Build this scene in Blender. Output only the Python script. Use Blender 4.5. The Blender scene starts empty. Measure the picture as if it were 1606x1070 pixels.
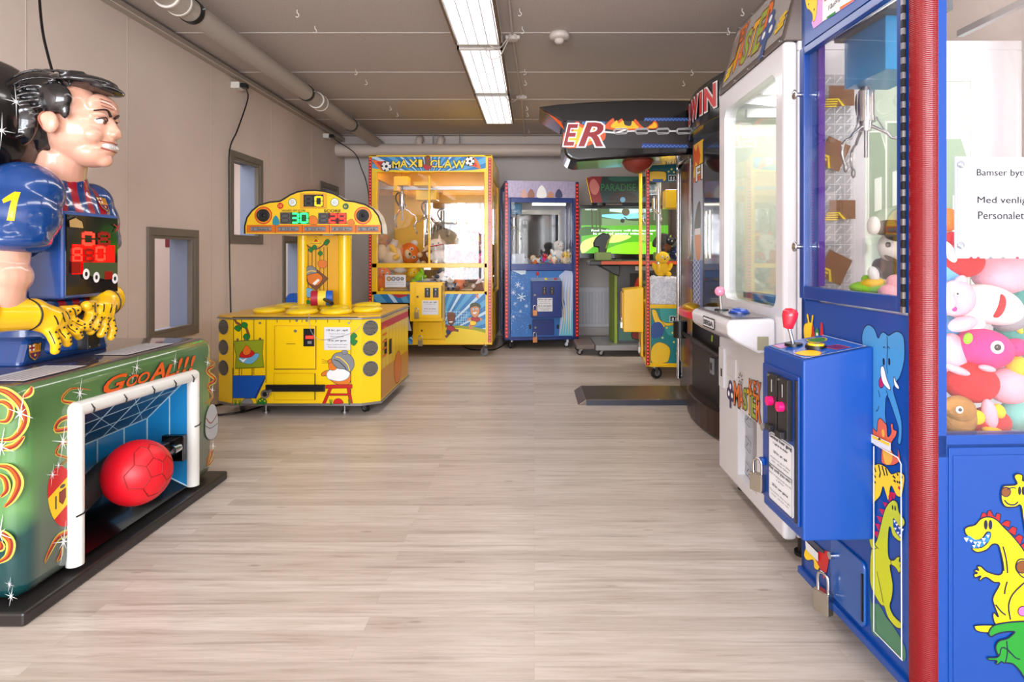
import bpy, bmesh, math, random
from mathutils import Vector, Matrix, Euler
random.seed(7)
PI = math.pi
SC = bpy.context.scene
COL = SC.collection

# ---------------------------------------------------------------- camera, world, sun, area lights, exposure
CAMZ, FPX, VX, VY = 1.1, 920.0, 838.0, 400.0
cam_d = bpy.data.cameras.new('camera')
cam_d.sensor_width = 36.0
cam_d.lens = 36.0 * FPX / 1606.0
cam_d.shift_x = -(VX - 803.0) / 1606.0
cam_d.shift_y = -(535.0 - VY) / 1606.0
cam_d.clip_start = 0.02
cam = bpy.data.objects.new('camera', cam_d)
COL.objects.link(cam)
cam.location = (0, 0, CAMZ)
cam.rotation_euler = (PI / 2, 0, 0)
SC.camera = cam

world = bpy.data.worlds.new('daylight')
SC.world = world
world.use_nodes = True
bg = world.node_tree.nodes['Background']
bg.inputs[0].default_value = (0.93, 0.97, 1.0, 1)
bg.inputs[1].default_value = 1.6

def area(name, loc, rot, sx, sy, power, col=(1, 1, 1)):
    d = bpy.data.lights.new(name, 'AREA')
    d.shape = 'RECTANGLE'; d.size = sx; d.size_y = sy; d.energy = power; d.color = col
    o = bpy.data.objects.new(name, d); COL.objects.link(o)
    o.location = loc; o.rotation_euler = rot
    return o
# daylight coming in through the shop windows behind the camera
area('shop_window_daylight', (-0.4, -2.72, 1.45), (PI / 2, 0, 0), 3.9, 2.1, 285, (0.945, 0.975, 1.04))
# three ceiling fixtures in view, two unseen lights nearer the camera (light leaves their louvres downward)
LAMPS = [(3.0, 4.2), (4.28, 5.46), (5.52, 6.72), (0.3, 1.5), (1.6, 2.8)]
for y0, y1 in LAMPS:
    area('ceiling_lamp_light', (-0.4, (y0 + y1) / 2, 2.585), (0, 0, 0), 0.24, y1 - y0 - 0.06, 4.5 if y0 > 2.9 else 6, (1.0, 0.97, 0.93))

vs = SC.view_settings
vs.view_transform = 'Standard'; vs.look = 'None'; vs.gamma = 1.0; vs.use_curve_mapping = False
vs.exposure = 0.32

# ---------------------------------------------------------------- materials
def lin(c):
    return tuple(((x / 255.0) / 12.92 if x / 255.0 <= 0.04045 else ((x / 255.0 + 0.055) / 1.055) ** 2.4) for x in c)
MATS = {}
def mat(name, rgb=(200, 200, 200), rough=0.5, metal=0.0, coat=0.0, emit=0.0, ergb=None, bump=0.0, bscale=60.0, var=0.0, vscale=6.0):
    if name in MATS: return MATS[name]
    m = bpy.data.materials.new(name); m.use_nodes = True
    nt = m.node_tree; b = nt.nodes['Principled BSDF']
    c = lin(rgb) + (1,)
    b.inputs['Base Color'].default_value = c
    b.inputs['Roughness'].default_value = rough
    b.inputs['Metallic'].default_value = metal
    b.inputs['Coat Weight'].default_value = coat
    b.inputs['Coat Roughness'].default_value = 0.06
    if emit:
        b.inputs['Emission Color'].default_value = lin(ergb or rgb) + (1,)
        b.inputs['Emission Strength'].default_value = emit
    if bump or var:
        tc = nt.nodes.new('ShaderNodeTexCoord')
        nz = nt.nodes.new('ShaderNodeTexNoise'); nz.inputs['Scale'].default_value = bscale if bump else vscale
        nz.inputs['Detail'].default_value = 4
        nt.links.new(tc.outputs['Object'], nz.inputs['Vector'])
        if bump:
            bp = nt.nodes.new('ShaderNodeBump'); bp.inputs['Strength'].default_value = bump; bp.inputs['Distance'].default_value = 0.004
            nt.links.new(nz.outputs['Fac'], bp.inputs['Height']); nt.links.new(bp.outputs['Normal'], b.inputs['Normal'])
        if var:
            n2 = nt.nodes.new('ShaderNodeTexNoise'); n2.inputs['Scale'].default_value = vscale; n2.inputs['Detail'].default_value = 6
            nt.links.new(tc.outputs['Object'], n2.inputs['Vector'])
            mx = nt.nodes.new('ShaderNodeMix'); mx.data_type = 'RGBA'
            mx.inputs['A'].default_value = tuple(x * (1 - var) for x in c[:3]) + (1,)
            mx.inputs['B'].default_value = tuple(min(1, x * (1 + var)) for x in c[:3]) + (1,)
            nt.links.new(n2.outputs['Fac'], mx.inputs['Factor']); nt.links.new(mx.outputs['Result'], b.inputs['Base Color'])
    MATS[name] = m
    return m

def glass_mat(name, tint=(255, 255, 255), refl=0.10):
    if name in MATS: return MATS[name]
    m = bpy.data.materials.new(name); m.use_nodes = True
    nt = m.node_tree; nt.nodes.clear()
    out = nt.nodes.new('ShaderNodeOutputMaterial'); mix = nt.nodes.new('ShaderNodeMixShader')
    tr = nt.nodes.new('ShaderNodeBsdfTransparent'); gl = nt.nodes.new('ShaderNodeBsdfGlossy')
    tr.inputs[0].default_value = lin(tint) + (1,); gl.inputs['Roughness'].default_value = 0.02
    lw = nt.nodes.new('ShaderNodeFresnel'); lw.inputs['IOR'].default_value = 1.45
    ma = nt.nodes.new('ShaderNodeMath'); ma.operation = 'MULTIPLY_ADD'; ma.inputs[1].default_value = 0.4; ma.inputs[2].default_value = refl - 0.045
    nt.links.new(lw.outputs[0], ma.inputs[0]); nt.links.new(ma.outputs[0], mix.inputs[0])
    nt.links.new(tr.outputs[0], mix.inputs[1]); nt.links.new(gl.outputs[0], mix.inputs[2]); nt.links.new(mix.outputs[0], out.inputs[0])
    MATS[name] = m
    return m

GLASS = glass_mat('clear_glass', refl=0.07)
MIRROR = mat('mirror', (225, 228, 226), 0.03, 1.0)
CHROME = mat('chrome', (205, 205, 208), 0.14, 1.0)
STEEL = mat('brushed_steel', (165, 165, 168), 0.35, 1.0)
BLACK = mat('black_plastic', (16, 16, 18), 0.35)
GBLACK = mat('gloss_black', (9, 9, 11), 0.18, coat=0.4)
RUBBER = mat('rubber', (24, 24, 25), 0.7)
WHITE = mat('white_paint', (238, 238, 240), 0.3, coat=0.3)
PAPER = mat('paper', (222, 222, 226), 0.7)
INK = mat('ink', (20, 20, 22), 0.6)
GINK = mat('grey_ink', (95, 95, 100), 0.6)
RED = mat('red_print', (205, 28, 30), 0.35)
YEL = mat('yellow_print', (250, 208, 20), 0.35)
DYEL = mat('yellow_enamel', (246, 196, 8), 0.3, coat=0.3)
ORG = mat('orange_print', (232, 112, 22), 0.4)
BLUE = mat('blue_print', (22, 100, 190), 0.35)
LBLUE = mat('light_blue_print', (110, 175, 215), 0.4)
GREEN = mat('green_print', (28, 130, 45), 0.4)
BROWN = mat('brown_print', (120, 70, 32), 0.45)
WPR = mat('white_print', (240, 240, 240), 0.45)
GREY = mat('grey_print', (130, 132, 136), 0.45)
SKINP = mat('skin_print', (226, 150, 100), 0.45)
LEDR = mat('red_led', (255, 30, 20), 0.3, emit=5.0)
LEDG = mat('green_led', (30, 255, 90), 0.3, emit=4.5)
LEDY = mat('amber_led', (255, 190, 10), 0.3, emit=4.5)
LEDOFF = mat('unlit_led', (62, 60, 58), 0.4)
STRIP = mat('red_strip', (150, 6, 12), 0.3, coat=0.4)
STRIPDOT = mat('red_strip_bulb', (255, 90, 70), 0.3, emit=1.2, ergb=(255, 60, 50))

# ---------------------------------------------------------------- mesh builder
OFF = [Vector((0, 0, 0))]     # offset of a sub-assembly inside its machine
class MB:
    def __init__(s):
        s.v = []; s.f = []; s.m = []; s.sm = []; s.mats = []; s.lay = 0; s.step = 0.00012
    def mi(s, m):
        if m not in s.mats: s.mats.append(m)
        return s.mats.index(m)
    def add(s, vs_, fs, m, smooth=False):
        o = len(s.v); k = s.mi(m)
        s.v += [tuple(Vector(p) + OFF[0]) for p in vs_]
        for f in fs:
            s.f.append([o + i for i in f]); s.m.append(k); s.sm.append(smooth)
        return s
    def box(s, x0, x1, y0, y1, z0, z1, m):
        v = [(x, y, z) for x in (x0, x1) for y in (y0, y1) for z in (z0, z1)]
        f = [(0, 1, 3, 2), (4, 6, 7, 5), (0, 4, 5, 1), (2, 3, 7, 6), (0, 2, 6, 4), (1, 5, 7, 3)]
        return s.add(v, f, m)
    def obox(s, c, size, R, m):
        v = []
        for x in (-.5, .5):
            for y in (-.5, .5):
                for z in (-.5, .5):
                    v.append(Vector(c) + R @ Vector((x * size[0], y * size[1], z * size[2])))
        f = [(0, 1, 3, 2), (4, 6, 7, 5), (0, 4, 5, 1), (2, 3, 7, 6), (0, 2, 6, 4), (1, 5, 7, 3)]
        return s.add(v, f, m)
    def prism(s, pts, a, b, m, axis='y', smooth=False):
        """2-D outline swept along an axis from a to b"""
        n = len(pts)
        def P(p, t):
            if axis == 'y': return (p[0], t, p[1])
            if axis == 'x': return (t, p[0], p[1])
            return (p[0], p[1], t)
        v = [P(p, a) for p in pts] + [P(p, b) for p in pts]
        f = [tuple(range(n)), tuple(range(2 * n - 1, n - 1, -1))]
        s.add(v, f, m)
        o = len(s.v) - 2 * n; k = s.mi(m)
        for i in range(n):
            j = (i + 1) % n
            s.f.append([o + i, o + n + i, o + n + j, o + j]); s.m.append(k); s.sm.append(smooth)
        return s
    def cyl(s, p0, p1, r0, m, r1=None, seg=20, caps=True, smooth=True):
        p0 = Vector(p0); p1 = Vector(p1); r1 = r0 if r1 is None else r1
        d = (p1 - p0).normalized()
        a = d.orthogonal().normalized(); b = d.cross(a)
        v = []
        for p, r in ((p0, r0), (p1, r1)):
            for i in range(seg):
                t = 2 * PI * i / seg
                v.append(p + a * math.cos(t) * r + b * math.sin(t) * r)
        f = [(i, (i + 1) % seg, seg + (i + 1) % seg, seg + i) for i in range(seg)]
        s.add(v, f, m, smooth)
        if caps:
            s.add(v[:seg], [tuple(range(seg - 1, -1, -1))], m); s.add(v[seg:], [tuple(range(seg))], m)
        return s
    def tube(s, pts, r, m, seg=10, closed=False, cat=0):
        pts = [Vector(p) for p in pts]
        if cat: pts = catmull(pts, cat, closed)
        n = len(pts); prev = None; v = []
        for i, p in enumerate(pts):
            if closed: d = pts[(i + 1) % n] - pts[i - 1]
            else: d = pts[min(i + 1, n - 1)] - pts[max(i - 1, 0)]
            d.normalize()
            a = d.orthogonal() if prev is None else prev - d * prev.dot(d)
            if a.length < 1e-6: a = d.orthogonal()
            a.normalize(); prev = a; b = d.cross(a)
            rr = r(i / (n - 1)) if callable(r) else r
            for k in range(seg):
                t = 2 * PI * k / seg
                v.append(p + (a * math.cos(t) + b * math.sin(t)) * rr)
        f = []
        for i in range(n if closed else n - 1):
            j = (i + 1) % n
            for k in range(seg):
                l = (k + 1) % seg
                f.append((i * seg + k, i * seg + l, j * seg + l, j * seg + k))
        s.add(v, f, m, True)
        if not closed:
            s.add(v[:seg], [tuple(range(seg - 1, -1, -1))], m); s.add(v[-seg:], [tuple(range(seg))], m)
        return s
    def ell(s, c, r, m, seg=20, rings=12, R=None, z0=-1.0, z1=1.0):
        """ellipsoid (optionally only the band z0..z1 of the unit sphere)"""
        if not hasattr(r, '__len__'): r = (r, r, r)
        R = R or Matrix.Identity(3)
        v = []; f = []
        a0 = math.asin(max(-1, z0)); a1 = math.asin(min(1, z1))
        for i in range(rings + 1):
            a = a0 + (a1 - a0) * i / rings
            for k in range(seg):
                t = 2 * PI * k / seg
                v.append(Vector(c) + R @ Vector((math.cos(a) * math.cos(t) * r[0], math.cos(a) * math.sin(t) * r[1], math.sin(a) * r[2])))
        for i in range(rings):
            for k in range(seg):
                l = (k + 1) % seg
                f.append((i * seg + k, i * seg + l, (i + 1) * seg + l, (i + 1) * seg + k))
        if z0 > -1: f.append(tuple(range(seg - 1, -1, -1)))
        if z1 < 1: f.append(tuple(rings * seg + k for k in range(seg)))
        return s.add(v, f, m, True)
    def lathe(s, prof, m, c=(0, 0, 0), R=None, seg=28):
        R = R or Matrix.Identity(3); v = []; f = []
        for r, z in prof:
            for k in range(seg):
                t = 2 * PI * k / seg
                v.append(Vector(c) + R @ Vector((r * math.cos(t), r * math.sin(t), z)))
        for i in range(len(prof) - 1):
            for k in range(seg):
                l = (k + 1) % seg
                f.append((i * seg + k, i * seg + l, (i + 1) * seg + l, (i + 1) * seg + k))
        return s.add(v, f, m, True)
    # ---- flat printed shapes on a Face
    def _off(s):
        s.lay += 1
        return (0.0012 if s.step > 0.0001 else 0.0004) + s.lay * s.step
    def poly(s, F, pts, m, px=False, smooth=0, off=None, line=None, lw=0.003):
        if px: pts = [F.px(*p) for p in pts]
        if smooth: pts = [tuple(p)[:2] for p in catmull([Vector((p[0], p[1], 0)) for p in pts], smooth, True)]
        o = s._off() if off is None else off
        a = sum(pts[i][0] * pts[(i + 1) % len(pts)][1] - pts[(i + 1) % len(pts)][0] * pts[i][1] for i in range(len(pts)))
        if a < 0: pts = pts[::-1]
        s.add([F.pt(u, v, o) for u, v in pts], [tuple(range(len(pts)))], m)
        if line: s.stroke(F, pts, lw, line, closed=True)
        return s
    def rect(s, F, u0, v0, u1, v1, m, off=None, line=None, lw=0.003):
        return s.poly(F, [(u0, v0), (u1, v0), (u1, v1), (u0, v1)], m, off=off, line=line, lw=lw)
    def prect(s, F, x0, y0, x1, y1, m, **k):
        """rectangle spanned by the photo points top-left and bottom-right"""
        a = F.px(x0, y0); b = F.px(x1, y1)
        return s.rect(F, min(a[0], b[0]), min(a[1], b[1]), max(a[0], b[0]), max(a[1], b[1]), m, **k)
    def disc(s, F, u, v, r, m, ry=None, seg=24, rot=0, **k):
        ry = ry or r
        pts = []
        for i in range(seg):
            t = 2 * PI * i / seg; x = r * math.cos(t); y = ry * math.sin(t)
            pts.append((u + x * math.cos(rot) - y * math.sin(rot), v + x * math.sin(rot) + y * math.cos(rot)))
        return s.poly(F, pts, m, **k)
    def stroke(s, F, pts, w, m, px=False, smooth=0, closed=False, taper=False):
        if px: pts = [F.px(*p) for p in pts]
        if smooth: pts = [tuple(p)[:2] for p in catmull([Vector((p[0], p[1], 0)) for p in pts], smooth, closed)]
        n = len(pts); o = s._off(); v = []
        for i in range(n):
            a = pts[i - 1] if (i or closed) else pts[0]
            b = pts[(i + 1) % n] if (closed or i < n - 1) else pts[-1]
            dx, dy = b[0] - a[0], b[1] - a[1]; L = math.hypot(dx, dy) or 1
            ww = w / 2
            if taper: ww *= 0.12 + math.sin(PI * i / (n - 1))
            nx, ny = -dy / L * ww, dx / L * ww
            v.append(F.pt(pts[i][0] + nx, pts[i][1] + ny, o)); v.append(F.pt(pts[i][0] - nx, pts[i][1] - ny, o))
        f = []
        for i in range(n if closed else n - 1):
            j = (i + 1) % n
            f.append((2 * i + 1, 2 * j + 1, 2 * j, 2 * i))
        return s.add(v, f, m)
    def text(s, F, string, u0, v0, u1, v1, m, shear=0.0, bold=0.0, outline=None, ow=0.004, fit=True, rot=0.0):
        """lettering stretched into the rectangle u0..u1, v0..v1"""
        passes = [(m, bold)] if outline is None or outline is m else [(outline, bold + ow), (m, bold)]
        for mm, of in passes:
            vs_, fs = text_geo(string, shear, min(of / max(1e-4, (v1 - v0)) * 0.72, .022 if mm is m else .065))
            base, _ = text_geo(string, shear, 0)
            xs = [p[0] for p in base]; ys = [p[1] for p in base]
            x0, x1, y0, y1 = min(xs), max(xs), min(ys), max(ys)
            sx = (u1 - u0) / (x1 - x0); sy = (v1 - v0) / (y1 - y0)
            if not fit: sx = sy
            o = s._off()
            out = []
            for p in vs_:
                a = (p[0] - x0) * sx; b = (p[1] - y0) * sy
                if rot: a, b = a * math.cos(rot) - b * math.sin(rot), a * math.sin(rot) + b * math.cos(rot)
                out.append(F.pt(u0 + a, v0 + b, o))
            s.add(out, fs, mm)
        return s
    def seven(s, F, u, v, w, h, ch, lit, unlit=None, th=None):
        """one seven segment digit"""
        th = th or w * 0.2
        on = {'0': 'abcdef', '1': 'bc', '2': 'abged', '3': 'abgcd', '4': 'fgbc', '5': 'afgcd', '6': 'afgedc', '7': 'abc', '8': 'abcdefg', '9': 'abfgcd', ' ': ''}[ch]
        seg = {'a': (th, h - th, w - th, h), 'd': (th, 0, w - th, th), 'g': (th, h / 2 - th / 2, w - th, h / 2 + th / 2),
               'f': (0, h / 2 + th * .3, th, h - th * .4), 'b': (w - th, h / 2 + th * .3, w, h - th * .4),
               'e': (0, th * .4, th, h / 2 - th * .3), 'c': (w - th, th * .4, w, h / 2 - th * .3)}
        for k, (a, b, c, d) in seg.items():
            if k in on: s.rect(F, u + a, v + b, u + c, v + d, lit)
            elif unlit: s.rect(F, u + a, v + b, u + c, v + d, unlit)
        return s
    def build(s, name, parent=None, bevel=0.0, bseg=2, solid=0.0, label=None):
        me = bpy.data.meshes.new(name)
        me.from_pydata(s.v, [], s.f)
        for m in s.mats: me.materials.append(m)
        me.polygons.foreach_set('material_index', s.m)
        me.polygons.foreach_set('use_smooth', s.sm)
        me.validate(); me.update()
        o = bpy.data.objects.new(name, me); COL.objects.link(o)
        if parent: o.parent = parent
        if bevel:
            b = o.modifiers.new('bevel', 'BEVEL'); b.width = bevel; b.segments = bseg; b.limit_method = 'ANGLE'; b.angle_limit = math.radians(40)
            b.harden_normals = False
        if label: o['label'] = label
        return o

_tg = {}
def text_geo(string, shear=0.0, offset=0.0):
    key = (string, round(shear, 3), round(offset, 4))
    if key in _tg: return _tg[key]
    c = bpy.data.curves.new('t', 'FONT'); c.body = string; c.shear = shear; c.offset = offset; c.size = 1.0
    c.resolution_u = 3
    c.fill_mode = 'FRONT' if False else 'BOTH'
    o = bpy.data.objects.new('t', c); COL.objects.link(o)
    dg = bpy.context.evaluated_depsgraph_get()
    me = bpy.data.meshes.new_from_object(o.evaluated_get(dg))
    v = [tuple(p.co) for p in me.vertices]; f = [tuple(p.vertices) for p in me.polygons]
    bpy.data.objects.remove(o); bpy.data.curves.remove(c); bpy.data.meshes.remove(me)
    _tg[key] = (v, f)
    return _tg[key]

def catmull(P, n, closed=False):
    out = []; N = len(P)
    for i in range(N if closed else N - 1):
        if closed: a, b, c, d = P[(i - 1) % N], P[i], P[(i + 1) % N], P[(i + 2) % N]
        else: a, b, c, d = P[max(i - 1, 0)], P[i], P[i + 1], P[min(i + 2, N - 1)]
        for k in range(n):
            t = k / n
            out.append(0.5 * ((2 * b) + (c - a) * t + (2 * a - 5 * b + 4 * c - d) * t * t + (3 * b - a - 3 * c + d) * t ** 3))
    if not closed: out.append(P[-1].copy())
    return out

def pixray(x, y):
    return Vector(((x - VX) / FPX, 1.0, -(y - VY) / FPX))
def at(x, y, Y):
    """point seen at photo position x, y at distance Y"""
    d = pixray(x, y); return Vector((d.x * Y, Y, CAMZ + d.z * Y))

class Face:
    """a plane of a machine, in the machine's own frame; u to the right, v up"""
    def __init__(s, root, O, U, V=(0, 0, 1)):
        s.root = root; s.O = Vector(O); s.U = Vector(U).normalized(); s.V = Vector(V).normalized(); s.N = s.U.cross(s.V)
        M = Matrix.Translation(root.location) @ root.rotation_euler.to_matrix().to_4x4() if root else Matrix.Identity(4)
        s.I = M.inverted()
    def pt(s, u, v, off=0.0):
        return s.O + s.U * u + s.V * v + s.N * off
    def px(s, x, y):
        c = s.I @ Vector((0, 0, CAMZ)) - OFF[0]; d = s.I.to_3x3() @ pixray(x, y)
        t = (s.O - c).dot(s.N) / d.dot(s.N)
        p = c + d * t - s.O
        return (p.dot(s.U), p.dot(s.V))

def front(root, y): return Face(root, (0, y, 0), (1, 0, 0))
def side_l(root, x): return Face(root, (x, 0, 0), (0, -1, 0))
def side_r(root, x): return Face(root, (x, 0, 0), (0, 1, 0))

def thing(name, label, cat, loc=(0, 0, 0), rz=0.0, group=None):
    o = bpy.data.objects.new(name, None); COL.objects.link(o)
    o.empty_display_size = 0.1
    o.location = loc; o.rotation_euler = (0, 0, rz)
    o['label'] = label; o['category'] = cat
    if group: o['group'] = group
    return o
def tag(o, label, cat, group=None):
    o['label'] = label; o['category'] = cat
    if group: o['group'] = group
    return o
def struct(o):
    o['kind'] = 'structure'; return o

def bake(o, keep=True):
    """replace an object's mesh by its evaluated (modified) mesh"""
    bpy.context.view_layer.update()
    dg = bpy.context.evaluated_depsgraph_get()
    me = bpy.data.meshes.new_from_object(o.evaluated_get(dg))
    o.modifiers.clear(); o.data = me
    return o

def blob(name, mb, parent, mats, vox=0.01, smooth=6, pick=None, fac=0.5, label=None, dec=None):
    """solids in mb fused into one smooth continuous skin; pick(centre) chooses the material index"""
    o = mb.build(name, parent)
    r = o.modifiers.new('r', 'REMESH'); r.mode = 'VOXEL'; r.voxel_size = vox; r.use_smooth_shade = True
    if smooth:
        q = o.modifiers.new('s', 'SMOOTH'); q.factor = fac; q.iterations = smooth
    par = o.parent; o.parent = None
    bake(o); o.parent = par
    me = o.data
    me.materials.clear()
    for m in mats: me.materials.append(m)
    idx = [0] * len(me.polygons)
    if pick:
        idx = [pick(p.center) for p in me.polygons]
    me.polygons.foreach_set('material_index', idx)
    me.polygons.foreach_set('use_smooth', [True] * len(idx))
    me.update()
    if label: o['label'] = label
    return o

def rounded(w, h, r, n=5, cx=0, cy=0):
    """rounded rectangle outline centred on cx, cy"""
    out = []
    for sx, sy, a0 in ((1, 1, 0), (-1, 1, 90), (-1, -1, 180), (1, -1, 270)):
        for i in range(n + 1):
            a = math.radians(a0 + 90 * i / n)
            out.append((cx + sx * (w / 2 - r) + r * math.cos(a), cy + sy * (h / 2 - r) + r * math.sin(a)))
    return out

def castor(parent, x, y, r=0.04, top=0.11, ang=0.3, m=RUBBER, name='castor'):
    b = MB()
    R = Matrix.Rotation(ang, 3, 'Z'); c = Vector((x, y, r))
    ax = R @ Vector((1, 0, 0)); fw = R @ Vector((0, 1, 0))
    b.cyl(c - ax * 0.012, c + ax * 0.012, r, m, seg=28)
    w = b.build(name, parent, bevel=0.004)
    h = MB()
    h.cyl(c - ax * 0.0135, c + ax * 0.0135, r * 0.55, mat('castor_hub', (150, 150, 152), 0.4, 0.6), seg=20)
    h.cyl(c - ax * 0.022, c + ax * 0.022, r * 0.14, STEEL, seg=12)
    for sgn in (-1, 1):
        h.add([c + ax * sgn * 0.018 + fw * 0.012 - Vector((0, 0, .01)), c + ax * sgn * 0.018 - fw * 0.012 - Vector((0, 0, .01)),
               c + ax * sgn * 0.018 - fw * 0.035 + Vector((0, 0, top - r)), c + ax * sgn * 0.018 + fw * -0.005 + Vector((0, 0, top - r)),
               c + ax * sgn * 0.021 + fw * 0.012 - Vector((0, 0, .01)), c + ax * sgn * 0.021 - fw * 0.012 - Vector((0, 0, .01)),
               c + ax * sgn * 0.021 - fw * 0.035 + Vector((0, 0, top - r)), c + ax * sgn * 0.021 + fw * -0.005 + Vector((0, 0, top - r))],
              [(0, 1, 2, 3), (7, 6, 5, 4), (0, 4, 5, 1), (1, 5, 6, 2), (2, 6, 7, 3), (3, 7, 4, 0)], STEEL)
    k = c + fw * -0.02
    h.cyl((k.x, k.y, top - 0.02 if top - 0.02 > 2 * r * 0.9 else 2 * r * 0.95), (k.x, k.y, top), 0.024, STEEL)
    h.build('castor_fork', w, label='steel fork of the castor')
    return w

def padlock(parent, p, rz=0.0, s=1.0, body=None):
    """padlock hanging at p (top of the shackle), facing local -y rotated by rz"""
    R = Matrix.Rotation(rz, 3, 'Z'); P = Vector(p)
    def T(x, y, z): return P + R @ Vector((x * s, y * s, z * s))
    b = MB(); v = []
    b.obox(T(0, 0, -0.055), (0.034 * s, 0.016 * s, 0.042 * s), R, body or mat('padlock_body', (196, 192, 180), 0.25, 1.0))
    o = b.build('padlock', parent, bevel=0.003)
    q = MB()
    q.tube([T(-.011, 0, -.036), T(-.011, 0, -.012), T(-.006, 0, -.002), T(.006, 0, -.002), T(.011, 0, -.012), T(.011, 0, -.036)], 0.0032 * s, CHROME, cat=4)
    q.build('shackle', o)
    return o

def led_strip(parent, F, u0, u1, v0, v1, n, name='light_strip', th=0.006):
    """vertical red light strip with a row of small bulbs"""
    b = MB()
    P = [F.pt(u, v, t) for u in (u0, u1) for v in (v0, v1) for t in (0.0, th)]
    b.add(P, [(0, 1, 3, 2), (4, 6, 7, 5), (0, 4, 5, 1), (2, 3, 7, 6), (0, 2, 6, 4), (1, 5, 7, 3)], STRIP)
    for i in range(n):
        v = v0 + (v1 - v0) * (i + 0.5) / n
        b.disc(F, (u0 + u1) / 2, v, (u1 - u0) * 0.2, STRIPDOT, seg=8, off=th + 0.0006)
    return b.build(name, parent, label='red strip of small lights')

def sheet(parent, F, x0, y0, x1, y1, lines, name='paper_notice', th=0.0015, m=None, label=None):
    """printed notice spanned by two photo points, with lines = (text, height fraction, bold, y fraction)"""
    a = F.px(x0, y0); c = F.px(x1, y1)
    u0, u1 = min(a[0], c[0]), max(a[0], c[0]); v0, v1 = min(a[1], c[1]), max(a[1], c[1])
    b = MB()
    P = [F.pt(u, v, t) for u in (u0, u1) for v in (v0, v1) for t in (0.0005, th)]
    b.add(P, [(0, 1, 3, 2), (4, 6, 7, 5), (0, 4, 5, 1), (2, 3, 7, 6), (0, 2, 6, 4), (1, 5, 7, 3)], m or PAPER)
    b.lay = int(th / 0.00012)
    W = u1 - u0; H = v1 - v0
    for t, hf, bold, yf, wf in lines:
        b.text(F, t, u0 + W * (0.5 - wf / 2), v1 - H * yf - H * hf, u0 + W * (0.5 + wf / 2), v1 - H * yf, INK, bold=bold * H)
    return b.build(name, parent, label=label or 'white printed notice')
# ================================================================ the room
XL, XR, YF, YB, ZC = -2.6, 1.85, -2.6, 8.05, 2.7

def nodes_of(m):
    return m.node_tree, m.node_tree.nodes['Principled BSDF']
def N(nt, t, **k):
    n = nt.nodes.new(t)
    for a, b in k.items(): setattr(n, a, b)
    return n
def ramp(nt, stops):
    r = nt.nodes.new('ShaderNodeValToRGB')
    while len(r.color_ramp.elements) < len(stops): r.color_ramp.elements.new(0.5)
    for e, (p, c) in zip(r.color_ramp.elements, stops):
        e.position = p; e.color = lin(c) + (1,)
    return r

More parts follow.
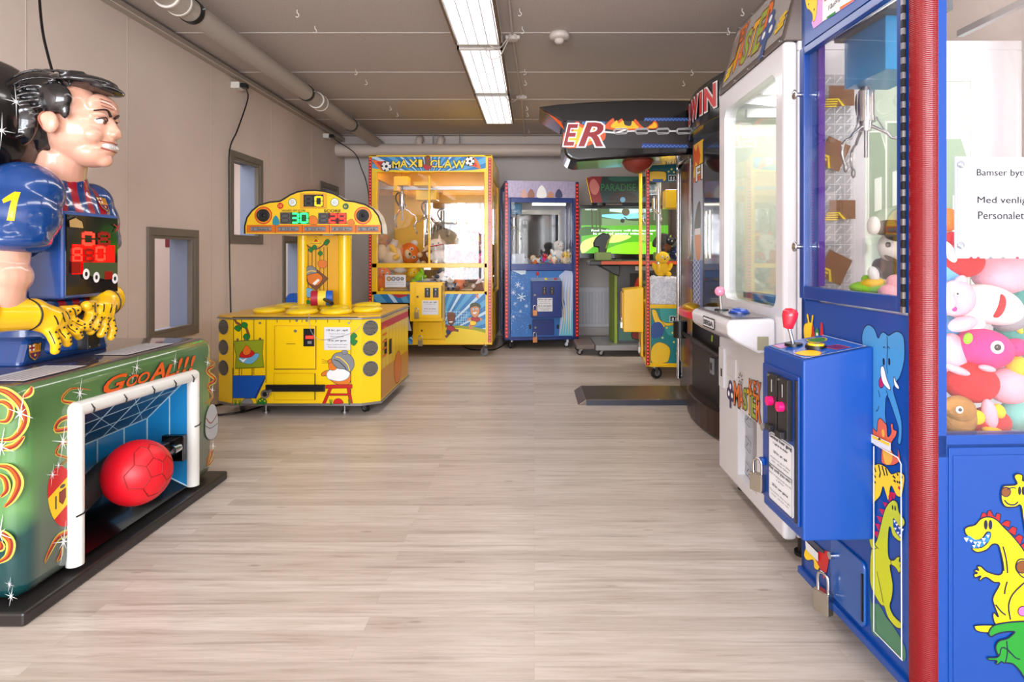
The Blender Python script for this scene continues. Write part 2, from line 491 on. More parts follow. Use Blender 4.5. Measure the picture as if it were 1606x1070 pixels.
def floor_material():
    m = mat('whitewashed_laminate', (200, 188, 172), 0.36)
    nt, b = nodes_of(m); L = nt.links.new
    tc = N(nt, 'ShaderNodeTexCoord')
    br = N(nt, 'ShaderNodeTexBrick'); br.offset = 0.37; br.offset_frequency = 2
    br.inputs['Scale'].default_value = 1.0; br.inputs['Brick Width'].default_value = 1.35; br.inputs['Row Height'].default_value = 0.066
    br.inputs['Mortar Size'].default_value = 0.0006; br.inputs['Mortar Smooth'].default_value = 0.2; br.inputs['Bias'].default_value = 0.0
    br.inputs['Color1'].default_value = (0.0, 0, 0, 1); br.inputs['Color2'].default_value = (1, 1, 1, 1); br.inputs['Mortar'].default_value = (0.5, 0.5, 0.5, 1)
    L(tc.outputs['Object'], br.inputs['Vector'])
    # grain stretched along the boards, shifted from board to board
    mp = N(nt, 'ShaderNodeMapping'); mp.inputs['Scale'].default_value = (1.6, 22, 1)
    ad = N(nt, 'ShaderNodeVectorMath', operation='MULTIPLY_ADD'); ad.inputs[1].default_value = (7, 3, 0)
    L(br.outputs['Color'], ad.inputs[0]); L(tc.outputs['Object'], ad.inputs[2]); L(ad.outputs[0], mp.inputs['Vector'])
    n1 = N(nt, 'ShaderNodeTexNoise'); n1.inputs['Scale'].default_value = 2.2; n1.inputs['Detail'].default_value = 9; n1.inputs['Roughness'].default_value = 0.68; n1.inputs['Distortion'].default_value = 0.25
    L(mp.outputs[0], n1.inputs['Vector'])
    r1 = ramp(nt, [(0.26, (162, 146, 134)), (0.40, (194, 182, 171)), (0.56, (207, 197, 188)), (0.8, (218, 209, 202))])
    L(n1.outputs['Fac'], r1.inputs[0])
    # board tone
    mx = N(nt, 'ShaderNodeMix', data_type='RGBA', blend_type='MULTIPLY'); mx.inputs['Factor'].default_value = 1.0
    rt = ramp(nt, [(0.0, (228, 224, 220)), (0.5, (245, 242, 240)), (1.0, (255, 255, 255))])
    L(br.outputs['Color'], rt.inputs[0]); L(r1.outputs[0], mx.inputs['A']); L(rt.outputs[0], mx.inputs['B'])
    # knots and dark end streaks
    mp2 = N(nt, 'ShaderNodeMapping'); mp2.inputs['Scale'].default_value = (2.2, 9, 1); L(tc.outputs['Object'], mp2.inputs['Vector'])
    vo = N(nt, 'ShaderNodeTexVoronoi'); vo.inputs['Scale'].default_value = 1.5; L(mp2.outputs[0], vo.inputs['Vector'])
    rk = ramp(nt, [(0.0, (255, 255, 255)), (0.05, (225, 225, 225)), (0.11, (0, 0, 0))])
    L(vo.outputs['Distance'], rk.inputs[0])
    mp3 = N(nt, 'ShaderNodeMapping'); mp3.inputs['Scale'].default_value = (0.8, 20, 1); L(tc.outputs['Object'], mp3.inputs['Vector'])
    n3 = N(nt, 'ShaderNodeTexNoise'); n3.inputs['Scale'].default_value = 1.7; n3.inputs['Detail'].default_value = 5; L(mp3.outputs[0], n3.inputs['Vector'])
    r3 = ramp(nt, [(0.58, (0, 0, 0)), (0.68, (190, 190, 190))]); L(n3.outputs['Fac'], r3.inputs[0])
    mxx = N(nt, 'ShaderNodeMath', operation='MAXIMUM'); L(rk.outputs[0], mxx.inputs[0]); L(r3.outputs[0], mxx.inputs[1])
    sc = N(nt, 'ShaderNodeMath', operation='MULTIPLY'); sc.inputs[1].default_value = 0.72; L(mxx.outputs[0], sc.inputs[0])
    m2 = N(nt, 'ShaderNodeMix', data_type='RGBA'); m2.inputs['B'].default_value = lin((126, 108, 96)) + (1,)
    L(sc.outputs[0], m2.inputs['Factor']); L(mx.outputs['Result'], m2.inputs['A'])
    m3 = N(nt, 'ShaderNodeMix', data_type='RGBA'); m3.inputs['B'].default_value = lin((150, 135, 120)) + (1,)
    fm = N(nt, 'ShaderNodeMath', operation='MULTIPLY'); fm.inputs[1].default_value = 0.5; L(br.outputs['Fac'], fm.inputs[0])
    L(fm.outputs[0], m3.inputs['Factor']); L(m2.outputs['Result'], m3.inputs['A'])
    L(m3.outputs['Result'], b.inputs['Base Color'])
    bp = N(nt, 'ShaderNodeBump'); bp.inputs['Strength'].default_value = 0.12; bp.inputs['Distance'].default_value = 0.002
    L(n1.outputs['Fac'], bp.inputs['Height']); L(bp.outputs[0], b.inputs['Normal'])
    return m
def ceiling_material():
    m = mat('speckled_ceiling_board', (172, 164, 160), 0.8)
    nt, b = nodes_of(m); L = nt.links.new
    tc = N(nt, 'ShaderNodeTexCoord')
    n = N(nt, 'ShaderNodeTexNoise'); n.inputs['Scale'].default_value = 150; n.inputs['Detail'].default_value = 3; L(tc.outputs['Object'], n.inputs['Vector'])
    r = ramp(nt, [(0.3, (168, 158, 152)), (0.52, (192, 182, 176)), (0.68, (202, 192, 187)), (0.76, (238, 232, 228))]); L(n.outputs['Fac'], r.inputs[0])
    L(r.outputs[0], b.inputs['Base Color'])
    return m
def wall_material():
    m = mat('cream_wallpaper', (216, 200, 182), 0.65)
    nt, b = nodes_of(m); L = nt.links.new
    tc = N(nt, 'ShaderNodeTexCoord')
    n = N(nt, 'ShaderNodeTexNoise'); n.inputs['Scale'].default_value = 320; n.inputs['Detail'].default_value = 2; L(tc.outputs['Object'], n.inputs['Vector'])
    n2 = N(nt, 'ShaderNodeTexNoise'); n2.inputs['Scale'].default_value = 1.2; n2.inputs['Detail'].default_value = 4; L(tc.outputs['Object'], n2.inputs['Vector'])
    r = ramp(nt, [(0.3, (218, 202, 192)), (0.7, (230, 215, 205))]); L(n2.outputs['Fac'], r.inputs[0]); L(r.outputs[0], b.inputs['Base Color'])
    bp = N(nt, 'ShaderNodeBump'); bp.inputs['Strength'].default_value = 0.35; bp.inputs['Distance'].default_value = 0.001
    L(n.outputs['Fac'], bp.inputs['Height']); L(bp.outputs[0], b.inputs['Normal'])
    return m
FLOORM, CEILM, WALLM = floor_material(), ceiling_material(), wall_material()
WHW = mat('white_wall', (214, 208, 204), 0.7)
TRIMG = mat('grey_window_trim', (118, 110, 100), 0.5, bump=0.05)
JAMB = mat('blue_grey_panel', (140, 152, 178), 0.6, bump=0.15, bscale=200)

b = MB(); b.box(XL - 2.2, XR + 0.1, YF - 0.1, YB + 0.1, -0.1, 0, FLOORM); struct(b.build('floor'))
b = MB()
b.box(XL - 2.2, XR + 0.1, YF - 0.1, YB + 0.1, ZC, ZC + 0.1, CEILM)
struct(b.build('ceiling'))
b = MB()
for y in (-1.2, -0.3, 0.6, 1.5, 2.4, 3.32, 4.22, 5.13, 6.03, 6.92, 7.8):
    b.box(XL + 0.02, XR, y - 0.005, y + 0.005, ZC - 0.003, ZC, mat('joint_cover', (226, 220, 214), 0.5))
struct(b.build('trim_1'))

# left wall with its four small pass-through windows
WINS = [(3.93, 4.52, 0.50, 1.29), (4.99, 5.59, 1.20, 2.00), (6.05, 6.65, 0.50, 1.30), (7.10, 7.75, 1.20, 2.00)]
WT = 0.16
b = MB(); ys = YF
for (a, c, z0, z1) in WINS:
    b.box(XL - WT, XL, ys, a + 0.05, 0, ZC, WALLM)
    b.box(XL - WT, XL, a + 0.05, c - 0.05, 0, z0 + 0.05, WALLM)
    b.box(XL - WT, XL, a + 0.05, c - 0.05, z1 - 0.05, ZC, WALLM)
    ys = c - 0.05
b.box(XL - WT, XL, ys, YB + 0.1, 0, ZC, WALLM)
wl = struct(b.build('wall_left'))
b = MB()
for y in (-0.6, 0.6, 1.8, 3.0, 3.75, 4.72, 5.8, 6.85):
    b.box(XL, XL + 0.0015, y - 0.002, y + 0.002, 0, ZC, mat('wall_joint', (204, 188, 177), 0.7))
struct(b.build('trim_2'))
for i, (a, c, z0, z1) in enumerate(WINS):
    w = bpy.data.objects.new('window_%d' % (i + 1), None); COL.objects.link(w); struct(w); w.location = (XL, (a + c) / 2, z0)
    w.empty_display_size = .1
    o = (-XL, -(a + c) / 2, -z0)
    b = MB(); f = 0.055
    def bx(x0, x1, y0, y1, zz0, zz1, m, b=b): b.box(x0 - XL, x1 - XL, y0 - (a + c) / 2, y1 - (a + c) / 2, zz0 - z0, zz1 - z0, m)
    bx(XL - 0.01, XL + 0.018, a, c, z0, z0 + f, TRIMG); bx(XL - 0.01, XL + 0.018, a, c, z1 - f, z1, TRIMG)
    bx(XL - 0.01, XL + 0.018, a, a + f, z0 + f, z1 - f, TRIMG); bx(XL - 0.01, XL + 0.018, c - f, c, z0 + f, z1 - f, TRIMG)
    f2 = f + 0.022
    bx(XL - 0.03, XL + 0.008, a + f, c - f, z0 + f, z0 + f2, TRIMG); bx(XL - 0.03, XL + 0.008, a + f, c - f, z1 - f2, z1 - f, TRIMG)
    bx(XL - 0.03, XL + 0.008, a + f, a + f2, z0 + f2, z1 - f2, TRIMG); bx(XL - 0.03, XL + 0.008, c - f2, c - f, z0 + f2, z1 - f2, TRIMG)
    b.build('window_frame', w, bevel=0.002)
    b = MB()
    def bx(x0, x1, y0, y1, zz0, zz1, m, b=b): b.box(x0 - XL, x1 - XL, y0 - (a + c) / 2, y1 - (a + c) / 2, zz0 - z0, zz1 - z0, m)
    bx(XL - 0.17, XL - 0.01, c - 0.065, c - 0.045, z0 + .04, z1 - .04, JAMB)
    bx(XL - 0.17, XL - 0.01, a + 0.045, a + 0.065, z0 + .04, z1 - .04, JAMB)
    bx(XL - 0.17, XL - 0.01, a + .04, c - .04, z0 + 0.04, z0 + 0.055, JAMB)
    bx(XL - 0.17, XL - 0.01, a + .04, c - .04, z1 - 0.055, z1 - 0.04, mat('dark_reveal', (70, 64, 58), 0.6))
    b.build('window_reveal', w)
# the neighbouring room seen through the pass-throughs
b = MB(); b.box(XL - 2.2, XL - 2.1, 2.0, YB, 0, ZC, mat('neighbour_wall', (214, 200, 194), 0.7)); struct(b.build('wall_neighbour_room'))
b = MB(); b.box(XL - 2.1, XL - WT, 8.05, 8.15, 0, ZC, mat('neighbour_wall', (214, 200, 194), 0.7)); struct(b.build('wall_neighbour_far'))
b = MB(); b.box(XL - 2.1, XL - WT, 1.9, 2.0, 0, ZC, mat('neighbour_wall', (214, 200, 194), 0.7)); struct(b.build('wall_neighbour_near'))
b = MB(); b.box(XL, XR + 0.1, YB, YB + 0.1, 0, ZC, WHW)
struct(b.build('wall_back'))
b = MB(); b.box(XR, XR + 0.1, YF, YB, 0, ZC, WALLM); struct(b.build('wall_right'))
# shop front behind the camera: wall with a wide glazed opening
b = MB()
b.box(XL, XR, YF - 0.1, YF, 0, 0.4, WHW); b.box(XL, XR, YF - 0.1, YF, 2.5, ZC, WHW)
b.box(XL, XL + 0.2, YF - 0.1, YF, 0.4, 2.5, WHW); b.box(XR - 0.2, XR, YF - 0.1, YF, 0.4, 2.5, WHW)
struct(b.build('wall_front'))
w5 = bpy.data.objects.new('window_5', None); COL.objects.link(w5); struct(w5); w5.location = (-0.4, YF, 0.4)
b = MB(); W = (XR - XL - 0.4)
for k in range(5):
    x = -W / 2 + W * k / 4
    b.box(x - 0.03, x + 0.03, -0.08, -0.02, 0, 2.1, WHITE)
for z in (0, 1.5, 2.04): b.box(-W / 2, W / 2, -0.08, -0.02, z, z + 0.06, WHITE)
b.build('window_frame', w5)

# neighbour room: unseen area light under its ceiling, a soft glow through the hatches
area('neighbour_room_light', (XL - 1.1, 5.0, 2.66), (0, 0, 0), 1.6, 4.5, 70, (0.95, 0.97, 1.0))

# ================================================================ radiators
def radiator(label, loc, rz, w, h, group=None):
    t = thing('radiator', label, 'radiator', loc, rz)
    m = mat('radiator_white', (226, 226, 230), 0.4)
    b = MB()
    b.box(-w / 2, w / 2, -0.035, 0.0, 0.0, h, m)
    n = int(w / 0.045)
    for i in range(n):
        x = -w / 2 + 0.03 + (w - 0.06) * (i + 0.5) / n
        b.prism([(x - .014, -.035), (x - .008, -.05), (x + .008, -.05), (x + .014, -.035)], 0.05, h - 0.05, m, axis='z')
    b.build('panel', t, bevel=0.003)
    b = MB(); b.box(-w / 2, w / 2, -0.05, 0.03, h, h + 0.014, m); b.build('top_grille', t, bevel=0.003)
    b = MB()
    b.tube([(w / 2 - .05, -.01, 0.0), (w / 2 - .05, -.01, -.08), (w / 2 - .05, .02, -.1)], 0.008, m)
    b.build('pipe', t)
    for x in (-w / 2 + .1, w / 2 - .1): b = MB(); b.box(x - .015, x + .015, 0, 0.045, h * .2, h * .8, m); b.build('bracket', t)
    return t
radiator('white panel radiator on the back wall beside the blue claw machine', (0.86, YB - 0.046, 0.12), 0, 0.66, 0.53)
radiator('white radiator seen through the low hatch nearest the football machine', (XL - 2.1 + 0.046, 6.3, 0.22), PI / 2, 0.9, 0.62)
radiator('second radiator of the neighbouring room, seen beyond the hatch', (XL - 2.1 + 0.046, 7.3, 0.22), PI / 2, 0.8, 0.62) if False else None
pp = thing('wall_poster', 'dark red poster seen through the high hatch behind the whack machine', 'poster', (XL - 2.098, 7.75, 1.2), PI / 2)
b = MB(); b.box(-0.28, 0.28, -0.004, 0.002, 0, 0.75, mat('poster_red', (120, 20, 40), 0.5)); F = front(pp, -0.004)
b.disc(F, -.05, .5, .12, mat('poster_pink', (190, 60, 80), 0.5)); b.rect(F, -.2, .08, .2, .2, mat('poster_dark', (50, 10, 22), 0.5)); b.build('poster_sheet', pp)

# ================================================================ ceiling pipe, rail, pipes on the back wall
PIPEG = mat('grey_pipe', (176, 168, 160), 0.45)
t = thing('ceiling_pipe', 'long grey drain pipe hung under the ceiling along the left wall', 'pipe', (-2.07, 0, 2.57))
b = MB(); b.cyl((0, -2.4, 0), (0, 7.95, 0), 0.068, PIPEG, seg=32)
b.build('pipe_run', t)
for y in (0.6, 3.54, 5.32, 6.63):
    b = MB(); b.cyl((0, y - 0.018, 0), (0, y + 0.018, 0), 0.074, BLACK, seg=32)
    b.cyl((0, y, 0.07), (0, y, 0.128), 0.006, STEEL, seg=8); b.cyl((0.072, y, .012), (0.088, y, .018), 0.007, STEEL, seg=8)
    b.build('pipe_clamp', t, label='black pipe clamp hung from the ceiling')
for y in (3.36, 5.62):
    b = MB()
    b.cyl((0, y - 0.05, 0), (0, y + 0.05, 0), 0.0745, PIPEG, seg=32)
    b.cyl((0, y + .05, 0), (0, y + .062, 0), 0.079, mat('socket_ring', (226, 220, 212), 0.4), seg=32)
    b.cyl((0, y - .062, 0), (0, y - .05, 0), 0.079, mat('socket_ring', (226, 220, 212), 0.4), seg=32)
    b.build('pipe_socket', t)
b = MB(); b.box(0, 0.05, 0, YB - YF, 0, 0.05, mat('rail_paint', (168, 158, 148), 0.5)); b.box(0.05, 0.056, 0, YB - YF, .005, .012, WALLM)
o = b.build('trim_3', bevel=0.003); struct(o); o.location = (XL, YF, ZC - 0.075)
def wall_socket(label, px, py, hang, clabel):
    Y = (XL + 0.07) * FPX / (px - VX); p = at(px, py, Y)
    t = thing('power_socket', label, 'socket', (XL + 0.0, Y, p.z - 0.02))
    b = MB(); b.box(0.002, 0.075, -0.045, 0.045, -0.03, 0.025, mat('socket_plastic', (225, 220, 210), 0.4)); b.build('socket_box', t, bevel=0.004)
    b = MB(); b.box(0.075, 0.125, -0.03, 0.03, -0.02, 0.018, BLACK); b.build('plug', t, bevel=0.005)
    c = MB(); base = Vector((XL + .1, Y, p.z - 0.02))
    c.tube([base] + hang, 0.006, BLACK, cat=5, seg=8)
    tag(c.build('power_cable'), clabel, 'cable')
def onwall(px, py, X=XL + 0.03):
    Y = X * FPX / (px - VX); return at(px, py, Y)
wall_socket('small cream socket on the ceiling rail above the high hatch', 378, 131,
            [onwall(389, 148), onwall(386, 165), onwall(372, 205), onwall(360, 236), onwall(359, 300), onwall(360, 400), onwall(362, 493)],
            'black cable hanging down the left wall to the yellow whack machine')
wall_socket('small cream socket at the far end of the ceiling rail', 517, 211,
            [at(530, 222, 7.5), at(556, 240, 7.4), at(566, 262, 7.5), at(578, 305, 7.5), at(584, 420, 7.6)],
            'black cable hanging in the far corner beside the yellow claw machine')
b = MB(); b.tube([at(60, -60, 2.85), at(62, 0, 2.85), at(67, 50, 2.8), at(76, 90, 2.75), at(86, 128, 2.7), at(90, 170, 2.66), (-2.55, 2.68, 0.9), (-2.55, 2.68, 0.02)], 0.006, BLACK, cat=5, seg=8)
tag(b.build('power_cable'), 'black cable hanging behind the head of the football figure', 'cable')

t = thing('heating_pipe', 'thick pale pipe running across the top of the back wall', 'pipe', (0, 7.72, 2.477))
b = MB(); b.cyl((XL + 0.001, 0, 0), (XR - .001, 0, 0), 0.083, mat('pipe_cream', (214, 200, 190), 0.45), seg=32); b.build('pipe_run', t)
for x in (-1.52, -1.24):
    b = MB(); b.tube([(x, 0.0, 0.07), (x, 0.02, 0.14), (x, 0.12, 0.175), (x, 0.33, 0.175)], 0.045, mat('pipe_cream', (214, 200, 190), 0.45), cat=5, seg=18); b.build('branch_pipe', t)
for x in (-1.33, -0.98, 0.9):
    b = MB(); b.cyl((x, 0, .06), (x, 0, .223), 0.008, STEEL, seg=8); b.build('hanger', t)
b = MB(); b.box(XL, XR, 0, 0.15, 0, 0.19, mat('boxing_white', (206, 196, 190), 0.6)); o = struct(b.build('trim_4')); o.location = (0, YB - 0.15, ZC - 0.19)

# ================================================================ ceiling lamps
LIT = mat('lamp_tube_glow', (255, 253, 250), 0.4, emit=3.6, ergb=(255, 252, 250))
LOUV = mat('lamp_louvre', (224, 224, 232), 0.35, 0.0)
LBODY = mat('lamp_body', (226, 222, 216), 0.5)
LP = mat('lamp_brown_edge', (120, 98, 78), 0.5)
def ceiling_lamp(y0, y1, label):
    t = thing('ceiling_lamp', label, 'lamp', (-0.4, (y0 + y1) / 2, 2.6), group='louvred ceiling lamps in one row')
    L = (y1 - y0) / 2
    b = MB()
    b.box(-0.165, 0.165, -L, L, 0.05, 0.099, LBODY); b.box(-0.165, -0.15, -L, L, 0, 0.05, LP); b.box(0.15, 0.165, -L, L, 0, 0.05, LP)
    b.box(-0.165, 0.165, -L, -L + 0.02, 0, 0.05, LBODY); b.box(-0.165, 0.165, L - 0.02, L, 0, 0.05, LBODY)
    b.build('housing', t)
    for x in (-0.085, 0.0, 0.085):
        b = MB(); b.cyl((x, -L + .03, 0.036), (x, L - .03, 0.036), 0.013, LIT, seg=12); b.build('tube', t, label='glowing fluorescent tube')
    b = MB(); n = int((y1 - y0) / 0.034)
    for i in range(n):
        y = -L + 0.03 + (2 * L - 0.06) * i / (n - 1); b.box(-0.135, 0.135, y - 0.0012, y + 0.0012, 0.001, 0.014, LOUV)
    for x in (-0.14, -0.07, 0, 0.07, 0.14): b.box(x - 0.003, x + 0.003, -L + .02, L - .02, 0.0, 0.02, LOUV)
    b.box(-0.15, 0.15, -L + .02, L - .02, 0.0495, 0.0499, mat('lamp_reflector', (250, 250, 250), 0.4, emit=2.2))
    b.build('louvre', t, label='white louvre grid')
    return t
ceiling_lamp(3.0, 4.2, 'bright louvred ceiling lamp, nearest of the three in view')
ceiling_lamp(4.28, 5.46, 'bright louvred ceiling lamp in the middle of the row of three')
ceiling_lamp(5.52, 6.72, 'bright louvred ceiling lamp farthest from the viewer')
# junction boxes, conduit and lamp cords
CR = mat('cream_plastic', (206, 196, 188), 0.45)
def jbox(px, py, r, label):
    Y = (ZC - CAMZ) * FPX / (VY - py); p = at(px, py, Y)
    t = thing('junction_box', label, 'junction box', (p.x, Y, ZC - 0.04))
    b = MB(); b.cyl((0, 0, 0), (0, 0, 0.039), r, CR, seg=20); b.build('box_body', t, bevel=0.006)
    b = MB(); b.box(-r * 1.5, r * 1.5, -.015, .015, 0.01, .035, CR); b.build('cable_gland', t, bevel=.004)
    return p
j1 = jbox(804, 55, 0.035, 'round cream junction box on the ceiling beside the nearest lamp')
j2 = jbox(818, 150, 0.035, 'small cream junction box on the ceiling beside the farthest lamp')
b = MB(); b.tube([(j1.x, 1.2, ZC - .012), (j1.x, j1.y - .05, ZC - .012)], .008, CR, seg=8); b.tube([(j1.x, j1.y + .05, ZC - .012), (j2.x, j2.y - .05, ZC - .012)], .008, CR, seg=8); b.tube([(j2.x, j2.y + .05, ZC - .012), (j2.x, 7.85, ZC - .012)], .008, CR, seg=8)
tag(b.build('cable_conduit'), 'thin grey conduit along the ceiling beside the lamps', 'conduit')
b = MB(); b.tube([(j1.x - .04, j1.y, ZC - .03), (j1.x - .1, j1.y, ZC - .10), (-.3, 4.2, ZC - .11), (-.36, 4.22, ZC - .06)], .0045, CR, cat=6, seg=6)
b.tube([(j1.x - .03, j1.y, ZC - .03), (j1.x - .10, j1.y + .05, ZC - .14), (-.33, 4.3, ZC - .155), (-.36, 4.25, ZC - .09)], .0045, CR, cat=6, seg=6)
tag(b.build('lamp_cord'), 'pair of loose pale cords drooping from the nearest lamp', 'cord')
b = MB(); b.tube([(j2.x - .04, j2.y, ZC - .03), (j2.x - .1, j2.y - .1, ZC - .09), (-.28, 5.52, ZC - .09), (-.23, 5.5, ZC - .04)], .0045, CR, cat=6, seg=6)
tag(b.build('lamp_cord'), 'loose pale cord drooping beside the farthest lamp', 'cord')
# smoke detector
p = at(877, 52, 4.24)
t = thing('smoke_detector', 'round white smoke detector on the ceiling right of the lamps', 'smoke detector', (p.x, 4.24, ZC - 0.075))
b = MB(); b.lathe([(0, .075), (.072, .075), (.075, .05), (.065, .035), (.03, .033), (0, .033)], CR); b.build('base', t)
b = MB(); b.lathe([(0, 0), (.02, .002), (.032, .012), (.036, .028), (.03, .036), (0, .036)], CR); b.build('sensor', t)
# little hooks screwed into the ceiling
for i, (px, py) in enumerate([(466, 20), (494, 45), (558, 112), (574, 128), (612, 169), (623, 179), (815, 18), (819, 46), (823, 112), (824, 129), (826, 169), (827, 179), (829, 205), (1085, 113), (1072, 130), (1164, 18), (1142, 48)]):
    Y = (ZC - 0.02 - CAMZ) * FPX / (VY - py); p = at(px, py, Y)
    b = MB(); b.tube([(0, 0, .04), (0, 0, .02), (.010, 0, .012), (.010, 0, .0), (0, 0, -.008), (-.010, 0, -.002)], .0026, mat('hook_white', (235, 230, 225), 0.4), cat=3, seg=6)
    o = b.build('ceiling_hook'); o.location = (p.x, Y, ZC - 0.041); tag(o, 'small white screw hook in the ceiling', 'hook', 'small white screw hooks in the ceiling')
# ================================================================ football kicker machine (left foreground)
FB = thing('football_kicker_machine', 'football kicking game with a goalkeeper figure above a green goal cabinet with a red ball', 'arcade machine', (-2.05, 2.305, 0), PI / 2)
FBY = -0.50          # local y of the cabinet front (world x = -1.55)
def airbrush():
    """glossy gel-coat: green with grey towards the goal's foot and dark teal at the end, sprayed in soft-edged patches"""
    m = mat('airbrushed_green', (96, 140, 78), 0.22, coat=0.8)
    nt, b = nodes_of(m); L = nt.links.new
    tc = N(nt, 'ShaderNodeTexCoord'); sp = N(nt, 'ShaderNodeSeparateXYZ'); L(tc.outputs['Object'], sp.inputs[0])
    nz = N(nt, 'ShaderNodeTexNoise'); nz.inputs['Scale'].default_value = 5; L(tc.outputs['Object'], nz.inputs['Vector'])
    ad = N(nt, 'ShaderNodeMath', operation='MULTIPLY_ADD'); ad.inputs[1].default_value = 0.22; L(nz.outputs['Fac'], ad.inputs[0]); L(sp.outputs['Z'], ad.inputs[2])
    r1 = ramp(nt, [(0.06, (84, 92, 88)), (0.34, (92, 106, 92)), (0.55, (98, 140, 84)), (0.9, (74, 104, 62))]); L(ad.outputs[0], r1.inputs[0])
    r2 = ramp(nt, [(0.10, (6, 58, 62)), (0.36, (6, 72, 72)), (0.44, (98, 150, 88)), (0.9, (84, 126, 70))]); L(ad.outputs[0], r2.inputs[0])
    mr = N(nt, 'ShaderNodeMapRange'); mr.inputs['From Min'].default_value = -0.46; mr.inputs['From Max'].default_value = -0.50
    L(sp.outputs['X'], mr.inputs['Value'])
    mx = N(nt, 'ShaderNodeMix', data_type='RGBA'); L(mr.outputs[0], mx.inputs['Factor']); L(r1.outputs[0], mx.inputs['A']); L(r2.outputs[0], mx.inputs['B'])
    # the top is sprayed dark purple grey
    rt = ramp(nt, [(0.695, (0, 0, 0)), (0.70, (255, 255, 255))]); L(sp.outputs['Z'], rt.inputs[0])
    m2 = N(nt, 'ShaderNodeMix', data_type='RGBA'); m2.inputs['B'].default_value = lin((72, 60, 66)) + (1,)
    L(rt.outputs[0], m2.inputs['Factor']); L(mx.outputs['Result'], m2.inputs['A']); L(m2.outputs['Result'], b.inputs['Base Color'])
    return m
GREENB = airbrush()
b = MB(); b.box(-0.54, 0.54, FBY, 0.5, 0.045, 0.705, GREENB)
cab = b.build('cabinet', FB, bevel=0.055, bseg=5)
cut = MB(); cut.box(-0.315, 0.325, FBY - 0.2, -0.32, 0.062, 0.55, BLACK); cut = cut.build('cutter', FB)
bo = cab.modifiers.new('bo', 'BOOLEAN'); bo.object = cut; bo.operation = 'DIFFERENCE'; bo.solver = 'EXACT'
cab.parent = None; cut.parent = None
bake(cab); cab.parent = FB
bpy.data.objects.remove(cut)
for p in cab.data.polygons: p.use_smooth = True
try: cab.data.set_sharp_from_angle(angle=math.radians(50))
except Exception: pass
b = MB(); b.box(-0.575, 0.575, FBY - 0.045, 0.48, 0.0, 0.042, mat('plinth_black', (34, 30, 29), 0.45, coat=0.2)); b.build('plinth', FB, bevel=0.008)
# goal recess
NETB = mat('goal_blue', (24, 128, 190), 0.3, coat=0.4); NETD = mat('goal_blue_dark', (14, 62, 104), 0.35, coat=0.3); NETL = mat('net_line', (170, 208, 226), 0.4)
b = MB(); x0, x1, yb, z0, z1 = -0.315, 0.325, -0.33, 0.062, 0.55; yf = FBY + 0.004
xi0, xi1, zi0, zi1 = -0.30, 0.30, 0.16, 0.375
A = [(x0, yf, z0), (x1, yf, z0), (x1, yf, z1), (x0, yf, z1)]; B = [(xi0, yb, zi0), (xi1, yb, zi0), (xi1, yb, zi1), (xi0, yb, zi1)]
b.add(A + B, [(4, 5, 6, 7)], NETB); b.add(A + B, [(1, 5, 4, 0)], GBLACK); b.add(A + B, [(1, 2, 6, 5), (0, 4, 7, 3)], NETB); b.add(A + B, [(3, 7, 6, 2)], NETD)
def lerp(p, q, t): return tuple(p[i] + (q[i] - p[i]) * t for i in range(3))
for t in (0.2, 0.45, 0.7): b.tube([lerp(A[2], A[3], t), lerp(B[2], B[3], t)], 0.0022, NETL, seg=5)
for t in (0.3, 0.65): b.tube([lerp(A[2], B[2], t), lerp(A[3], B[3], t)], 0.0018, NETL, seg=5)
b.tube([lerp(A[2], A[3], .9), lerp(B[2], B[3], .3)], .0015, NETL, seg=5); b.tube([lerp(A[2], A[3], .55), lerp(B[2], B[3], .05)], .0015, NETL, seg=5)
for t in (.25, .5, .75): b.tube([(xi0 + (xi1 - xi0) * t, yb - .003, zi0), (xi0 + (xi1 - xi0) * t, yb - .003, zi1)], .003, NETL, seg=5)
for k in (1, 2, 5, 6): pass
for (p, q) in ((B[0], B[3]), (B[1], B[2]), (B[2], B[3]), (A[1], B[1]), (A[2], B[2])): b.tube([p, q], .004, NETL, seg=6)
for k in (0.45,): b.tube([lerp(A[1], B[1], k), lerp(lerp(A[1], B[1], k), lerp(A[2], B[2], k), .5), lerp(A[2], B[2], k)], .003, NETL, seg=5)
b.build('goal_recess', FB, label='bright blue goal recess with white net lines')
b = MB(); b.box(0.29, 0.318, -0.497, -0.40, 0.185, 0.30, GBLACK); b.box(0.16, 0.29, -0.44, -0.40, 0.215, 0.275, STEEL)
b.cyl((0.285, -0.475, 0.25), (0.24, -0.475, 0.25), 0.022, CHROME); b.build('bracket', FB, bevel=0.004, label='steel bracket holding the ball arm')
b = MB(); b.tube([(-0.30, -0.39, 0.18), (-0.16, -0.40, 0.22), (0.0, -0.41, 0.285), (0.2, -0.42, 0.26)], lambda t: 0.055 - 0.018 * t, RUBBER, cat=6, seg=18)
b.cyl((-0.31, -0.40, 0.19), (-0.24, -0.40, 0.20), 0.07, BLACK); b.build('ball_arm', FB, label='black padded swing arm')
b = MB()
for i in range(5):
    for j in range(4): b.ell((-0.26 + i * 0.028 , -0.335, 0.21 + j * 0.030), 0.011, mat('rubber_knob', (34, 66, 78), 0.4), seg=10, rings=6)
b.build('rubber_studs', FB)
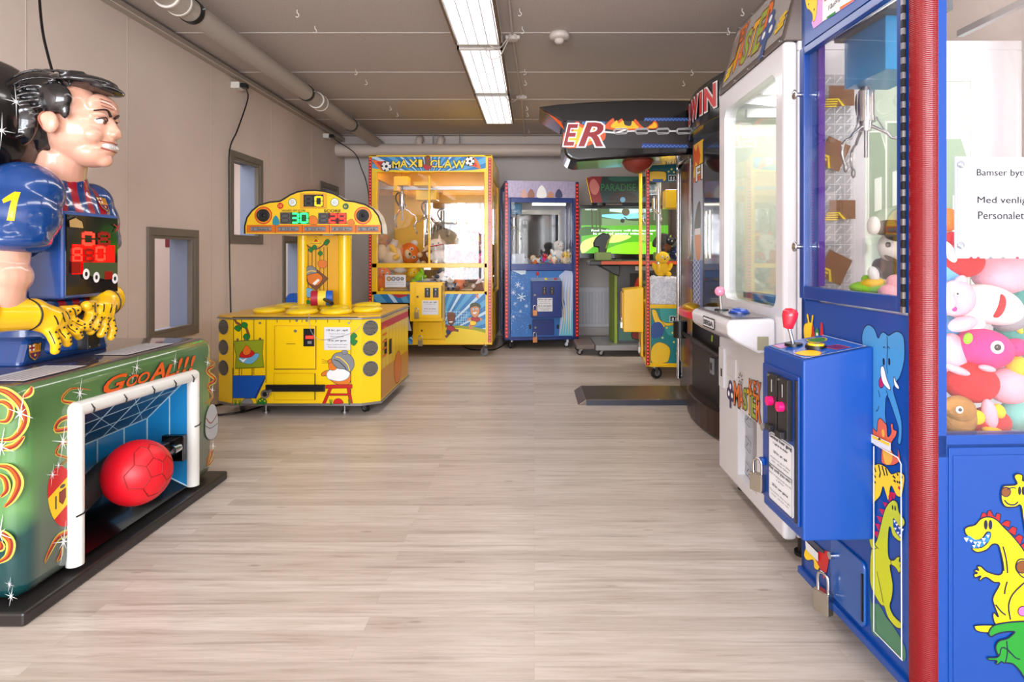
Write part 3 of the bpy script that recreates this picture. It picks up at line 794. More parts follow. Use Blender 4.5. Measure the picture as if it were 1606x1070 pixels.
# ball with raised seams
BALL = mat('red_ball', (222, 16, 34), 0.42, bump=0.05, bscale=120, var=0.08, vscale=14)
b = MB(); bc = Vector((-0.045, FBY - 0.02, 0.262)); b.ell(bc, (0.118, 0.12, 0.122), BALL, seg=48, rings=32)
ball = b.build('ball', FB, label='red rubber football')
b = MB(); SEAM = mat('ball_seam', (150, 8, 22), 0.5)
def onball(a, e, k=0.999): return bc + Vector((0.118 * math.cos(e) * math.sin(a), -0.12 * math.cos(e) * math.cos(a), 0.122 * math.sin(e))) * k
def arc(p, q, n=6):
    return [bc + ((p - bc).lerp(q - bc, t / n)).normalized() * 0.0 + Vector(tuple(((p - bc).lerp(q - bc, t / n)).normalized()[i] * (0.118, 0.12, 0.122)[i] for i in range(3))) * 0.999 for t in range(n + 1)]
ca, ce = -0.45, 0.30
pent = [onball(ca + 0.30 * math.cos(t), ce + 0.30 * math.sin(t)) for t in [PI / 2 + 2 * PI * i / 5 for i in range(5)]]
outp = [onball(ca + 0.66 * math.cos(t), ce + 0.66 * math.sin(t)) for t in [PI / 2 + 2 * PI * i / 5 for i in range(5)]]
for i in range(5):
    b.tube(arc(pent[i], pent[(i + 1) % 5]), 0.0022, SEAM, seg=5); b.tube(arc(pent[i], outp[i]), 0.0022, SEAM, seg=5)
    t0 = PI / 2 + 2 * PI * i / 5; t1 = t0 + 2 * PI / 5
    m1 = onball(ca + 0.9 * math.cos(t0 + .42), ce + 0.9 * math.sin(t0 + .42)); m2 = onball(ca + 0.9 * math.cos(t1 - .42), ce + 0.9 * math.sin(t1 - .42))
    b.tube(arc(outp[i], m1), 0.0022, SEAM, seg=5); b.tube(arc(m1, m2), 0.0022, SEAM, seg=5); b.tube(arc(m2, outp[(i + 1) % 5]), 0.0022, SEAM, seg=5)
b.build('ball_seams', ball)
# goal frame
b = MB(); PW = mat('goal_post_white', (236, 238, 234), 0.3, coat=0.4)
P = [(-0.335, FBY - .008, 0.06), (-0.335, FBY - .008, 0.580), (0.345, FBY - .008, 0.556), (0.345, FBY - .008, 0.06)]
for p, q in zip(P, P[1:]): b.cyl(p, q, 0.026, PW, seg=20)
for p in P[1:3]: b.ell(p, 0.026, PW)
b.build('goal_frame', FB, label='white goal posts and crossbar')
b = MB()
for x in (-0.29, -0.13, 0.03, 0.17, 0.30): b.tube([(x, FBY - .036, 0.556 - (x + .3) * .036), (x + .004, FBY - .037, 0.573 - (x + .3) * .036), (x - .004, FBY - .03, 0.590 - (x + .3) * .036)], .0028, INK, seg=6)
b.tube([(-.358, FBY - .03, .23), (-.335, FBY - .036, .232), (-.312, FBY - .03, .236)], .0028, INK, seg=6); b.tube([(.322, FBY - .03, .33), (.345, FBY - .036, .332), (.368, FBY - .03, .336)], .0028, INK, seg=6)
b.build('net_cord', FB)
# airbrushed artwork on the front and the end
F = front(FB, FBY); FE = side_l(FB, -0.54)
SO, SI, SW = mat('swirl_yellow', (204, 196, 84), 0.35), mat('swirl_red', (138, 40, 30), 0.35), mat('sparkle_white', (236, 240, 240), 0.35)
SOR = mat('goal_orange', (226, 92, 22), 0.35)
b = MB()
def swirl(F, pts, w):
    b.stroke(F, pts, w * 1.5, SO, px=True, smooth=5, taper=True); b.stroke(F, pts, w * .8, SI, px=True, smooth=5, taper=True); b.stroke(F, [(x - 2, y - 1) for x, y in pts], w * .35, SOR, px=True, smooth=5, taper=True)
def spark(F, x, y, r, px=True):
    u, v = F.px(x, y) if px else (x, y)
    for a in (0.25, 0.25 + PI / 2, .25 + PI / 4, .25 - PI / 4):
        k = r if a in (0.25, .25 + PI / 2) else r * .5
        b.stroke(F, [(u - math.sin(a) * k, v - math.cos(a) * k * 1.5), (u, v), (u + math.sin(a) * k, v + math.cos(a) * k * 1.5)], r * .10, SW, taper=True)
    b.disc(F, u, v, r * .16, SW, seg=10)
swirl(F, [(142, 612), (112, 610), (97, 628), (118, 634), (128, 648), (96, 658), (88, 675), (118, 672), (122, 688), (98, 696), (88, 712), (106, 720), (86, 738)], .012)
swirl(F, [(123, 716), (128, 735), (116, 750)], .012)
swirl(F, [(108, 808), (122, 815), (118, 832), (92, 842), (76, 868), (70, 884)], .016); swirl(F, [(98, 856), (94, 872), (88, 882)], .01)
for x, y, r in ((124, 617, .035), (97, 693, .045), (112, 655, .02), (80, 745, .025), (97, 850, .045), (206, 590, .025), (212, 577, .03), (272, 567, .03), (88, 730, .02), (107, 722, .02)): spark(F, x, y, r)
b.build('airbrush_artwork', FB, label='airbrushed swirls left of the goal'); b = MB()
swirl(F, [(322, 560), (336, 572), (324, 582), (338, 596), (326, 606), (334, 622), (322, 634)], .012); swirl(F, [(322, 726), (334, 706), (326, 730), (338, 716)], .010)
for x, y, r in ((325, 569, .03), (332, 612, .03), (333, 700, .03)): spark(F, x, y, r)
# hockey-mask smile
b.poly(F, [(322, 652), (330, 634), (338, 640), (341, 664), (338, 684), (328, 690), (321, 680)], mat('mask_grey', (176, 178, 180), .4), px=True, smooth=4, line=INK, lw=.002)
b.stroke(F, [(322, 656), (329, 664), (336, 656), (340, 648)], .005, SI, px=True, smooth=4); b.stroke(F, [(321, 668), (329, 672), (340, 664)], .003, INK, px=True, smooth=4)
art = b.build('airbrush_artwork', FB, label='airbrushed swirls and grey mask right of the goal'); b = MB(); b.lay = 40
# GOOAL!!!
for i, (s_, x0, y0, x1, y1) in enumerate((('G', 161, 583, 196, 620), ('O', 196, 584, 215, 609), ('O', 214, 580, 232, 604), ('A', 232, 566, 256, 600), ('L', 256, 568, 272, 594), ('!', 274, 560, 283, 587), ('!', 284, 558, 293, 585), ('!', 294, 556, 303, 583))):
    p = F.px(x0, y1 - 1); q = F.px(x1, y0 + 2)
    for mm, d, o in ((INK, -.006, .006), (SOR, 0, .004)):
        b.text(F, s_, p[0] + d, p[1] - d * .3, q[0] + d, q[1] - d * .3, mm, shear=.3, bold=.008)
b.build('lettering', FB, label='orange GOOAL!!! lettering'); b = MB()
# end face swirls
def es(pts, w): swirl(FE, [(x, y) for x, y in pts], w)
es([(-10, 690), (20, 688), (38, 666), (36, 640), (16, 618), (-6, 612), (-20, 625)], .02); es([(-8, 660), (12, 660), (18, 640), (4, 630), (-10, 636)], .014); es([(-4, 704), (22, 700), (40, 684)], .014)
es([(-10, 730), (16, 734), (30, 755), (22, 780), (8, 796)], .02); es([(-8, 742), (8, 750), (12, 768), (2, 780)], .014); es([(36, 624), (48, 616), (52, 606)], .014)
es([(-6, 884), (14, 872), (18, 850), (4, 836), (-8, 838)], .018); es([(-8, 862), (4, 858), (2, 848)], .014)
for x, y, r in ((34, 648, .04), (4, 700, .04), (2, 836, .04), (20, 934, .02), (18, 915, .015)): spark(FE, x, y, r)
b.build('end_artwork', FB, label='airbrushed swirls on the end')
# spain badge, a slightly domed oval on the front
b = MB(); u, v = F.px(97, 779); w_ = .054; h_ = .105
pts = [(u + w_ * math.cos(2 * PI * i / 40) - .02 * math.sin(2 * PI * i / 40), v + h_ * math.sin(2 * PI * i / 40)) for i in range(40)]
b.poly(F, pts, mat('flag_red', (206, 24, 24), .35))
b.poly(F, [p for p in pts if -0.055 < (p[1] - v) - (p[0] - u) * .5 < 0.055], mat('flag_yellow', (246, 204, 24), .35))
b.poly(F, [(u - .012, v + .018), (u + .014, v + .024), (u + .014, v - .008), (u + .002, v - .026), (u - .012, v - .012)], mat('crest_red', (140, 40, 24), .4), line=INK, lw=.002)
for dx in (-.026, .026): b.stroke(F, [(u + dx, v - .02 + dx * .4), (u + dx, v + .022 + dx * .4)], .006, mat('crest_brown', (90, 70, 60), .4))
b.disc(F, u + .001, v + .034, .011, mat('crest_brown', (90, 70, 60), .4), ry=.006)
b.build('flag_badge', FB, label='oval red and yellow flag badge with a crest')
# printed notices on the cabinet top
FT = Face(FB, (0, 0, .706), (1, 0, 0), (0, 1, 0))
for (x0, x1, y0, y1) in ((-.48, -.22, -.46, -.31), (0.0, .3, -.45, -.32)):
    b = MB(); b.rect(FT, x0, y0, x1, y1, mat('notice_silver', (205, 205, 210), .4))
    for k in range(5): b.rect(FT, x0 + .02, y0 + .02 + k * .023, x1 - .02, y0 + .027 + k * .023, GREY)
    b.build('instruction_label', FB, label='pale printed label on the cabinet top')

# ---- the goalkeeper figure
OFF[0] = Vector((0, -0.32, 0))
JB = mat('jersey_blue', (8, 62, 128), 0.2, coat=0.8); JR = mat('jersey_red', (160, 16, 40), 0.2, coat=0.8)
SKIN = mat('figure_skin', (226, 172, 148), 0.28, coat=0.6, var=0.10, vscale=9); HAIRM = mat('figure_hair', (18, 17, 20), 0.22, coat=0.9)
GLOVE = mat('glove_yellow', (244, 190, 10), 0.25, coat=0.7); HOODM = mat('hood_black', (14, 13, 15), 0.2, coat=0.8)
def striped():
    m = mat('striped_jersey', (8, 62, 128), 0.2, coat=0.8)
    nt, b = nodes_of(m); L = nt.links.new
    tc = N(nt, 'ShaderNodeTexCoord'); sp = N(nt, 'ShaderNodeSeparateXYZ'); L(tc.outputs['Object'], sp.inputs[0])
    # stripes fan out from the collar
    a = N(nt, 'ShaderNodeMath', operation='MULTIPLY_ADD'); a.inputs[1].default_value = -0.0; L(sp.outputs['Z'], a.inputs[0]); L(sp.outputs['X'], a.inputs[2])
    w = N(nt, 'ShaderNodeMath', operation='MULTIPLY'); w.inputs[1].default_value = 2 * PI / 0.066; L(a.outputs[0], w.inputs[0])
    s = N(nt, 'ShaderNodeMath', operation='SINE'); L(w.outputs[0], s.inputs[0])
    r = ramp(nt, [(0.45, (10, 58, 122)), (0.5, (150, 70, 90)), (0.55, (166, 16, 40))]); mr = N(nt, 'ShaderNodeMapRange'); mr.inputs['From Min'].default_value = -1
    L(s.outputs[0], mr.inputs['Value']); L(mr.outputs[0], r.inputs[0]); L(r.outputs[0], b.inputs['Base Color'])
    return m
STR = striped()
# torso: lower block + shoulders
b = MB()
b.ell((-.01, .15, 1.31), (.24, .12, .10), JB); b.ell((-.01, .14, 1.20), (.20, .14, .17), JB)
b.ell((-.01, .20, .97), (.18, .14, .24), JB); b.cyl((-.01, .20, .90), (-.01, .20, .73), .15, JB, r1=.18)
b.ell((-.11, .115, 1.27), (.10, .095, .085), JB); b.ell((.09, .115, 1.27), (.10, .095, .085), JB)
b.cyl((-.01, .15, 1.34), (-.01, .13, 1.425), .115, JB, r1=.095)
jer = blob('jersey', b, FB, [STR, JB], vox=.011, smooth=8, pick=lambda c: 0 if c.z > 0.98 else 1, label='glossy jersey with red and blue stripes')
b = MB()
b.prism([(-.24, 0), (.2, 0), (.17, .1), (-.21, .1)], .08, .42, JB, axis='y'); jb = b.build('figure_base', FB, bevel=.02, bseg=3, label='blue glossy foot of the figure')
jb.location = (0, 0, .70)
# sleeves
def sleeve(sx, name='sleeve'):
    b = MB()
    o_ = 0 if sx < 0 else -.075; g = 1 if sx < 0 else .76; dy = 0 if sx < 0 else .06; sh = Vector((-.01 + sx * .225 + o_, .07 + dy, 1.315)); el = Vector((-.01 + sx * .30 + o_ * 1.6, .06 + dy, 1.15))
    b.cyl(sh, el, .115 * g, JB, r1=.115 * g); b.ell(sh, (.118 * g, .12 * g, .115 * g), JB); b.ell(sh.lerp(el, .5), (.13 * g, .13 * g, .12), JB)
    b.ell(sh.lerp(el, 1.0), (.125 * g, .12 * g, .05), JB)
    for k in range(6):
        a = k * 1.05; b.ell(sh.lerp(el, .85) + Vector((math.sin(a) * .092 * g, math.cos(a) * .092 * g, 0)), (.03, .03, .05), JB)
    return blob(name, b, FB, [JB], vox=.010, smooth=4, label='puffed glossy blue sleeve')
sl = sleeve(-1); sleeve(1)
# bare body: arms, neck and head in one skin
def arm(b, sx):
    o_ = 0 if sx < 0 else -.17; g = 1 if sx < 0 else .72; dy = 0 if sx < 0 else .04; el = Vector((-.01 + sx * .31 + o_, .08 + dy, 1.12)); fo = Vector((-.01 + sx * .345 + o_, .075 + dy, .95)); wr = Vector((-.01 + sx * .29 + o_, .03 + dy * .5, .89))
    b.cyl(el, fo, .085 * g, SKIN, r1=.088 * g); b.cyl(fo, wr, .078 * g, SKIN, r1=.05); b.ell(fo, .088 * g, SKIN); b.ell(el.lerp(fo, .55) + Vector((0, -.015 * g, 0)), (.096 * g, .088 * g, .075), SKIN)
HC = Vector((-.045, .065, 1.605))        # head centre
yaw = math.radians(12); HR = Matrix.Rotation(yaw, 3, 'Z')
def H(x, y, z): return HC + HR @ (Vector((x, y, z)) * 1.06)
b = MB()
arm(b, -1); arm(b, 1)
b.cyl((-.015, .14, 1.36), (-.03, .10, 1.50), .092, SKIN, r1=.085)
body_arms = None
b.ell(H(0, .03, .05), (.118, .145, .135), SKIN)                      # skull
b.ell(H(0, -.03, -.02), (.102, .115, .125), SKIN)                    # face mass
b.ell(H(0, -.075, -.105), (.075, .065, .055), SKIN)                  # jaw
b.ell(H(0, -.112, -.128), (.036, .03, .028), SKIN)                   # chin
b.ell(H(0, -.112, .065), (.080, .03, .05), SKIN)                    # forehead
for s in (-1, 1):
    b.ell(H(s * .045, -.118, .028), (.034, .026, .013), SKIN)        # brow ridge
    b.ell(H(s * .052, -.098, -.045), (.036, .036, .034), SKIN)       # cheek
    b.ell(H(s * .122, -.005, -.02), (.018, .030, .042), SKIN); b.ell(H(s * .124, .010, -.005), (.016, .018, .024), SKIN)          # ear
    b.ell(H(s * .016, -.150, -.036), (.014, .018, .012), SKIN)       # nostril wing
b.cyl(H(0, -.128, .022), H(0, -.152, -.028), .016, SKIN, r1=.022); b.ell(H(0, -.154, -.032), (.022, .018, .019), SKIN)   # nose
b.ell(H(0, -.128, -.062), (.045, .022, .011), SKIN); b.ell(H(0, -.124, -.098), (.040, .022, .012), SKIN)                  # lips
fig = blob('figure_body', b, FB, [SKIN], vox=.0062, smooth=3, label='flesh coloured arms, neck and head')
# eyes, brows, teeth, ear shade painted as a dark line
for s in (-1, 1):
    b = MB()
    b.ell(H(s * .042, -.121, .006), (.023, .016, .012), mat('eye_white', (238, 238, 240), .15, coat=.8), seg=20)
    b.ell(H(s * .042 + .002, -.1345, .005), (.010, .005, .010), mat('iris', (110, 62, 28), .2, coat=.8)); b.ell(H(s * .042 + .002, -.139, .005), (.005, .0025, .005), INK)
    b.build('eye', fig)
BRM = mat('brow_brown', (48, 26, 20), .5)
for s in (-1, 1):
    b = MB()
    b.tube([H(s * .016, -.143, .030), H(s * .045, -.143, .047), H(s * .080, -.118, .036)], lambda t: .0055 - .003 * t, BRM, cat=5)
    b.tube([H(s * .020, -.135, .012), H(s * .042, -.139, .020), H(s * .066, -.119, .008)], .0022, BRM, cat=5)
    b.build('eyebrow', fig); b = MB()
    b.tube([H(s * .112 , -.0 , .0), H(s * .132, .008, .012), H(s * .134, .022, -.012), H(s * .124, .01, -.048)], .004, mat('ear_shade', (150, 84, 60), .4), cat=4)
    b.build('ear_shade_line', fig)

b = MB()
b.ell(H(0, -.137, -.080), (.044, .014, .0135), mat('teeth', (244, 242, 236), .2, coat=.8), seg=24)
b.build('teeth', fig, label='grinning white teeth'); b = MB()
for i in range(-3, 4): b.tube([H(i * .011, -.152 + abs(i) * .0013, -.088), H(i * .011, -.152 + abs(i) * .0013, -.072)], .0008, GREY, seg=4)
b.tube([H(-.046, -.124, -.066), H(-.022, -.148, -.0665), H(0, -.152, -.068), H(.022, -.148, -.0665), H(.046, -.124, -.066)], .0022, mat('lip', (158, 84, 66), .35), cat=4, seg=6)
b.tube([H(-.044, -.124, -.09), H(-.022, -.146, -.0955), H(0, -.150, -.097), H(.022, -.146, -.0955), H(.044, -.124, -.09)], .003, mat('lip', (158, 84, 66), .35), cat=4, seg=6)
for k in range(3): b.tube([H(-.05, -.128 + k * .002, .062 + k * .012), H(0, -.142 + k * .002, .060 + k * .012), H(.05, -.128 + k * .002, .064 + k * .012)], .0014, mat('wrinkle', (170, 112, 92), .5), cat=4, seg=5)
b.build('mouth_lines', fig)
# hair
b = MB()
b.ell(H(0, .075, .075), (.145, .155, .115), HAIRM); b.ell(H(0, .11, -.01), (.138, .12, .14), HAIRM); b.ell(H(0, -.045, .145), (.112, .12, .034), HAIRM)
b.ell(H(0, -.125, .128), (.080, .045, .020), HAIRM); b.ell(H(0, .12, -.08), (.115, .085, .075), HAIRM)
for s in (-1, 1):
    b.ell(H(s * .110, -.005, .065), (.034, .072, .060), HAIRM); b.ell(H(s * .118, -.048, .03), (.014, .018, .038), HAIRM); b.ell(H(s * .118, .085, -.02), (.035, .06, .09), HAIRM)
for k in range(10):
    for s in (-1, 1):
        z = .165 - k * .027
        b.tube([H(s * (.070 + .009 * k), -.085 + .016 * k, z + .006), H(s * (.140 + .002 * min(k, 4)), .03 + .008 * k, z - .015), H(s * .138, .10 + .003 * k, z - .045), H(s * .10, .19, z - .07)], .0062, HAIRM, cat=4, seg=6)
hair = blob('hair', b, FB, [HAIRM], vox=.0058, smooth=1, label='glossy black swept hair')
# gloves
def glove(sx, nm='glove'):
    b = MB(); dz = 0.02 if sx < 0 else .03; hx = 0 if sx < 0 else .185; cx = 0 if sx < 0 else .05
    W = Vector((-.01 + sx * (.265 - hx), .01, .875 + dz))
    b.cyl((-.01 + sx * (.385 - hx - cx), .06, .885 + dz), W, .062, GLOVE, r1=.054); b.ell(W, .056, GLOVE)
    b.cyl((-.01 + sx * (.395 - hx - cx), .065, .888 + dz), (-.01 + sx * (.375 - hx - cx), .055, .884 + dz), .072, GLOVE, r1=.07)
    P0 = Vector((-.01 + sx * (.205 - hx), -.015, .845 + dz)); b.ell(P0, (.062, .042, .052), GLOVE); b.cyl(W, P0, .052, GLOVE, r1=.05)
    K = []
    for k in range(4):
        a = Vector((-.01 + sx * (.235 - hx - k * .032), -.028, .815 + dz + k * .008)); c = a + Vector((-sx * (.004 + .014 * k), -.018, -.046 + .006 * k)); d = c + Vector((-sx * (.002 + .008 * k), .004, -.026 + .004 * k))
        b.cyl(a, c, .0185, GLOVE, r1=.0165); b.cyl(c, d, .0165, GLOVE, r1=.0145); b.ell(d, .0155, GLOVE); b.ell(c, .0175, GLOVE); b.ell(a, .022, GLOVE); K.append((a, c, d))
    a = Vector((-.01 + sx * (.17 - hx), -.015, .872 + dz)); c = a + Vector((-sx * .05, -.012, .004)); b.cyl(a, c, .025, GLOVE, r1=.019); b.ell(c, .0205, GLOVE)
    o = blob(nm, b, FB, [GLOVE], vox=.0052, smooth=2, label='big yellow goalkeeper glove')
    q = MB(); DM = mat('glove_black', (30, 22, 8), .4)
    def snap(p):
        ok, loc, no, ix = o.closest_point_on_mesh(Vector(p) + OFF[0]); return loc - OFF[0] + no * .0005
    for a, c, d in K:
        for p in (a.lerp(c, .1), a.lerp(c, .55), c.lerp(d, .1), c.lerp(d, .9)):
            q.ell(snap(p + Vector((0, -.03, .0))), (.005, .003, .004), DM, seg=8, rings=5)
        q.tube([snap(a + Vector((sx * .012, -.03, .055))), snap(a + Vector((sx * .006, -.035, .038))), snap(a + Vector((0, -.035, .018)))], .0024, DM, seg=5, cat=3)
        q.tube([snap(a.lerp(c, t) + Vector((sx * .017, -.012, 0))) for t in (0, .5, 1)], .0016, DM, seg=5)
    for t in (0, .5): q.ell(snap(Vector((-.01 + sx * (.16 - hx - t * .06), -.05, .875 + dz))), (.005, .003, .004), DM, seg=8, rings=5)
    W2 = W + Vector((sx * .02, 0, 0))
    q.tube([snap(W2 + Vector((0, -.06 * math.cos(t), .06 * math.sin(t)))) for t in (-1.4, -.7, 0, .7, 1.4)], .0035, DM, seg=6, cat=3)
    q.build('glove_marks', o)
    return o
glove(-1); glove(1)
def surf(obj, root, x, y, up=(0, 0, 1)):
    """face lying on a rounded part where the photo point x, y meets it"""
    M = Matrix.Translation(root.location) @ root.rotation_euler.to_matrix().to_4x4(); I = M.inverted()
    c = I @ Vector((0, 0, CAMZ)); d = (I.to_3x3() @ pixray(x, y)).normalized()
    ok, loc, no, ix = obj.ray_cast(c, d)
    if not ok: loc = c + d * 2.9; no = -d
    U = Vector(up).cross(no).normalized(); V = no.cross(U)
    return Face(root, loc - OFF[0], U, V)
bpy.context.view_layer.update()
def project(o_target, F, pts_uv, m, name, parent, depth=.15, out=.0015):
    bm = bmesh.new(); vs_ = [bm.verts.new(F.pt(u, v, depth)) for u, v in pts_uv]; bm.faces.new(vs_)
    bmesh.ops.triangulate(bm, faces=bm.faces[:]); bmesh.ops.subdivide_edges(bm, edges=bm.edges[:], cuts=6, use_grid_fill=True)
    n = -F.N
    for v in bm.verts:
        v.co = v.co + OFF[0]
        ok, loc, no, idx = o_target.ray_cast(v.co, n)
        v.co = (loc + no * out) if ok else v.co + n * depth
    me = bpy.data.meshes.new(name); bm.to_mesh(me); bm.free(); me.materials.append(m)
    o = bpy.data.objects.new(name, me); COL.objects.link(o); o.parent = parent
    return o
FS = surf(sl, FB, 15, 322)
NUM = mat('number_yellow', (250, 196, 16), .25, coat=.5)
k = .052
one = [(-.55, .35), (.20, 1.0), (.62, 1.0), (.35, -1.0), (-.15, -1.0), (.10, .35), (-.42, .12)]
num = project(sl, FS, [(x * k * .7, y * k) for x, y in one], NUM, 'number', sl); num['label'] = 'yellow number 1 on the sleeve'
# chest display box
DB = mat('display_housing', (40, 84, 160), .2, coat=.8, var=.2, vscale=7)
b = MB(); b.box(-.155, .135, .0 , .32, .935, 1.265, DB); b.build('display_box', FB, bevel=.014, bseg=3, label='blue display housing on the chest')
b = MB()
b.box(-.142, .122, -.006, .003, .95, 1.25, mat('display_black', (26, 24, 26), .1, coat=.8)); F2 = front(FB, -.006)
b.prect(F2, 112, 383, 180, 428, mat('display_red_glow', (170, 6, 10), .25, emit=.9, ergb=(190, 0, 0)))
LR = LEDR; LRD = mat('dim_red_led', (120, 8, 8), .3, emit=.3, ergb=(160, 0, 0))
for ch, x0, y0, x1, y1, l in (('0', 128, 364, 148, 386, LR), ('8', 152, 364, 172, 386, LRD), ('8', 112, 388, 128, 412, LR), ('0', 148, 386, 164, 410, LR), ('8', 130, 390, 146, 412, LRD)):
    p = F2.px(x0, y1); q = F2.px(x1, y0); b.seven(F2, p[0], p[1], q[0] - p[0], q[1] - p[1], ch, l)
b.prect(F2, 110, 410, 124, 428, LRD); b.poly(F2, [(128, 412), (182, 412), (182, 436), (160, 438), (128, 430)], mat('display_pitch', (66, 80, 44), .5), px=True)
for x, y in ((133, 430), (149, 435), (178, 437)): 
    p = F2.px(x, y); b.disc(F2, p[0], p[1], .017, WPR, ry=.021); b.disc(F2, p[0], p[1], .007, INK, ry=.009)
b.prect(F2, 162, 426, 174, 438, LRD); b.poly(F2, [(106, 346), (116, 342), (126, 348), (128, 358), (107, 356)], mat('display_tan', (196, 160, 100), .5), px=True)
b.stroke(F2, [(176, 352), (184, 358), (178, 364), (186, 350)], .004, RED, px=True)
b.build('score_display', FB, label='dark score display with glowing red digits')
# jersey hem under the display, crest, coin slot
FJ = front(FB, .04)
def crest(F, u, v, s, parent, nm='club_crest'):
    b = MB(); sh = [(-1, 1), (-.5, .9), (0, 1.05), (.5, .9), (1, 1), (.9, .1), (.8, -.6), (0, -1.25), (-.8, -.6), (-.9, .1)]
    P = [(u + x * s, v + y * s) for x, y in sh]
    b.poly(F, P, mat('crest_gold', (236, 180, 40), .3), line=INK, lw=s * .12)
    b.rect(F, u - .82 * s, v + .1 * s, u - .04 * s, v + .85 * s, WPR); b.rect(F, u - .55 * s, v + .1 * s, u - .32 * s, v + .85 * s, JR); b.rect(F, u - .82 * s, v + .37 * s, u - .04 * s, v + .6 * s, JR)
    for k in range(3): b.rect(F, u + (.1 + k * .26) * s, v + .1 * s, u + (.22 + k * .26) * s, v + .85 * s, JR)
    b.rect(F, u - .85 * s, v - .12 * s, u + .85 * s, v + .08 * s, mat('crest_gold2', (226, 150, 30), .3))
    lo = [(-.78, -.14), (.78, -.14), (.66, -.58), (0, -1.05), (-.66, -.58)]
    b.poly(F, [(u + x * s, v + y * s) for x, y in lo], mat('crest_blue', (30, 40, 110), .3))
    for x in (-.5, 0, .5): b.poly(F, [(u + (x - .1) * s, v - .16 * s), (u + (x + .1) * s, v - .16 * s), (u + (x * .7 + .1) * s, v - .72 * s), (u + (x * .7 - .1) * s, v - .72 * s)], JR)
    b.disc(F, u, v - .5 * s, .17 * s, mat('crest_gold', (236, 180, 40), .3))
    return b.build(nm, parent, label='small shield crest')
crF = surf(jer, FB, 162, 320); crest(crF, 0, 0, .030, FB)
crF = Face(FB, (0, .079, 0), (1, 0, 0), (0, 0, 1)); p = crF.px(54, 551); crest(crF, p[0], p[1], .028, FB)
b = MB(); b.box(-.045, .02, -.01, .1, .735, .895, BLACK); F3 = front(FB, -.01)
b.box(-.02, -.0, -.016, -.01, .84, .88, GREY); b.box(-.002, .03, -.022, -.01, .80, .815, WPR)
for z in (.745, .885):
    for x in (-.037, .012): b.cyl((x, -.012, z), (x, -.009, z), .004, STEEL, seg=8)
b.build('coin_slot', FB, bevel=.002)
b = MB(); b.prism([(-.155, .93), (.13, .93), (.10, .86), (-.12, .86)], .03, .2, STR, axis='y'); b.build('jersey_hem', FB, bevel=.015, bseg=3)
# rounded black hood behind the head
b = MB()
b.ell((-.17, .25, 1.59), (.25, .15, .225), HOODM, seg=40, rings=24); b.ell((-.05, .34, 1.60), (.28, .12, .215), HOODM, seg=40, rings=24)
b.cyl((-.06, .36, .75), (-.06, .36, 1.6), .12, HOODM)
hd = blob('hood', b, FB, [HOODM], vox=.013, smooth=6, label='glossy black hood with painted stars behind the head')
bpy.context.view_layer.update()
FH = Face(FB, (-.5, .2, 1.6), Vector((.8, -.62, 0)))
for (x, y, r) in ((35, 153, .045), (10, 200, .042)):
    p = FH.px(x, y); st = []
    for i in range(16):
        a = 2 * PI * i / 16; rr = r * (1.5 if i % 8 == 4 else 1.0 if i % 8 == 0 else .45 if i % 4 == 2 else .10)
        st.append((p[0] + rr * math.cos(a), p[1] + rr * math.sin(a)))
    bm = bmesh.new(); n = -FH.N; c0 = None; ring = []
    for (u, v) in [p] + st:
        ok, loc, no, ix = hd.ray_cast(FH.pt(u, v, .6) + OFF[0], n)
        ring.append((loc + no * .003) if ok else FH.pt(u, v) + OFF[0])
    me = bpy.data.meshes.new('star'); me.from_pydata([tuple(q) for q in ring], [], [(0, 1 + i, 1 + (i + 1) % 16) for i in range(16)]); me.materials.append(SW)
    o = bpy.data.objects.new('painted_star', me); COL.objects.link(o); o.parent = hd
b = MB(); b.box(-.52, -.36, .34, .42, 1.80, 1.835, mat('dark_bracket', (50, 52, 56), .5)); b.build('rear_bracket', FB)
OFF[0] = Vector((0, 0, 0))
# ================================================================ yellow whack game with round heads and an arched score sign
WH = thing('whack_game', 'yellow octagonal mallet game with arched score sign reading SCORE and printed garden fence', 'arcade machine', (-1.625, 4.0, 0), 0)
YB1 = mat('whack_yellow', (250, 206, 6), 0.3, coat=0.3); YS = mat('whack_side', (226, 168, 26), 0.25, coat=0.3)
OCT = [(-.43, 0), (.445, 0), (.56, .07), (.56, .95), (-.565, .95), (-.565, .07)]
b = MB(); b.prism(OCT, .085, .66, YB1, axis='z'); b.build('cabinet', WH, bevel=.004)
def scale_oct(k): return [(x * k, .475 + (y - .475) * k) for x, y in OCT]
b = MB(); b.prism(scale_oct(1.012), .072, .088, STEEL, axis='z'); b.build('steel_skirt', WH)
b = MB(); b.prism(scale_oct(1.018), .66, .672, STEEL, axis='z'); b.prism(scale_oct(1.0), .672, .684, mat('top_board', (226, 176, 50), .3), axis='z'); b.build('top_board', WH, bevel=.002, label='top board with steel edge')
for x, y in ((-.25, .1), (.30, .1), (-.25, .85), (.3, .85)):
    b = MB(); b.cyl((x, y, 0), (x, y, .012), .026, STEEL); b.cyl((x, y, .01), (x, y, .075), .009, STEEL); b.build('leveling_foot', WH)
castor(WH, -.42, .12, r=.028, top=.075); castor(WH, .44, .12, r=.03, top=.075, ang=1.0); castor(WH, .44, .85, r=.028, top=.075)
F = front(WH, 0)
FL = Face(WH, (-.43, 0, 0), (.135, -.07, 0)); FR = Face(WH, (.445, 0, 0), (.115, .07, 0)); FSD = side_r(WH, .56)
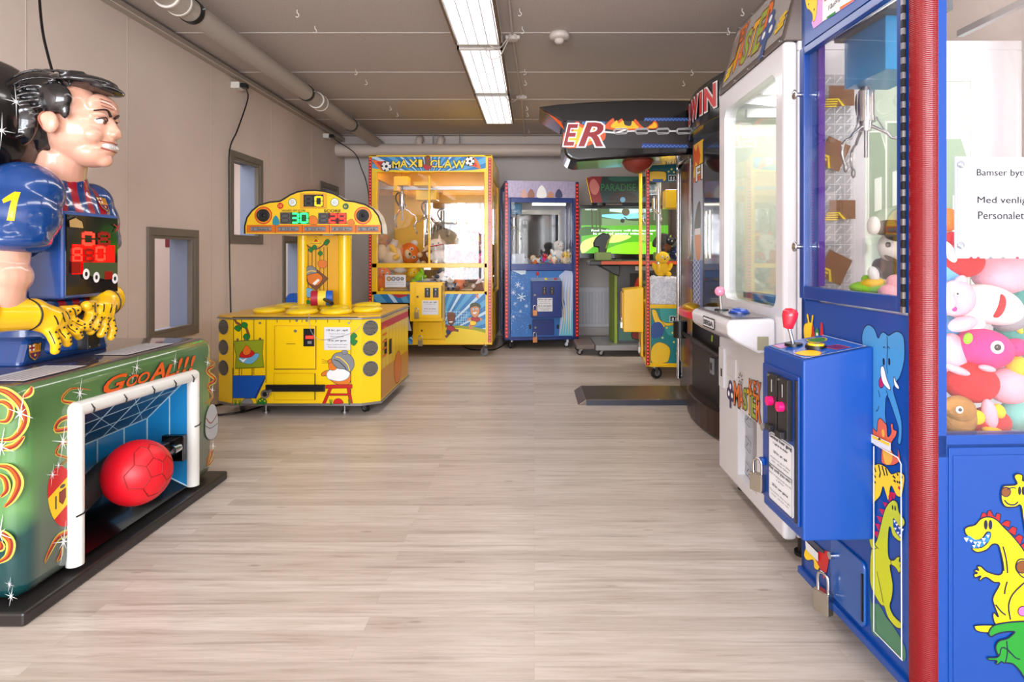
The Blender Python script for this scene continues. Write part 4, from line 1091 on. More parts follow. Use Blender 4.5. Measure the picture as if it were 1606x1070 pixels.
# perforated speaker discs on the two bevels
b = MB(); PERF = mat('perforated_metal', (150, 148, 140), .35, .7)
def grille(F, x, y, r):
    p = F.px(x, y); b = MB()
    b.disc(F, p[0], p[1], r, STEEL); b.disc(F, p[0], p[1], r * .9, mat('grille_dark', (60, 58, 52), .5))
    n = 5
    for i in range(-n, n + 1):
        for j in range(-n, n + 1):
            u = (i + (j % 2) * .5) * r / n * .9; v = j * r / n * .85
            if u * u + v * v < (r * .85) ** 2: b.disc(F, p[0] + u, p[1] + v, r * .075, PERF, seg=6, off=.004)
    b.build('speaker_grille', WH, label='round perforated grille')
for y in (514, 546, 578): grille(FR, 581, y + 0.5, .054); grille(FL, 350.5, y - 1, .054)
# printed fence front
GREENL = mat('leaf_green', (24, 120, 40), .4); FENCE = mat('fence_line', (30, 26, 6), .5); POSTER = mat('poster_green', (142, 156, 22), .4)
b = MB()
def P(x, y): return (x / 2.744 + 330, y / 2.744 + 280)       # positions read off an enlarged crop
for x in (100, 135, 187, 240, 287, 343, 395, 455, 505, 555, 605):
    top = 598; b.stroke(F, [P(x, top), P(x, 845 if 95 < x < 245 else 620)], .004, FENCE, px=True)
b.stroke(F, [P(97, 597), P(637, 597)], .005, FENCE, px=True)
for x, y0, y1 in ((97, 815, 975), (240, 600, 880), (180, 815, 850), (125, 815, 850), (605, 700, 975)): b.stroke(F, [P(x, y0), P(x, y1)], .004, FENCE, px=True)
b.poly(F, [P(*q) for q in ((98, 600), (110, 625), (150, 645), (162, 680), (172, 676), (160, 640), (115, 615), (106, 598))], BROWN, px=True)
for lx, ly in ((120, 645), (148, 632), (158, 682)): b.poly(F, [P(lx - 16, ly), P(lx - 4, ly - 14), P(lx + 14, ly - 4), P(lx + 4, ly + 14)], GREENL, px=True, smooth=4, line=FENCE, lw=.002)
b.poly(F, [P(*q) for q in ((100, 700), (230, 695), (224, 752), (232, 812), (108, 818), (112, 760))], POSTER, px=True, line=FENCE, lw=.004)
b.poly(F, [P(*q) for q in ((122, 775), (150, 765), (208, 752), (204, 775), (175, 798), (135, 790))], LBLUE, px=True, smooth=4, line=INK, lw=.002)
b.poly(F, [P(*q) for q in ((128, 768), (140, 740), (170, 735), (192, 752), (170, 770))], RED, px=True, smooth=4, line=INK, lw=.002)
b.poly(F, [P(*q) for q in ((140, 745), (155, 718), (175, 735), (170, 755), (150, 760))], ORG, px=True, smooth=4, line=INK, lw=.002)
b.poly(F, [P(*q) for q in ((122, 770), (140, 780), (160, 772), (142, 792))], WPR, px=True)
b.poly(F, [P(*q) for q in ((97, 848), (238, 848), (190, 945), (97, 945))], mat('trough_blue', (12, 82, 178), .35), px=True, line=INK, lw=.003)
b.poly(F, [P(*q) for q in ((190, 945), (238, 850), (238, 862), (198, 948))], mat('trough_dark', (8, 52, 120), .35), px=True)
b.poly(F, [P(*q) for q in ((136, 970), (145, 950), (172, 946), (184, 965), (170, 974))], GREY, px=True, smooth=4, line=INK, lw=.002)
for x in (110, 128, 205, 232, 520, 600):
    for d in (-6, 0, 6): b.stroke(F, [P(x + d * .3, 974), P(x + d, 950)], .004, GREENL, px=True)
b.poly(F, [P(*q) for q in ((208, 968), (210, 950), (225, 942), (242, 952), (242, 968))], GREENL, px=True, smooth=4, line=INK, lw=.002)
for q in ((216, 956), (226, 950), (236, 957)): p = F.px(*P(*q)); b.disc(F, p[0], p[1], .005, YEL)
# framed hatch lines
for (x0, y0, x1, y1) in ((278, 634, 456, 820), (276, 838, 452, 952)):
    b.stroke(F, [P(x0, y0), P(x1, y0), P(x1, y1), P(x0, y1), P(x0, y0)], .003, mat('hatch_line', (196, 140, 8), .4), px=True)
b.stroke(F, [P(276, 820), P(456, 820), P(456, 634)], .005, INK, px=True); b.stroke(F, [P(452, 838), P(452, 952)], .006, INK, px=True)
b.stroke(F, [P(328, 711), P(368, 711)], .004, BROWN, px=True)
b.build('front_artwork', WH, label='printed garden fence, poster and blue trough'); b = MB(); b.lay = 12
# the mole on its red stool
MOL = mat('mole_orange', (222, 120, 28), .4); SRED = mat('stool_red', (196, 24, 10), .4)
b.poly(F, [P(*q) for q in ((618, 720), (600, 700), (602, 680), (618, 664), (632, 678), (622, 692), (634, 700))], GREENL, px=True, smooth=4, line=INK, lw=.002)
b.poly(F, [P(*q) for q in ((552, 888), (520, 870), (500, 850), (482, 850), (480, 838), (496, 828), (514, 822), (510, 800), (506, 785), (530, 775), (560, 800), (600, 830), (604, 870), (590, 888))], MOL, px=True, smooth=5, line=INK, lw=.003)
b.poly(F, [P(*q) for q in ((502, 838), (522, 820), (560, 818), (598, 832), (592, 858), (560, 872), (520, 866), (505, 858))], WPR, px=True, smooth=4, line=LBLUE, lw=.003)
b.poly(F, [P(*q) for q in ((510, 800), (530, 790), (545, 815), (530, 826), (512, 820))], MOL, px=True, smooth=4, line=INK, lw=.002)
b.poly(F, [P(*q) for q in ((530, 800), (522, 778), (534, 756), (562, 748), (596, 756), (616, 778), (618, 810), (600, 832), (580, 820), (552, 818))], GREY, px=True, smooth=5, line=INK, lw=.003)
b.stroke(F, [P(*q) for q in ((540, 768), (560, 772), (590, 800), (600, 828))], .006, YEL, px=True, smooth=4); b.stroke(F, [P(*q) for q in ((532, 780), (552, 786), (578, 810), (586, 826))], .005, INK, px=True, smooth=4)
b.poly(F, [P(*q) for q in ((566, 742), (582, 738), (592, 746), (586, 756), (570, 756))], GREY, px=True, smooth=4, line=INK, lw=.002)
for dy in (0, 8, 16): b.stroke(F, [P(480, 778 + dy), P(506, 786 + dy * .5)], .002, INK, px=True)
b.poly(F, [P(*q) for q in ((498, 888), (612, 886), (612, 902), (496, 904))], SRED, px=True, line=INK, lw=.002)
for q in (((510, 904), (524, 904), (494, 974), (480, 974)), ((588, 902), (602, 902), (614, 972), (600, 972))): b.poly(F, [P(*k) for k in q], SRED, px=True, line=INK, lw=.002)
b.poly(F, [P(*k) for k in ((506, 925), (606, 925), (608, 934), (502, 934))], SRED, px=True, line=INK, lw=.002)
b.poly(F, [P(*q) for q in ((532, 968), (536, 952), (552, 946), (568, 954), (570, 968))], RED, px=True, smooth=4, line=INK, lw=.002)
b.build('front_artwork', WH, label='printed mole with grey cap on a red stool')
# coin door, lock bar, lock
b = MB(); p = F.px(*P(280, 818)); q = F.px(*P(452, 636)); b.box(p[0], q[0], -.008, 0, p[1], q[1], YB1); cd = b.build('coin_door', WH, bevel=.003)
b = MB(); F2 = front(WH, -.008); p = F2.px(*P(402, 722)); q = F2.px(*P(448, 646)); b.box(p[0], q[0], -.018, -.008, p[1], q[1], BLACK)
F3 = front(WH, -.018); b.prect(F3, *P(410, 678), *P(444, 690), LEDR, off=.001); b.prect(F3, *P(418, 700), *P(436, 712), GREY, off=.001); b.build('coin_slot', cd, bevel=.002)
b = MB(); p = F2.px(*P(367, 656)); b.cyl((p[0], -.016, p[1]), (p[0], -.008, p[1]), .010, STEEL); b.build('lock', cd)
b = MB(); p = F.px(*P(245, 914)); q = F.px(*P(497, 885)); b.box(p[0], q[0], -.03, -.012, p[1], q[1], BLACK); b.build('lock_bar', WH, bevel=.002, label='black bar across the lower door')
b = MB(); p = F.px(*P(249, 921)); b.cyl((p[0], -.05, p[1]), (p[0], -.012, p[1]), .030, CHROME); b.cyl((p[0], -.053, p[1]), (p[0], -.05, p[1]), .016, BLACK); b.build('disc_lock', WH, label='round chrome disc lock')
for q in ((118, 693), (150, 693), (215, 690), (214, 622), (596, 622), (372, 612), (415, 612)):
    b = MB(); p = F.px(*P(*q)); b.cyl((p[0], -.005, p[1]), (p[0], 0, p[1]), .008, STEEL, seg=10); b.build('bolt', WH)
x0, y0 = P(490, 640); x1, y1 = P(602, 738)
sheet(WH, front(WH, -.003), x0, y0, x1, y1, [('10 kr. pr. spil', .10, .006, .09, .8), ('Maskinen giver retur', .05, 0, .27, .6), ('Placer mønter her', .05, 0, .38, .5), ('10 kr. per game', .09, .004, .55, .7), ('Return change machine gives', .05, 0, .74, .8), ('Please insert coins here', .05, 0, .85, .7)], label='white notice with play prices')
b = MB(); p = F.px(*P(425, 580)); b.tube([(p[0], -.005, p[1]), (p[0] + .02, -.02, p[1] - .12), (p[0] + .1, -.02, p[1] - .18), (p[0] + .3, -.02, p[1] - .13), (p[0] + .36, -.006, p[1] - .07)], .0016, STEEL, cat=5, seg=5); b.build('wire', WH)
# right side artwork
b = MB()
for i in range(9): u = .1 + i * .1; b.stroke(FSD, [(u, .10), (u, .60)], .004, mat('side_line', (150, 96, 10), .4))
b.rect(FSD, .08, .10, .94, .30, mat('side_low', (206, 140, 20), .3)); b.rect(FSD, .08, .58, .94, .63, RED)
for (u, v) in ((.16, .52), (.3, .50)): b.rect(FSD, u, v - .13, u + .07, v - .02, INK)
for k in range(5): b.rect(FSD, .11, .38 + k * .05, .22, .395 + k * .05, ORG)
b.poly(FSD, [(.5, .12), (.44, .22), (.5, .32), (.62, .34), (.68, .22), (.62, .12)], MOL, smooth=4, line=INK, lw=.004)
b.build('side_artwork', WH)
# round padded heads
HEADM = mat('head_yellow', (240, 206, 20), .35, coat=.3)
for i, (x, y) in enumerate(((-.30, .26), (-.02, .16), (.22, .16), (-.30, .62), (.40, .30), (.30, .66), (-.12, .46), (.12, .42))):
    b = MB(); b.lathe([(0, 0), (.100, 0), (.110, .010), (.108, .022), (.095, .033), (.05, .040), (0, .042)], HEADM, c=(x, y, .684)); b.build('target_head', WH)
# column
b = MB(); cy = .52
for x in (-.165, .125): b.cyl((x, cy, .684), (x, cy, 1.25), .045 if x < 0 else .05, YB1, seg=28)
b.build('column_tube', WH, label='twin yellow tubes') if False else None
for x, r in ((-.155, .042), (.165, .050)):
    b = MB(); b.cyl((x, cy, .684), (x, cy, 1.25), r, YB1, seg=28); b.build('column_tube', WH)
b = MB(); b.box(-.14, .15, cy - .02, cy + .1, .684, 1.25, YS); b.build('column_panel', WH)
F4 = front(WH, cy - .02); b = MB()
def Q(x, y): return (x / 3.9625 + 440, y / 3.963 + 230)
b.poly(F4, [Q(140, 560), Q(300, 560), Q(296, 600), Q(260, 618), Q(180, 618), Q(144, 596)], mat('sign_foot', (232, 180, 20), .4), px=True)
b.poly(F4, [Q(188, 600), Q(252, 600), Q(220, 562)], YEL, px=True, line=INK, lw=.004); b.poly(F4, [Q(205, 592), Q(236, 592), Q(220, 572)], RED, px=True)
for x in (150, 172, 196, 220, 246, 270, 292): b.stroke(F4, [Q(x, 625), Q(x + (x % 3) - 1, 990)], .004, FENCE, px=True)
b.stroke(F4, [Q(140, 570), Q(170, 618), Q(230, 636), (Q(290, 590))], .010, BROWN, px=True, smooth=4)
for q in ((190, 642), (212, 626), (248, 664), (292, 590), (284, 600)): x, y = q; b.poly(F4, [Q(x - 16, y), Q(x, y - 16), Q(x + 15, y), Q(x, y + 16)], GREENL, px=True, smooth=4, line=INK, lw=.002)
b.poly(F4, [Q(*q) for q in ((150, 790), (230, 766), (298, 820), (222, 896), (170, 850))], BROWN, px=True, line=INK, lw=.003)
b.poly(F4, [Q(*q) for q in ((165, 800), (190, 770), (240, 790), (262, 820), (230, 862), (180, 850))], MOL, px=True, smooth=5, line=INK, lw=.003)
b.poly(F4, [Q(*q) for q in ((156, 800), (160, 756), (190, 742), (222, 760), (226, 784), (190, 792))], GREY, px=True, smooth=5, line=INK, lw=.003)
b.stroke(F4, [Q(160, 786), Q(190, 772), Q(222, 776)], .006, YEL, px=True, smooth=4)
b.poly(F4, [Q(200, 850), Q(232, 822), Q(246, 830), Q(214, 862)], WPR, px=True)
b.poly(F4, [Q(*q) for q in ((232, 720), (262, 704), (292, 722), (282, 750), (246, 752))], MOL, px=True, smooth=4, line=INK, lw=.002)
b.poly(F4, [Q(*q) for q in ((145, 900), (160, 880), (196, 884), (214, 910), (190, 936), (156, 930))], LBLUE, px=True, smooth=4, line=INK, lw=.003); b.stroke(F4, [Q(200, 916), Q(235, 918)], .008, LBLUE, px=True)
b.poly(F4, [Q(146, 990), Q(150, 965), Q(175, 955), Q(200, 975), Q(205, 992)], GREENL, px=True, smooth=4, line=INK, lw=.002)
b.build('column_artwork', WH)
# mallets
def mallet(c, ax, hd, label, m1, m2, m3):
    t = thing('mallet', label, 'mallet', c, 0)
    ax = Vector(ax).normalized(); b = MB()
    b.cyl(-ax * .075, -ax * .025, .055, m1, seg=28); b.cyl(-ax * .025, ax * .03, .056, m2, seg=28); b.cyl(ax * .03, ax * .075, .055, m3, seg=28); b.build('mallet_head', t, bevel=.012, bseg=3)
    b = MB(); b.cyl(Vector(hd) * .05, Vector(hd) * .22, .013, BLACK, seg=12); b.build('handle', t, bevel=.004)
CRIM = mat('mallet_crimson', (176, 24, 52), .5); MBL = mat('mallet_blue', (20, 90, 190), .5); MYE = mat('mallet_yellow', (240, 214, 60), .5)
p = at(505, 482, 4.33); mallet((p.x, 4.33, .684 + .042 + .056), (1, .25, 0), (.6, -.75, -.12), 'soft mallet with crimson, yellow and blue head in front of the column', CRIM, MYE, MBL)
p = at(465, 472, 4.72); mallet((p.x, 4.74, .684 + .056), (.2, 1, 0), (-.3, .9, .1), 'soft mallet with blue head lying behind the column', MBL, MYE, CRIM)
# arched sign
def R_(x, y): return (x / 2.744 + 330, y / 2.744 + 280)
SY = .20; FSg = front(WH, SY)
outl = [(148, 238), (148, 205), (158, 168), (180, 138), (210, 115), (255, 102), (300, 98), (320, 86), (345, 70), (375, 58), (410, 52), (450, 51), (490, 55), (530, 66), (560, 82), (580, 96), (620, 100), (665, 112), (700, 132), (722, 160), (734, 195), (738, 238)]
pts = [FSg.px(*R_(*q)) for q in outl]
b = MB(); b.prism(pts, SY, SY + .16, mat('sign_white', (232, 222, 200), .35, coat=.4), axis='y', smooth=False); sg = b.build('sign', WH, bevel=.006, label='arched score sign')
b = MB()
b.poly(FSg, pts, mat('sign_yellow', (246, 200, 20), .35)); b.stroke(FSg, pts, .012, INK, closed=False)
b.prect(FSg, *R_(156, 200), *R_(734, 234), mat('sign_orange', (214, 112, 16), .4))
for x in (280, 396, 512, 626): b.stroke(FSg, [R_(x, 200), R_(x, 236)], .003, INK, px=True)
for i, (x0, x1) in enumerate(((175, 262), (292, 380), (405, 496), (522, 610), (635, 722))):
    b.prect(FSg, *R_(x0, 209), *R_(x1, 226), GREY, line=INK, lw=.003); p = FSg.px(*R_(x0 + 8, 223)); q = FSg.px(*R_(x1 - 8, 213))
    b.text(FSg, ('1 Start', '2 10 kr.', '3 20 kr.', '4 30 kr.', '5 Tak')[i], p[0], p[1], q[0], q[1], INK)
for (x, y) in ((229, 159), (657, 160)):
    p = FSg.px(*R_(x, y)); b.disc(FSg, p[0], p[1], .063, RED); b.disc(FSg, p[0], p[1], .058, ORG); b.disc(FSg, p[0], p[1], .051, mat('ring_gold', (236, 160, 20), .4)); b.disc(FSg, p[0], p[1], .046, INK)
for (x, y) in ((354, 103), (536, 103)):
    p = FSg.px(*R_(x, y)); b.disc(FSg, p[0], p[1], .030, GREENL); b.disc(FSg, p[0], p[1], .026, WPR)
p = FSg.px(*R_(302, 118)); b.disc(FSg, p[0], p[1], .022, RED); b.text(FSg, '10', p[0] - .012, p[1] - .010, p[0] + .012, p[1] + .010, YEL)
p = FSg.px(*R_(583, 120)); b.disc(FSg, p[0], p[1], .022, mat('dark_green_print', (30, 90, 60), .4)); b.text(FSg, 'kr', p[0] - .01, p[1] - .010, p[0] + .01, p[1] + .010, YEL)
b.prect(FSg, *R_(388, 66), *R_(500, 128), mat('sign_frame', (226, 160, 24), .4), line=BROWN, lw=.002); b.prect(FSg, *R_(402, 70), *R_(488, 122), INK)
p = FSg.px(*R_(310, 144)); q = FSg.px(*R_(410, 134)); b.text(FSg, 'HIGHEST OFF SCORE', p[0], p[1], q[0], q[1], INK)
p = FSg.px(*R_(490, 146)); q = FSg.px(*R_(562, 134)); b.text(FSg, 'SCORE', p[0], p[1], q[0], q[1], INK, bold=.002)
b.poly(FSg, [R_(270, 198), R_(272, 172), R_(284, 160), R_(296, 178), R_(298, 198)], mat('teal_print', (30, 140, 160), .4), px=True, smooth=4)
b.poly(FSg, [R_(*q) for q in ((428, 196), (426, 170), (440, 160), (458, 168), (462, 196))], MOL, px=True, smooth=4, line=INK, lw=.002)
b.poly(FSg, [R_(*q) for q in ((590, 196), (596, 180), (612, 176), (622, 196))], MOL, px=True, smooth=4, line=INK, lw=.002)
b.build('sign_artwork', sg, label='printed yellow face with lettering')
b = MB()
for ch, x0, y0, x1, y1, l in ((' ', 408, 76, 440, 120, LEDY), ('0', 450, 76, 484, 120, LEDY), (' ', 304, 148, 342, 194, LEDG), ('3', 348, 148, 382, 194, LEDG), ('0', 386, 148, 422, 194, LEDG), (' ', 468, 150, 506, 194, LEDR), ('2', 511, 150, 546, 194, LEDR), ('9', 550, 150, 584, 194, LEDR)):
    if x0 in (304, 468): b.build('score_digits', sg); b = MB()
    b.prect(FSg, *R_(x0 - 3, y0 - 2), *R_(x1 + 3, y1 + 2), mat('digit_back', (90, 88, 84), .4) if ch == ' ' else mat('digit_glow_' + l.name, {'red_led': (84, 12, 8), 'green_led': (8, 74, 36), 'amber_led': (60, 50, 20)}[l.name], .4), off=.005)
    p = FSg.px(*R_(x0, y1)); q = FSg.px(*R_(x1, y0)); b.lay = 45; b.seven(FSg, p[0], p[1], q[0] - p[0], q[1] - p[1], '8' if ch == ' ' else ch, LEDOFF if ch == ' ' else l, None)
b.build('score_digits', sg, label='lit digits 0, 30 and 29')
for (x, y) in ((229, 159), (657, 160)):
    p = FSg.px(*R_(x, y)); b = MB(); b.lathe([(.046, 0), (.044, .012), (.03, -.004), (.014, -.010), (.012, .002), (0, .004)], mat('speaker_black', (22, 22, 24), .4), c=(p[0], SY - .004, p[1]), R=Matrix.Rotation(PI / 2, 3, 'X')); b.build('speaker', sg)
for (x, y) in ((354, 103), (536, 103)):
    p = FSg.px(*R_(x, y)); b = MB()
    for i in range(7):
        a = 2 * PI * i / 6; r = .014 if i < 6 else 0; b.ell((p[0] + r * math.cos(a), SY - .007, p[1] + r * math.sin(a)), (.007, .005, .007), mat('lens', (220, 225, 225), .15, coat=.6), seg=10, rings=6)
    b.build('lamp_lens', sg)

b = MB(); b.tube([(-2.25, 4.35, .008), (-2.35, 4.15, .008), (-2.2, 4.0, .008), (-2.02, 4.1, .008), (-1.9, 4.4, .008)], .007, BLACK, cat=6, seg=8)
tag(b.build('power_cable'), 'black cable looped on the floor under the left corner of the whack machine', 'cable')
b = MB(); b.tube([(-.35, 7.3, .008), (-.42, 6.9, .008), (-.5, 6.75, .008), (-.75, 6.8, .008), (-.9, 7.2, .008)], .007, BLACK, cat=6, seg=8)
tag(b.build('power_cable'), 'black cable on the floor between the yellow and the blue claw machines', 'cable')
# ================================================================ plush toys
def fluff(name, rgb, v=.12):
    return mat(name, rgb, .95, bump=.5, bscale=160, var=v, vscale=22)
PW_, PPINK, PRED, PBLK = fluff('plush_white', (236, 232, 228)), fluff('plush_pink', (244, 170, 186)), fluff('plush_red', (206, 24, 36)), fluff('plush_black', (30, 28, 32))
PYEL, PORG, PBRN, PBLU, PGRN, PGRY, PMAG, PTEAL, PNAVY, PCRM = fluff('plush_yellow', (244, 196, 30)), fluff('plush_orange', (236, 122, 40)), fluff('plush_brown', (120, 72, 42)), fluff('plush_blue', (96, 160, 214)), fluff('plush_green', (140, 206, 40)), fluff('plush_grey', (150, 150, 156)), fluff('plush_magenta', (226, 46, 130)), fluff('plush_teal', (60, 150, 140)), fluff('plush_navy', (28, 40, 84)), fluff('plush_cream', (236, 216, 180))
EYEW = mat('toy_eye_white', (245, 245, 245), .2, coat=.6); EYEB = mat('toy_eye_black', (12, 12, 14), .15, coat=.8)
def plush(label, loc, rot=(0, 0, 0), s=.15, body=PW_, head=None, ears='round', limb=None, belly=None, snout=None, nose=EYEB, cat='soft toy', small=False, group=None, extra=None, name='soft_toy'):
    """sitting soft toy about 2 s tall, face towards local -y; small ones carry no separate parts beyond body, head, ears"""
    t = thing(name, label, cat, loc, 0, group); t.rotation_euler = rot
    head = head or body; limb = limb or body; sg = 12 if small else 20; rg = 8 if small else 12
    b = MB(); b.ell((0, 0, .42 * s), (.48 * s, .42 * s, .50 * s), body, seg=sg, rings=rg)
    if belly: b.ell((0, -.14 * s, .42 * s), (.34 * s, .32 * s, .38 * s), belly, seg=sg, rings=rg)
    b.build('body', t)
    h = MB(); h.ell((0, -.06 * s, 1.15 * s), (.46 * s, .42 * s, .40 * s), head, seg=sg, rings=rg)
    if snout: h.ell((0, -.40 * s, 1.05 * s), (.20 * s, .18 * s, .15 * s), snout, seg=sg, rings=rg)
    h.ell((0, (-.58 if snout else -.48) * s, 1.10 * s), (.06 * s, .04 * s, .045 * s), nose, seg=10, rings=6)
    ho = h.build('head', t)
    for sx in (-1, 1):
        e = MB(); e.ell((sx * .17 * s, -.42 * s, 1.24 * s), (.075 * s, .05 * s, .09 * s), EYEW, seg=10, rings=6); e.ell((sx * .17 * s, -.465 * s, 1.24 * s), (.035 * s, .02 * s, .045 * s), EYEB, seg=8, rings=6); e.build('eye', ho)
        if ears:
            e = MB()
            if ears == 'round': e.ell((sx * .36 * s, 0, 1.45 * s), (.15 * s, .08 * s, .15 * s), limb, seg=sg, rings=rg)
            elif ears == 'long': e.ell((sx * .26 * s, .02 * s, 1.75 * s), (.11 * s, .07 * s, .34 * s), limb, seg=sg, rings=rg)
            elif ears == 'flop': e.ell((sx * .46 * s, 0, 1.05 * s), (.10 * s, .13 * s, .28 * s), limb, seg=sg, rings=rg)
            elif ears == 'point': e.cyl((sx * .28 * s, 0, 1.4 * s), (sx * .34 * s, 0, 1.78 * s), .13 * s, limb, r1=.01 * s, seg=sg)
            e.build('ear', ho)
        e = MB(); e.ell((sx * .50 * s, -.12 * s, .55 * s), (.15 * s, .16 * s, .32 * s), limb, seg=sg, rings=rg, R=Matrix.Rotation(sx * .5, 3, 'Y')); e.build('arm', t)
        e = MB(); e.ell((sx * .28 * s, -.42 * s, .15 * s), (.17 * s, .36 * s, .16 * s), limb, seg=sg, rings=rg); e.build('leg', t)
    if extra:
        e = MB(); extra(e, s); e.build('clothing', t)
    return t
def inroot(root, x, y, z):
    """world point of a machine's local point"""
    return Matrix.Translation(root.location) @ root.rotation_euler.to_matrix().to_4x4() @ Vector((x, y, z))
def on_toy(root, x, y, ly):
    """where the photo point x, y meets the machine's inner plane at depth ly (world)"""
    F = front(root, ly); u, v = F.px(x, y); return inroot(root, u, ly, v)

def claw(parent, c, s=1.0, box=None, drop=.22, name='claw', prongs=3, ang=.3, boxm=None):
    """crane trolley with hanging three-pronged claw; c = top of the solenoid body, machine frame"""
    C_ = Vector(c); b = MB()
    b.cyl(C_, C_ - Vector((0, 0, .10 * s)), .030 * s, CHROME, seg=24); b.cyl(C_ - Vector((0, 0, .095 * s)), C_ - Vector((0, 0, .115 * s)), .033 * s, CHROME, seg=24)
    b.cyl(C_ - Vector((0, 0, .11 * s)), C_ - Vector((0, 0, .15 * s)), .024 * s, CHROME, seg=20, r1=.018 * s); b.cyl(C_ + Vector((0, 0, .03 * s)), C_, .012 * s, STEEL)
    o = b.build(name, parent, label='chrome claw')
    for k in range(prongs):
        a = ang + 2 * PI * k / prongs; d = Vector((math.cos(a), math.sin(a), 0)); q = MB()
        z = Vector((0, 0, -1))
        q.tube([C_ + z * .13 * s + d * .015 * s, C_ + z * .165 * s + d * .07 * s, C_ + z * .185 * s + d * .085 * s], .006 * s, CHROME, seg=8)
        q.tube([C_ + z * .183 * s + d * .083 * s, C_ + z * .20 * s + d * .118 * s, C_ + z * .245 * s + d * .130 * s, C_ + z * .29 * s + d * .112 * s], .0055 * s, CHROME, cat=4, seg=8)
        q.ell(C_ + z * .295 * s + d * .11 * s, (.009 * s, .009 * s, .02 * s), STEEL, seg=10, rings=6)
        q.tube([C_ + z * .10 * s + d * .033 * s, C_ + z * .165 * s + d * .068 * s], .003 * s, STEEL, seg=6)
        q.build('prong', o)
    q = MB(); q.cyl(C_ - Vector((0, 0, .15 * s)), C_ - Vector((0, 0, .25 * s)), .007 * s, STEEL, seg=10); q.build('plunger', o)
    q = MB(); q.tube([C_ + Vector((-.004, 0, .02)) * s, C_ + Vector((-.05 * s, 0, 0)), C_ + Vector((-.058 * s, 0, -.05 * s)), C_ + Vector((-.03 * s, 0, -.11 * s))], .007 * s, RUBBER, cat=4, seg=8); q.build('cable', o)
    if drop:
        q = MB(); q.tube([C_ + Vector((0, 0, .02)), C_ + Vector((0, 0, drop))], .004, BLACK, seg=6); q.build('cord', o)
    if box:
        w, d_, h = box; q = MB(); q.box(c[0] - w / 2, c[0] + w / 2, c[1] - d_ / 2, c[1] + d_ / 2, c[2] + drop, c[2] + drop + h, boxm or YB1)
        q.build('trolley', parent, bevel=.006, label='crane trolley')
    return o
def coin_slots(parent, F, pts, w, h, m=BLACK):
    for (x, y) in pts:
        u, v = F.px(x, y); b = MB(); P = [F.pt(u + a, v + c, d) for a in (-w / 2, w / 2) for c in (-h / 2, h / 2) for d in (0, .006)]
        b.add(P, [(0, 1, 3, 2), (4, 6, 7, 5), (0, 4, 5, 1), (2, 3, 7, 6), (0, 2, 6, 4), (1, 5, 7, 3)], m)
        b.rect(F, u - w * .08, v - h * .3, u + w * .08, v + h * .1, GREY, off=.0065); b.rect(F, u - w * .3, v - h * .42, u + w * .3, v - h * .33, mat('slot_red', (120, 24, 20), .4), off=.0065)
        b.disc(F, u, v + h * .32, w * .12, STEEL, seg=10, off=.0065)
        b.build('coin_slot', parent)

# ================================================================ yellow claw machine
MX = thing('claw_machine', 'widest claw machine, tall and yellow, full of soft toys, against the back wall', 'claw machine', (-1.115, 6.30, 0), 0)
MH, MW, MD = 2.175, .664, 1.18
def P4(x, y): return (x / 3.0583 + 560, y / 3.0571 + 220)
F = front(MX, 0)
b = MB(); Y_ = DYEL
def fr(b, x0, x1, y0, y1, z0, z1, m=Y_): b.box(x0, x1, y0, y1, z0, z1, m)
zp = lambda y: F.px(700, y)[1]
xp = lambda x: F.px(x, 400)[0]
for sx in (-1, 1):
    for (ya, yb_) in ((0, .055), (MD - .05, MD)):
        fr(b, sx * MW - (.09 if sx > 0 else 0), sx * MW + (.09 if sx < 0 else 0), ya, yb_, .135, MH)
fr(b, -MW, MW, 0, MD, MH - .02, MH); fr(b, -MW + .09, MW - .09, .0, .05, zp(270), zp(246) - .0); fr(b, -MW + .09, MW - .09, MD - .04, MD, 1.72, MH - .02)
for sx in (-1, 1): fr(b, sx * MW - (.03 if sx > 0 else 0), sx * MW + (.03 if sx < 0 else 0), .05, MD - .05, 1.95, MH - .02)
b.build('frame', MX, bevel=.006, label='yellow steel frame')
b = MB(); fr(b, -MW + .0, MW - .0, .012, MD, .135, zp(463)); fr(b, -MW + .09, MW - .09, 0, .03, .135, zp(533), Y_); b.build('base_cabinet', MX, bevel=.004)
b = MB(); fr(b, xp(583), xp(764), .0, .03, zp(420), zp(413)); fr(b, xp(583), xp(764), .0, .03, zp(463), zp(457)); fr(b, xp(673) - .01, xp(673) + .01, .0, .03, zp(413), zp(276)); b.build('door_frame', MX, bevel=.003)
b = MB(); b.box(-MW + .03, MW - .03, .3, MD - .02, .70, .715, mat('playfield', (225, 210, 170), .5)); b.build('playfield', MX)
b = MB(); b.box(-MW + .09, MW - .09, .016, .022, zp(456), zp(272), GLASS)
b.box(-MW + .012, -MW + .016, .055, MD - .05, .72, 1.95, GLASS); b.box(MW - .016, MW - .012, .055, MD - .05, .72, 1.95, GLASS); b.build('glass', MX)
b = MB(); b.box(-.30, MW - .06, MD - .06, MD - .05, .72, 1.76, MIRROR); b.box(-.31, -.28, MD - .07, MD - .05, .72, 1.80, Y_); b.box(.25, .27, MD - .065, MD - .05, .72, 1.76, mat('mirror_bar', (230, 190, 120), .4))
b.box(-MW + .03, -.31, MD - .06, MD - .05, .72, 1.9, mat('maxi_back', (246, 200, 60), .4)); b.build('mirror_panel', MX, label='mirrored back panel')
for (z, y) in ((1.84, .35), (1.84, .95)):
    b = MB(); b.box(-MW + .03, MW - .03, y, y + .03, z, z + .04, Y_ if y > .5 else STEEL); b.build('rail', MX)
b = MB(); b.box(-.42, -.38, .1, 1.0, 1.80, 1.86, Y_); b.box(-.2, -.02, .1, 1.0, 1.86, 1.9, Y_); b.build('crane_bridge', MX)
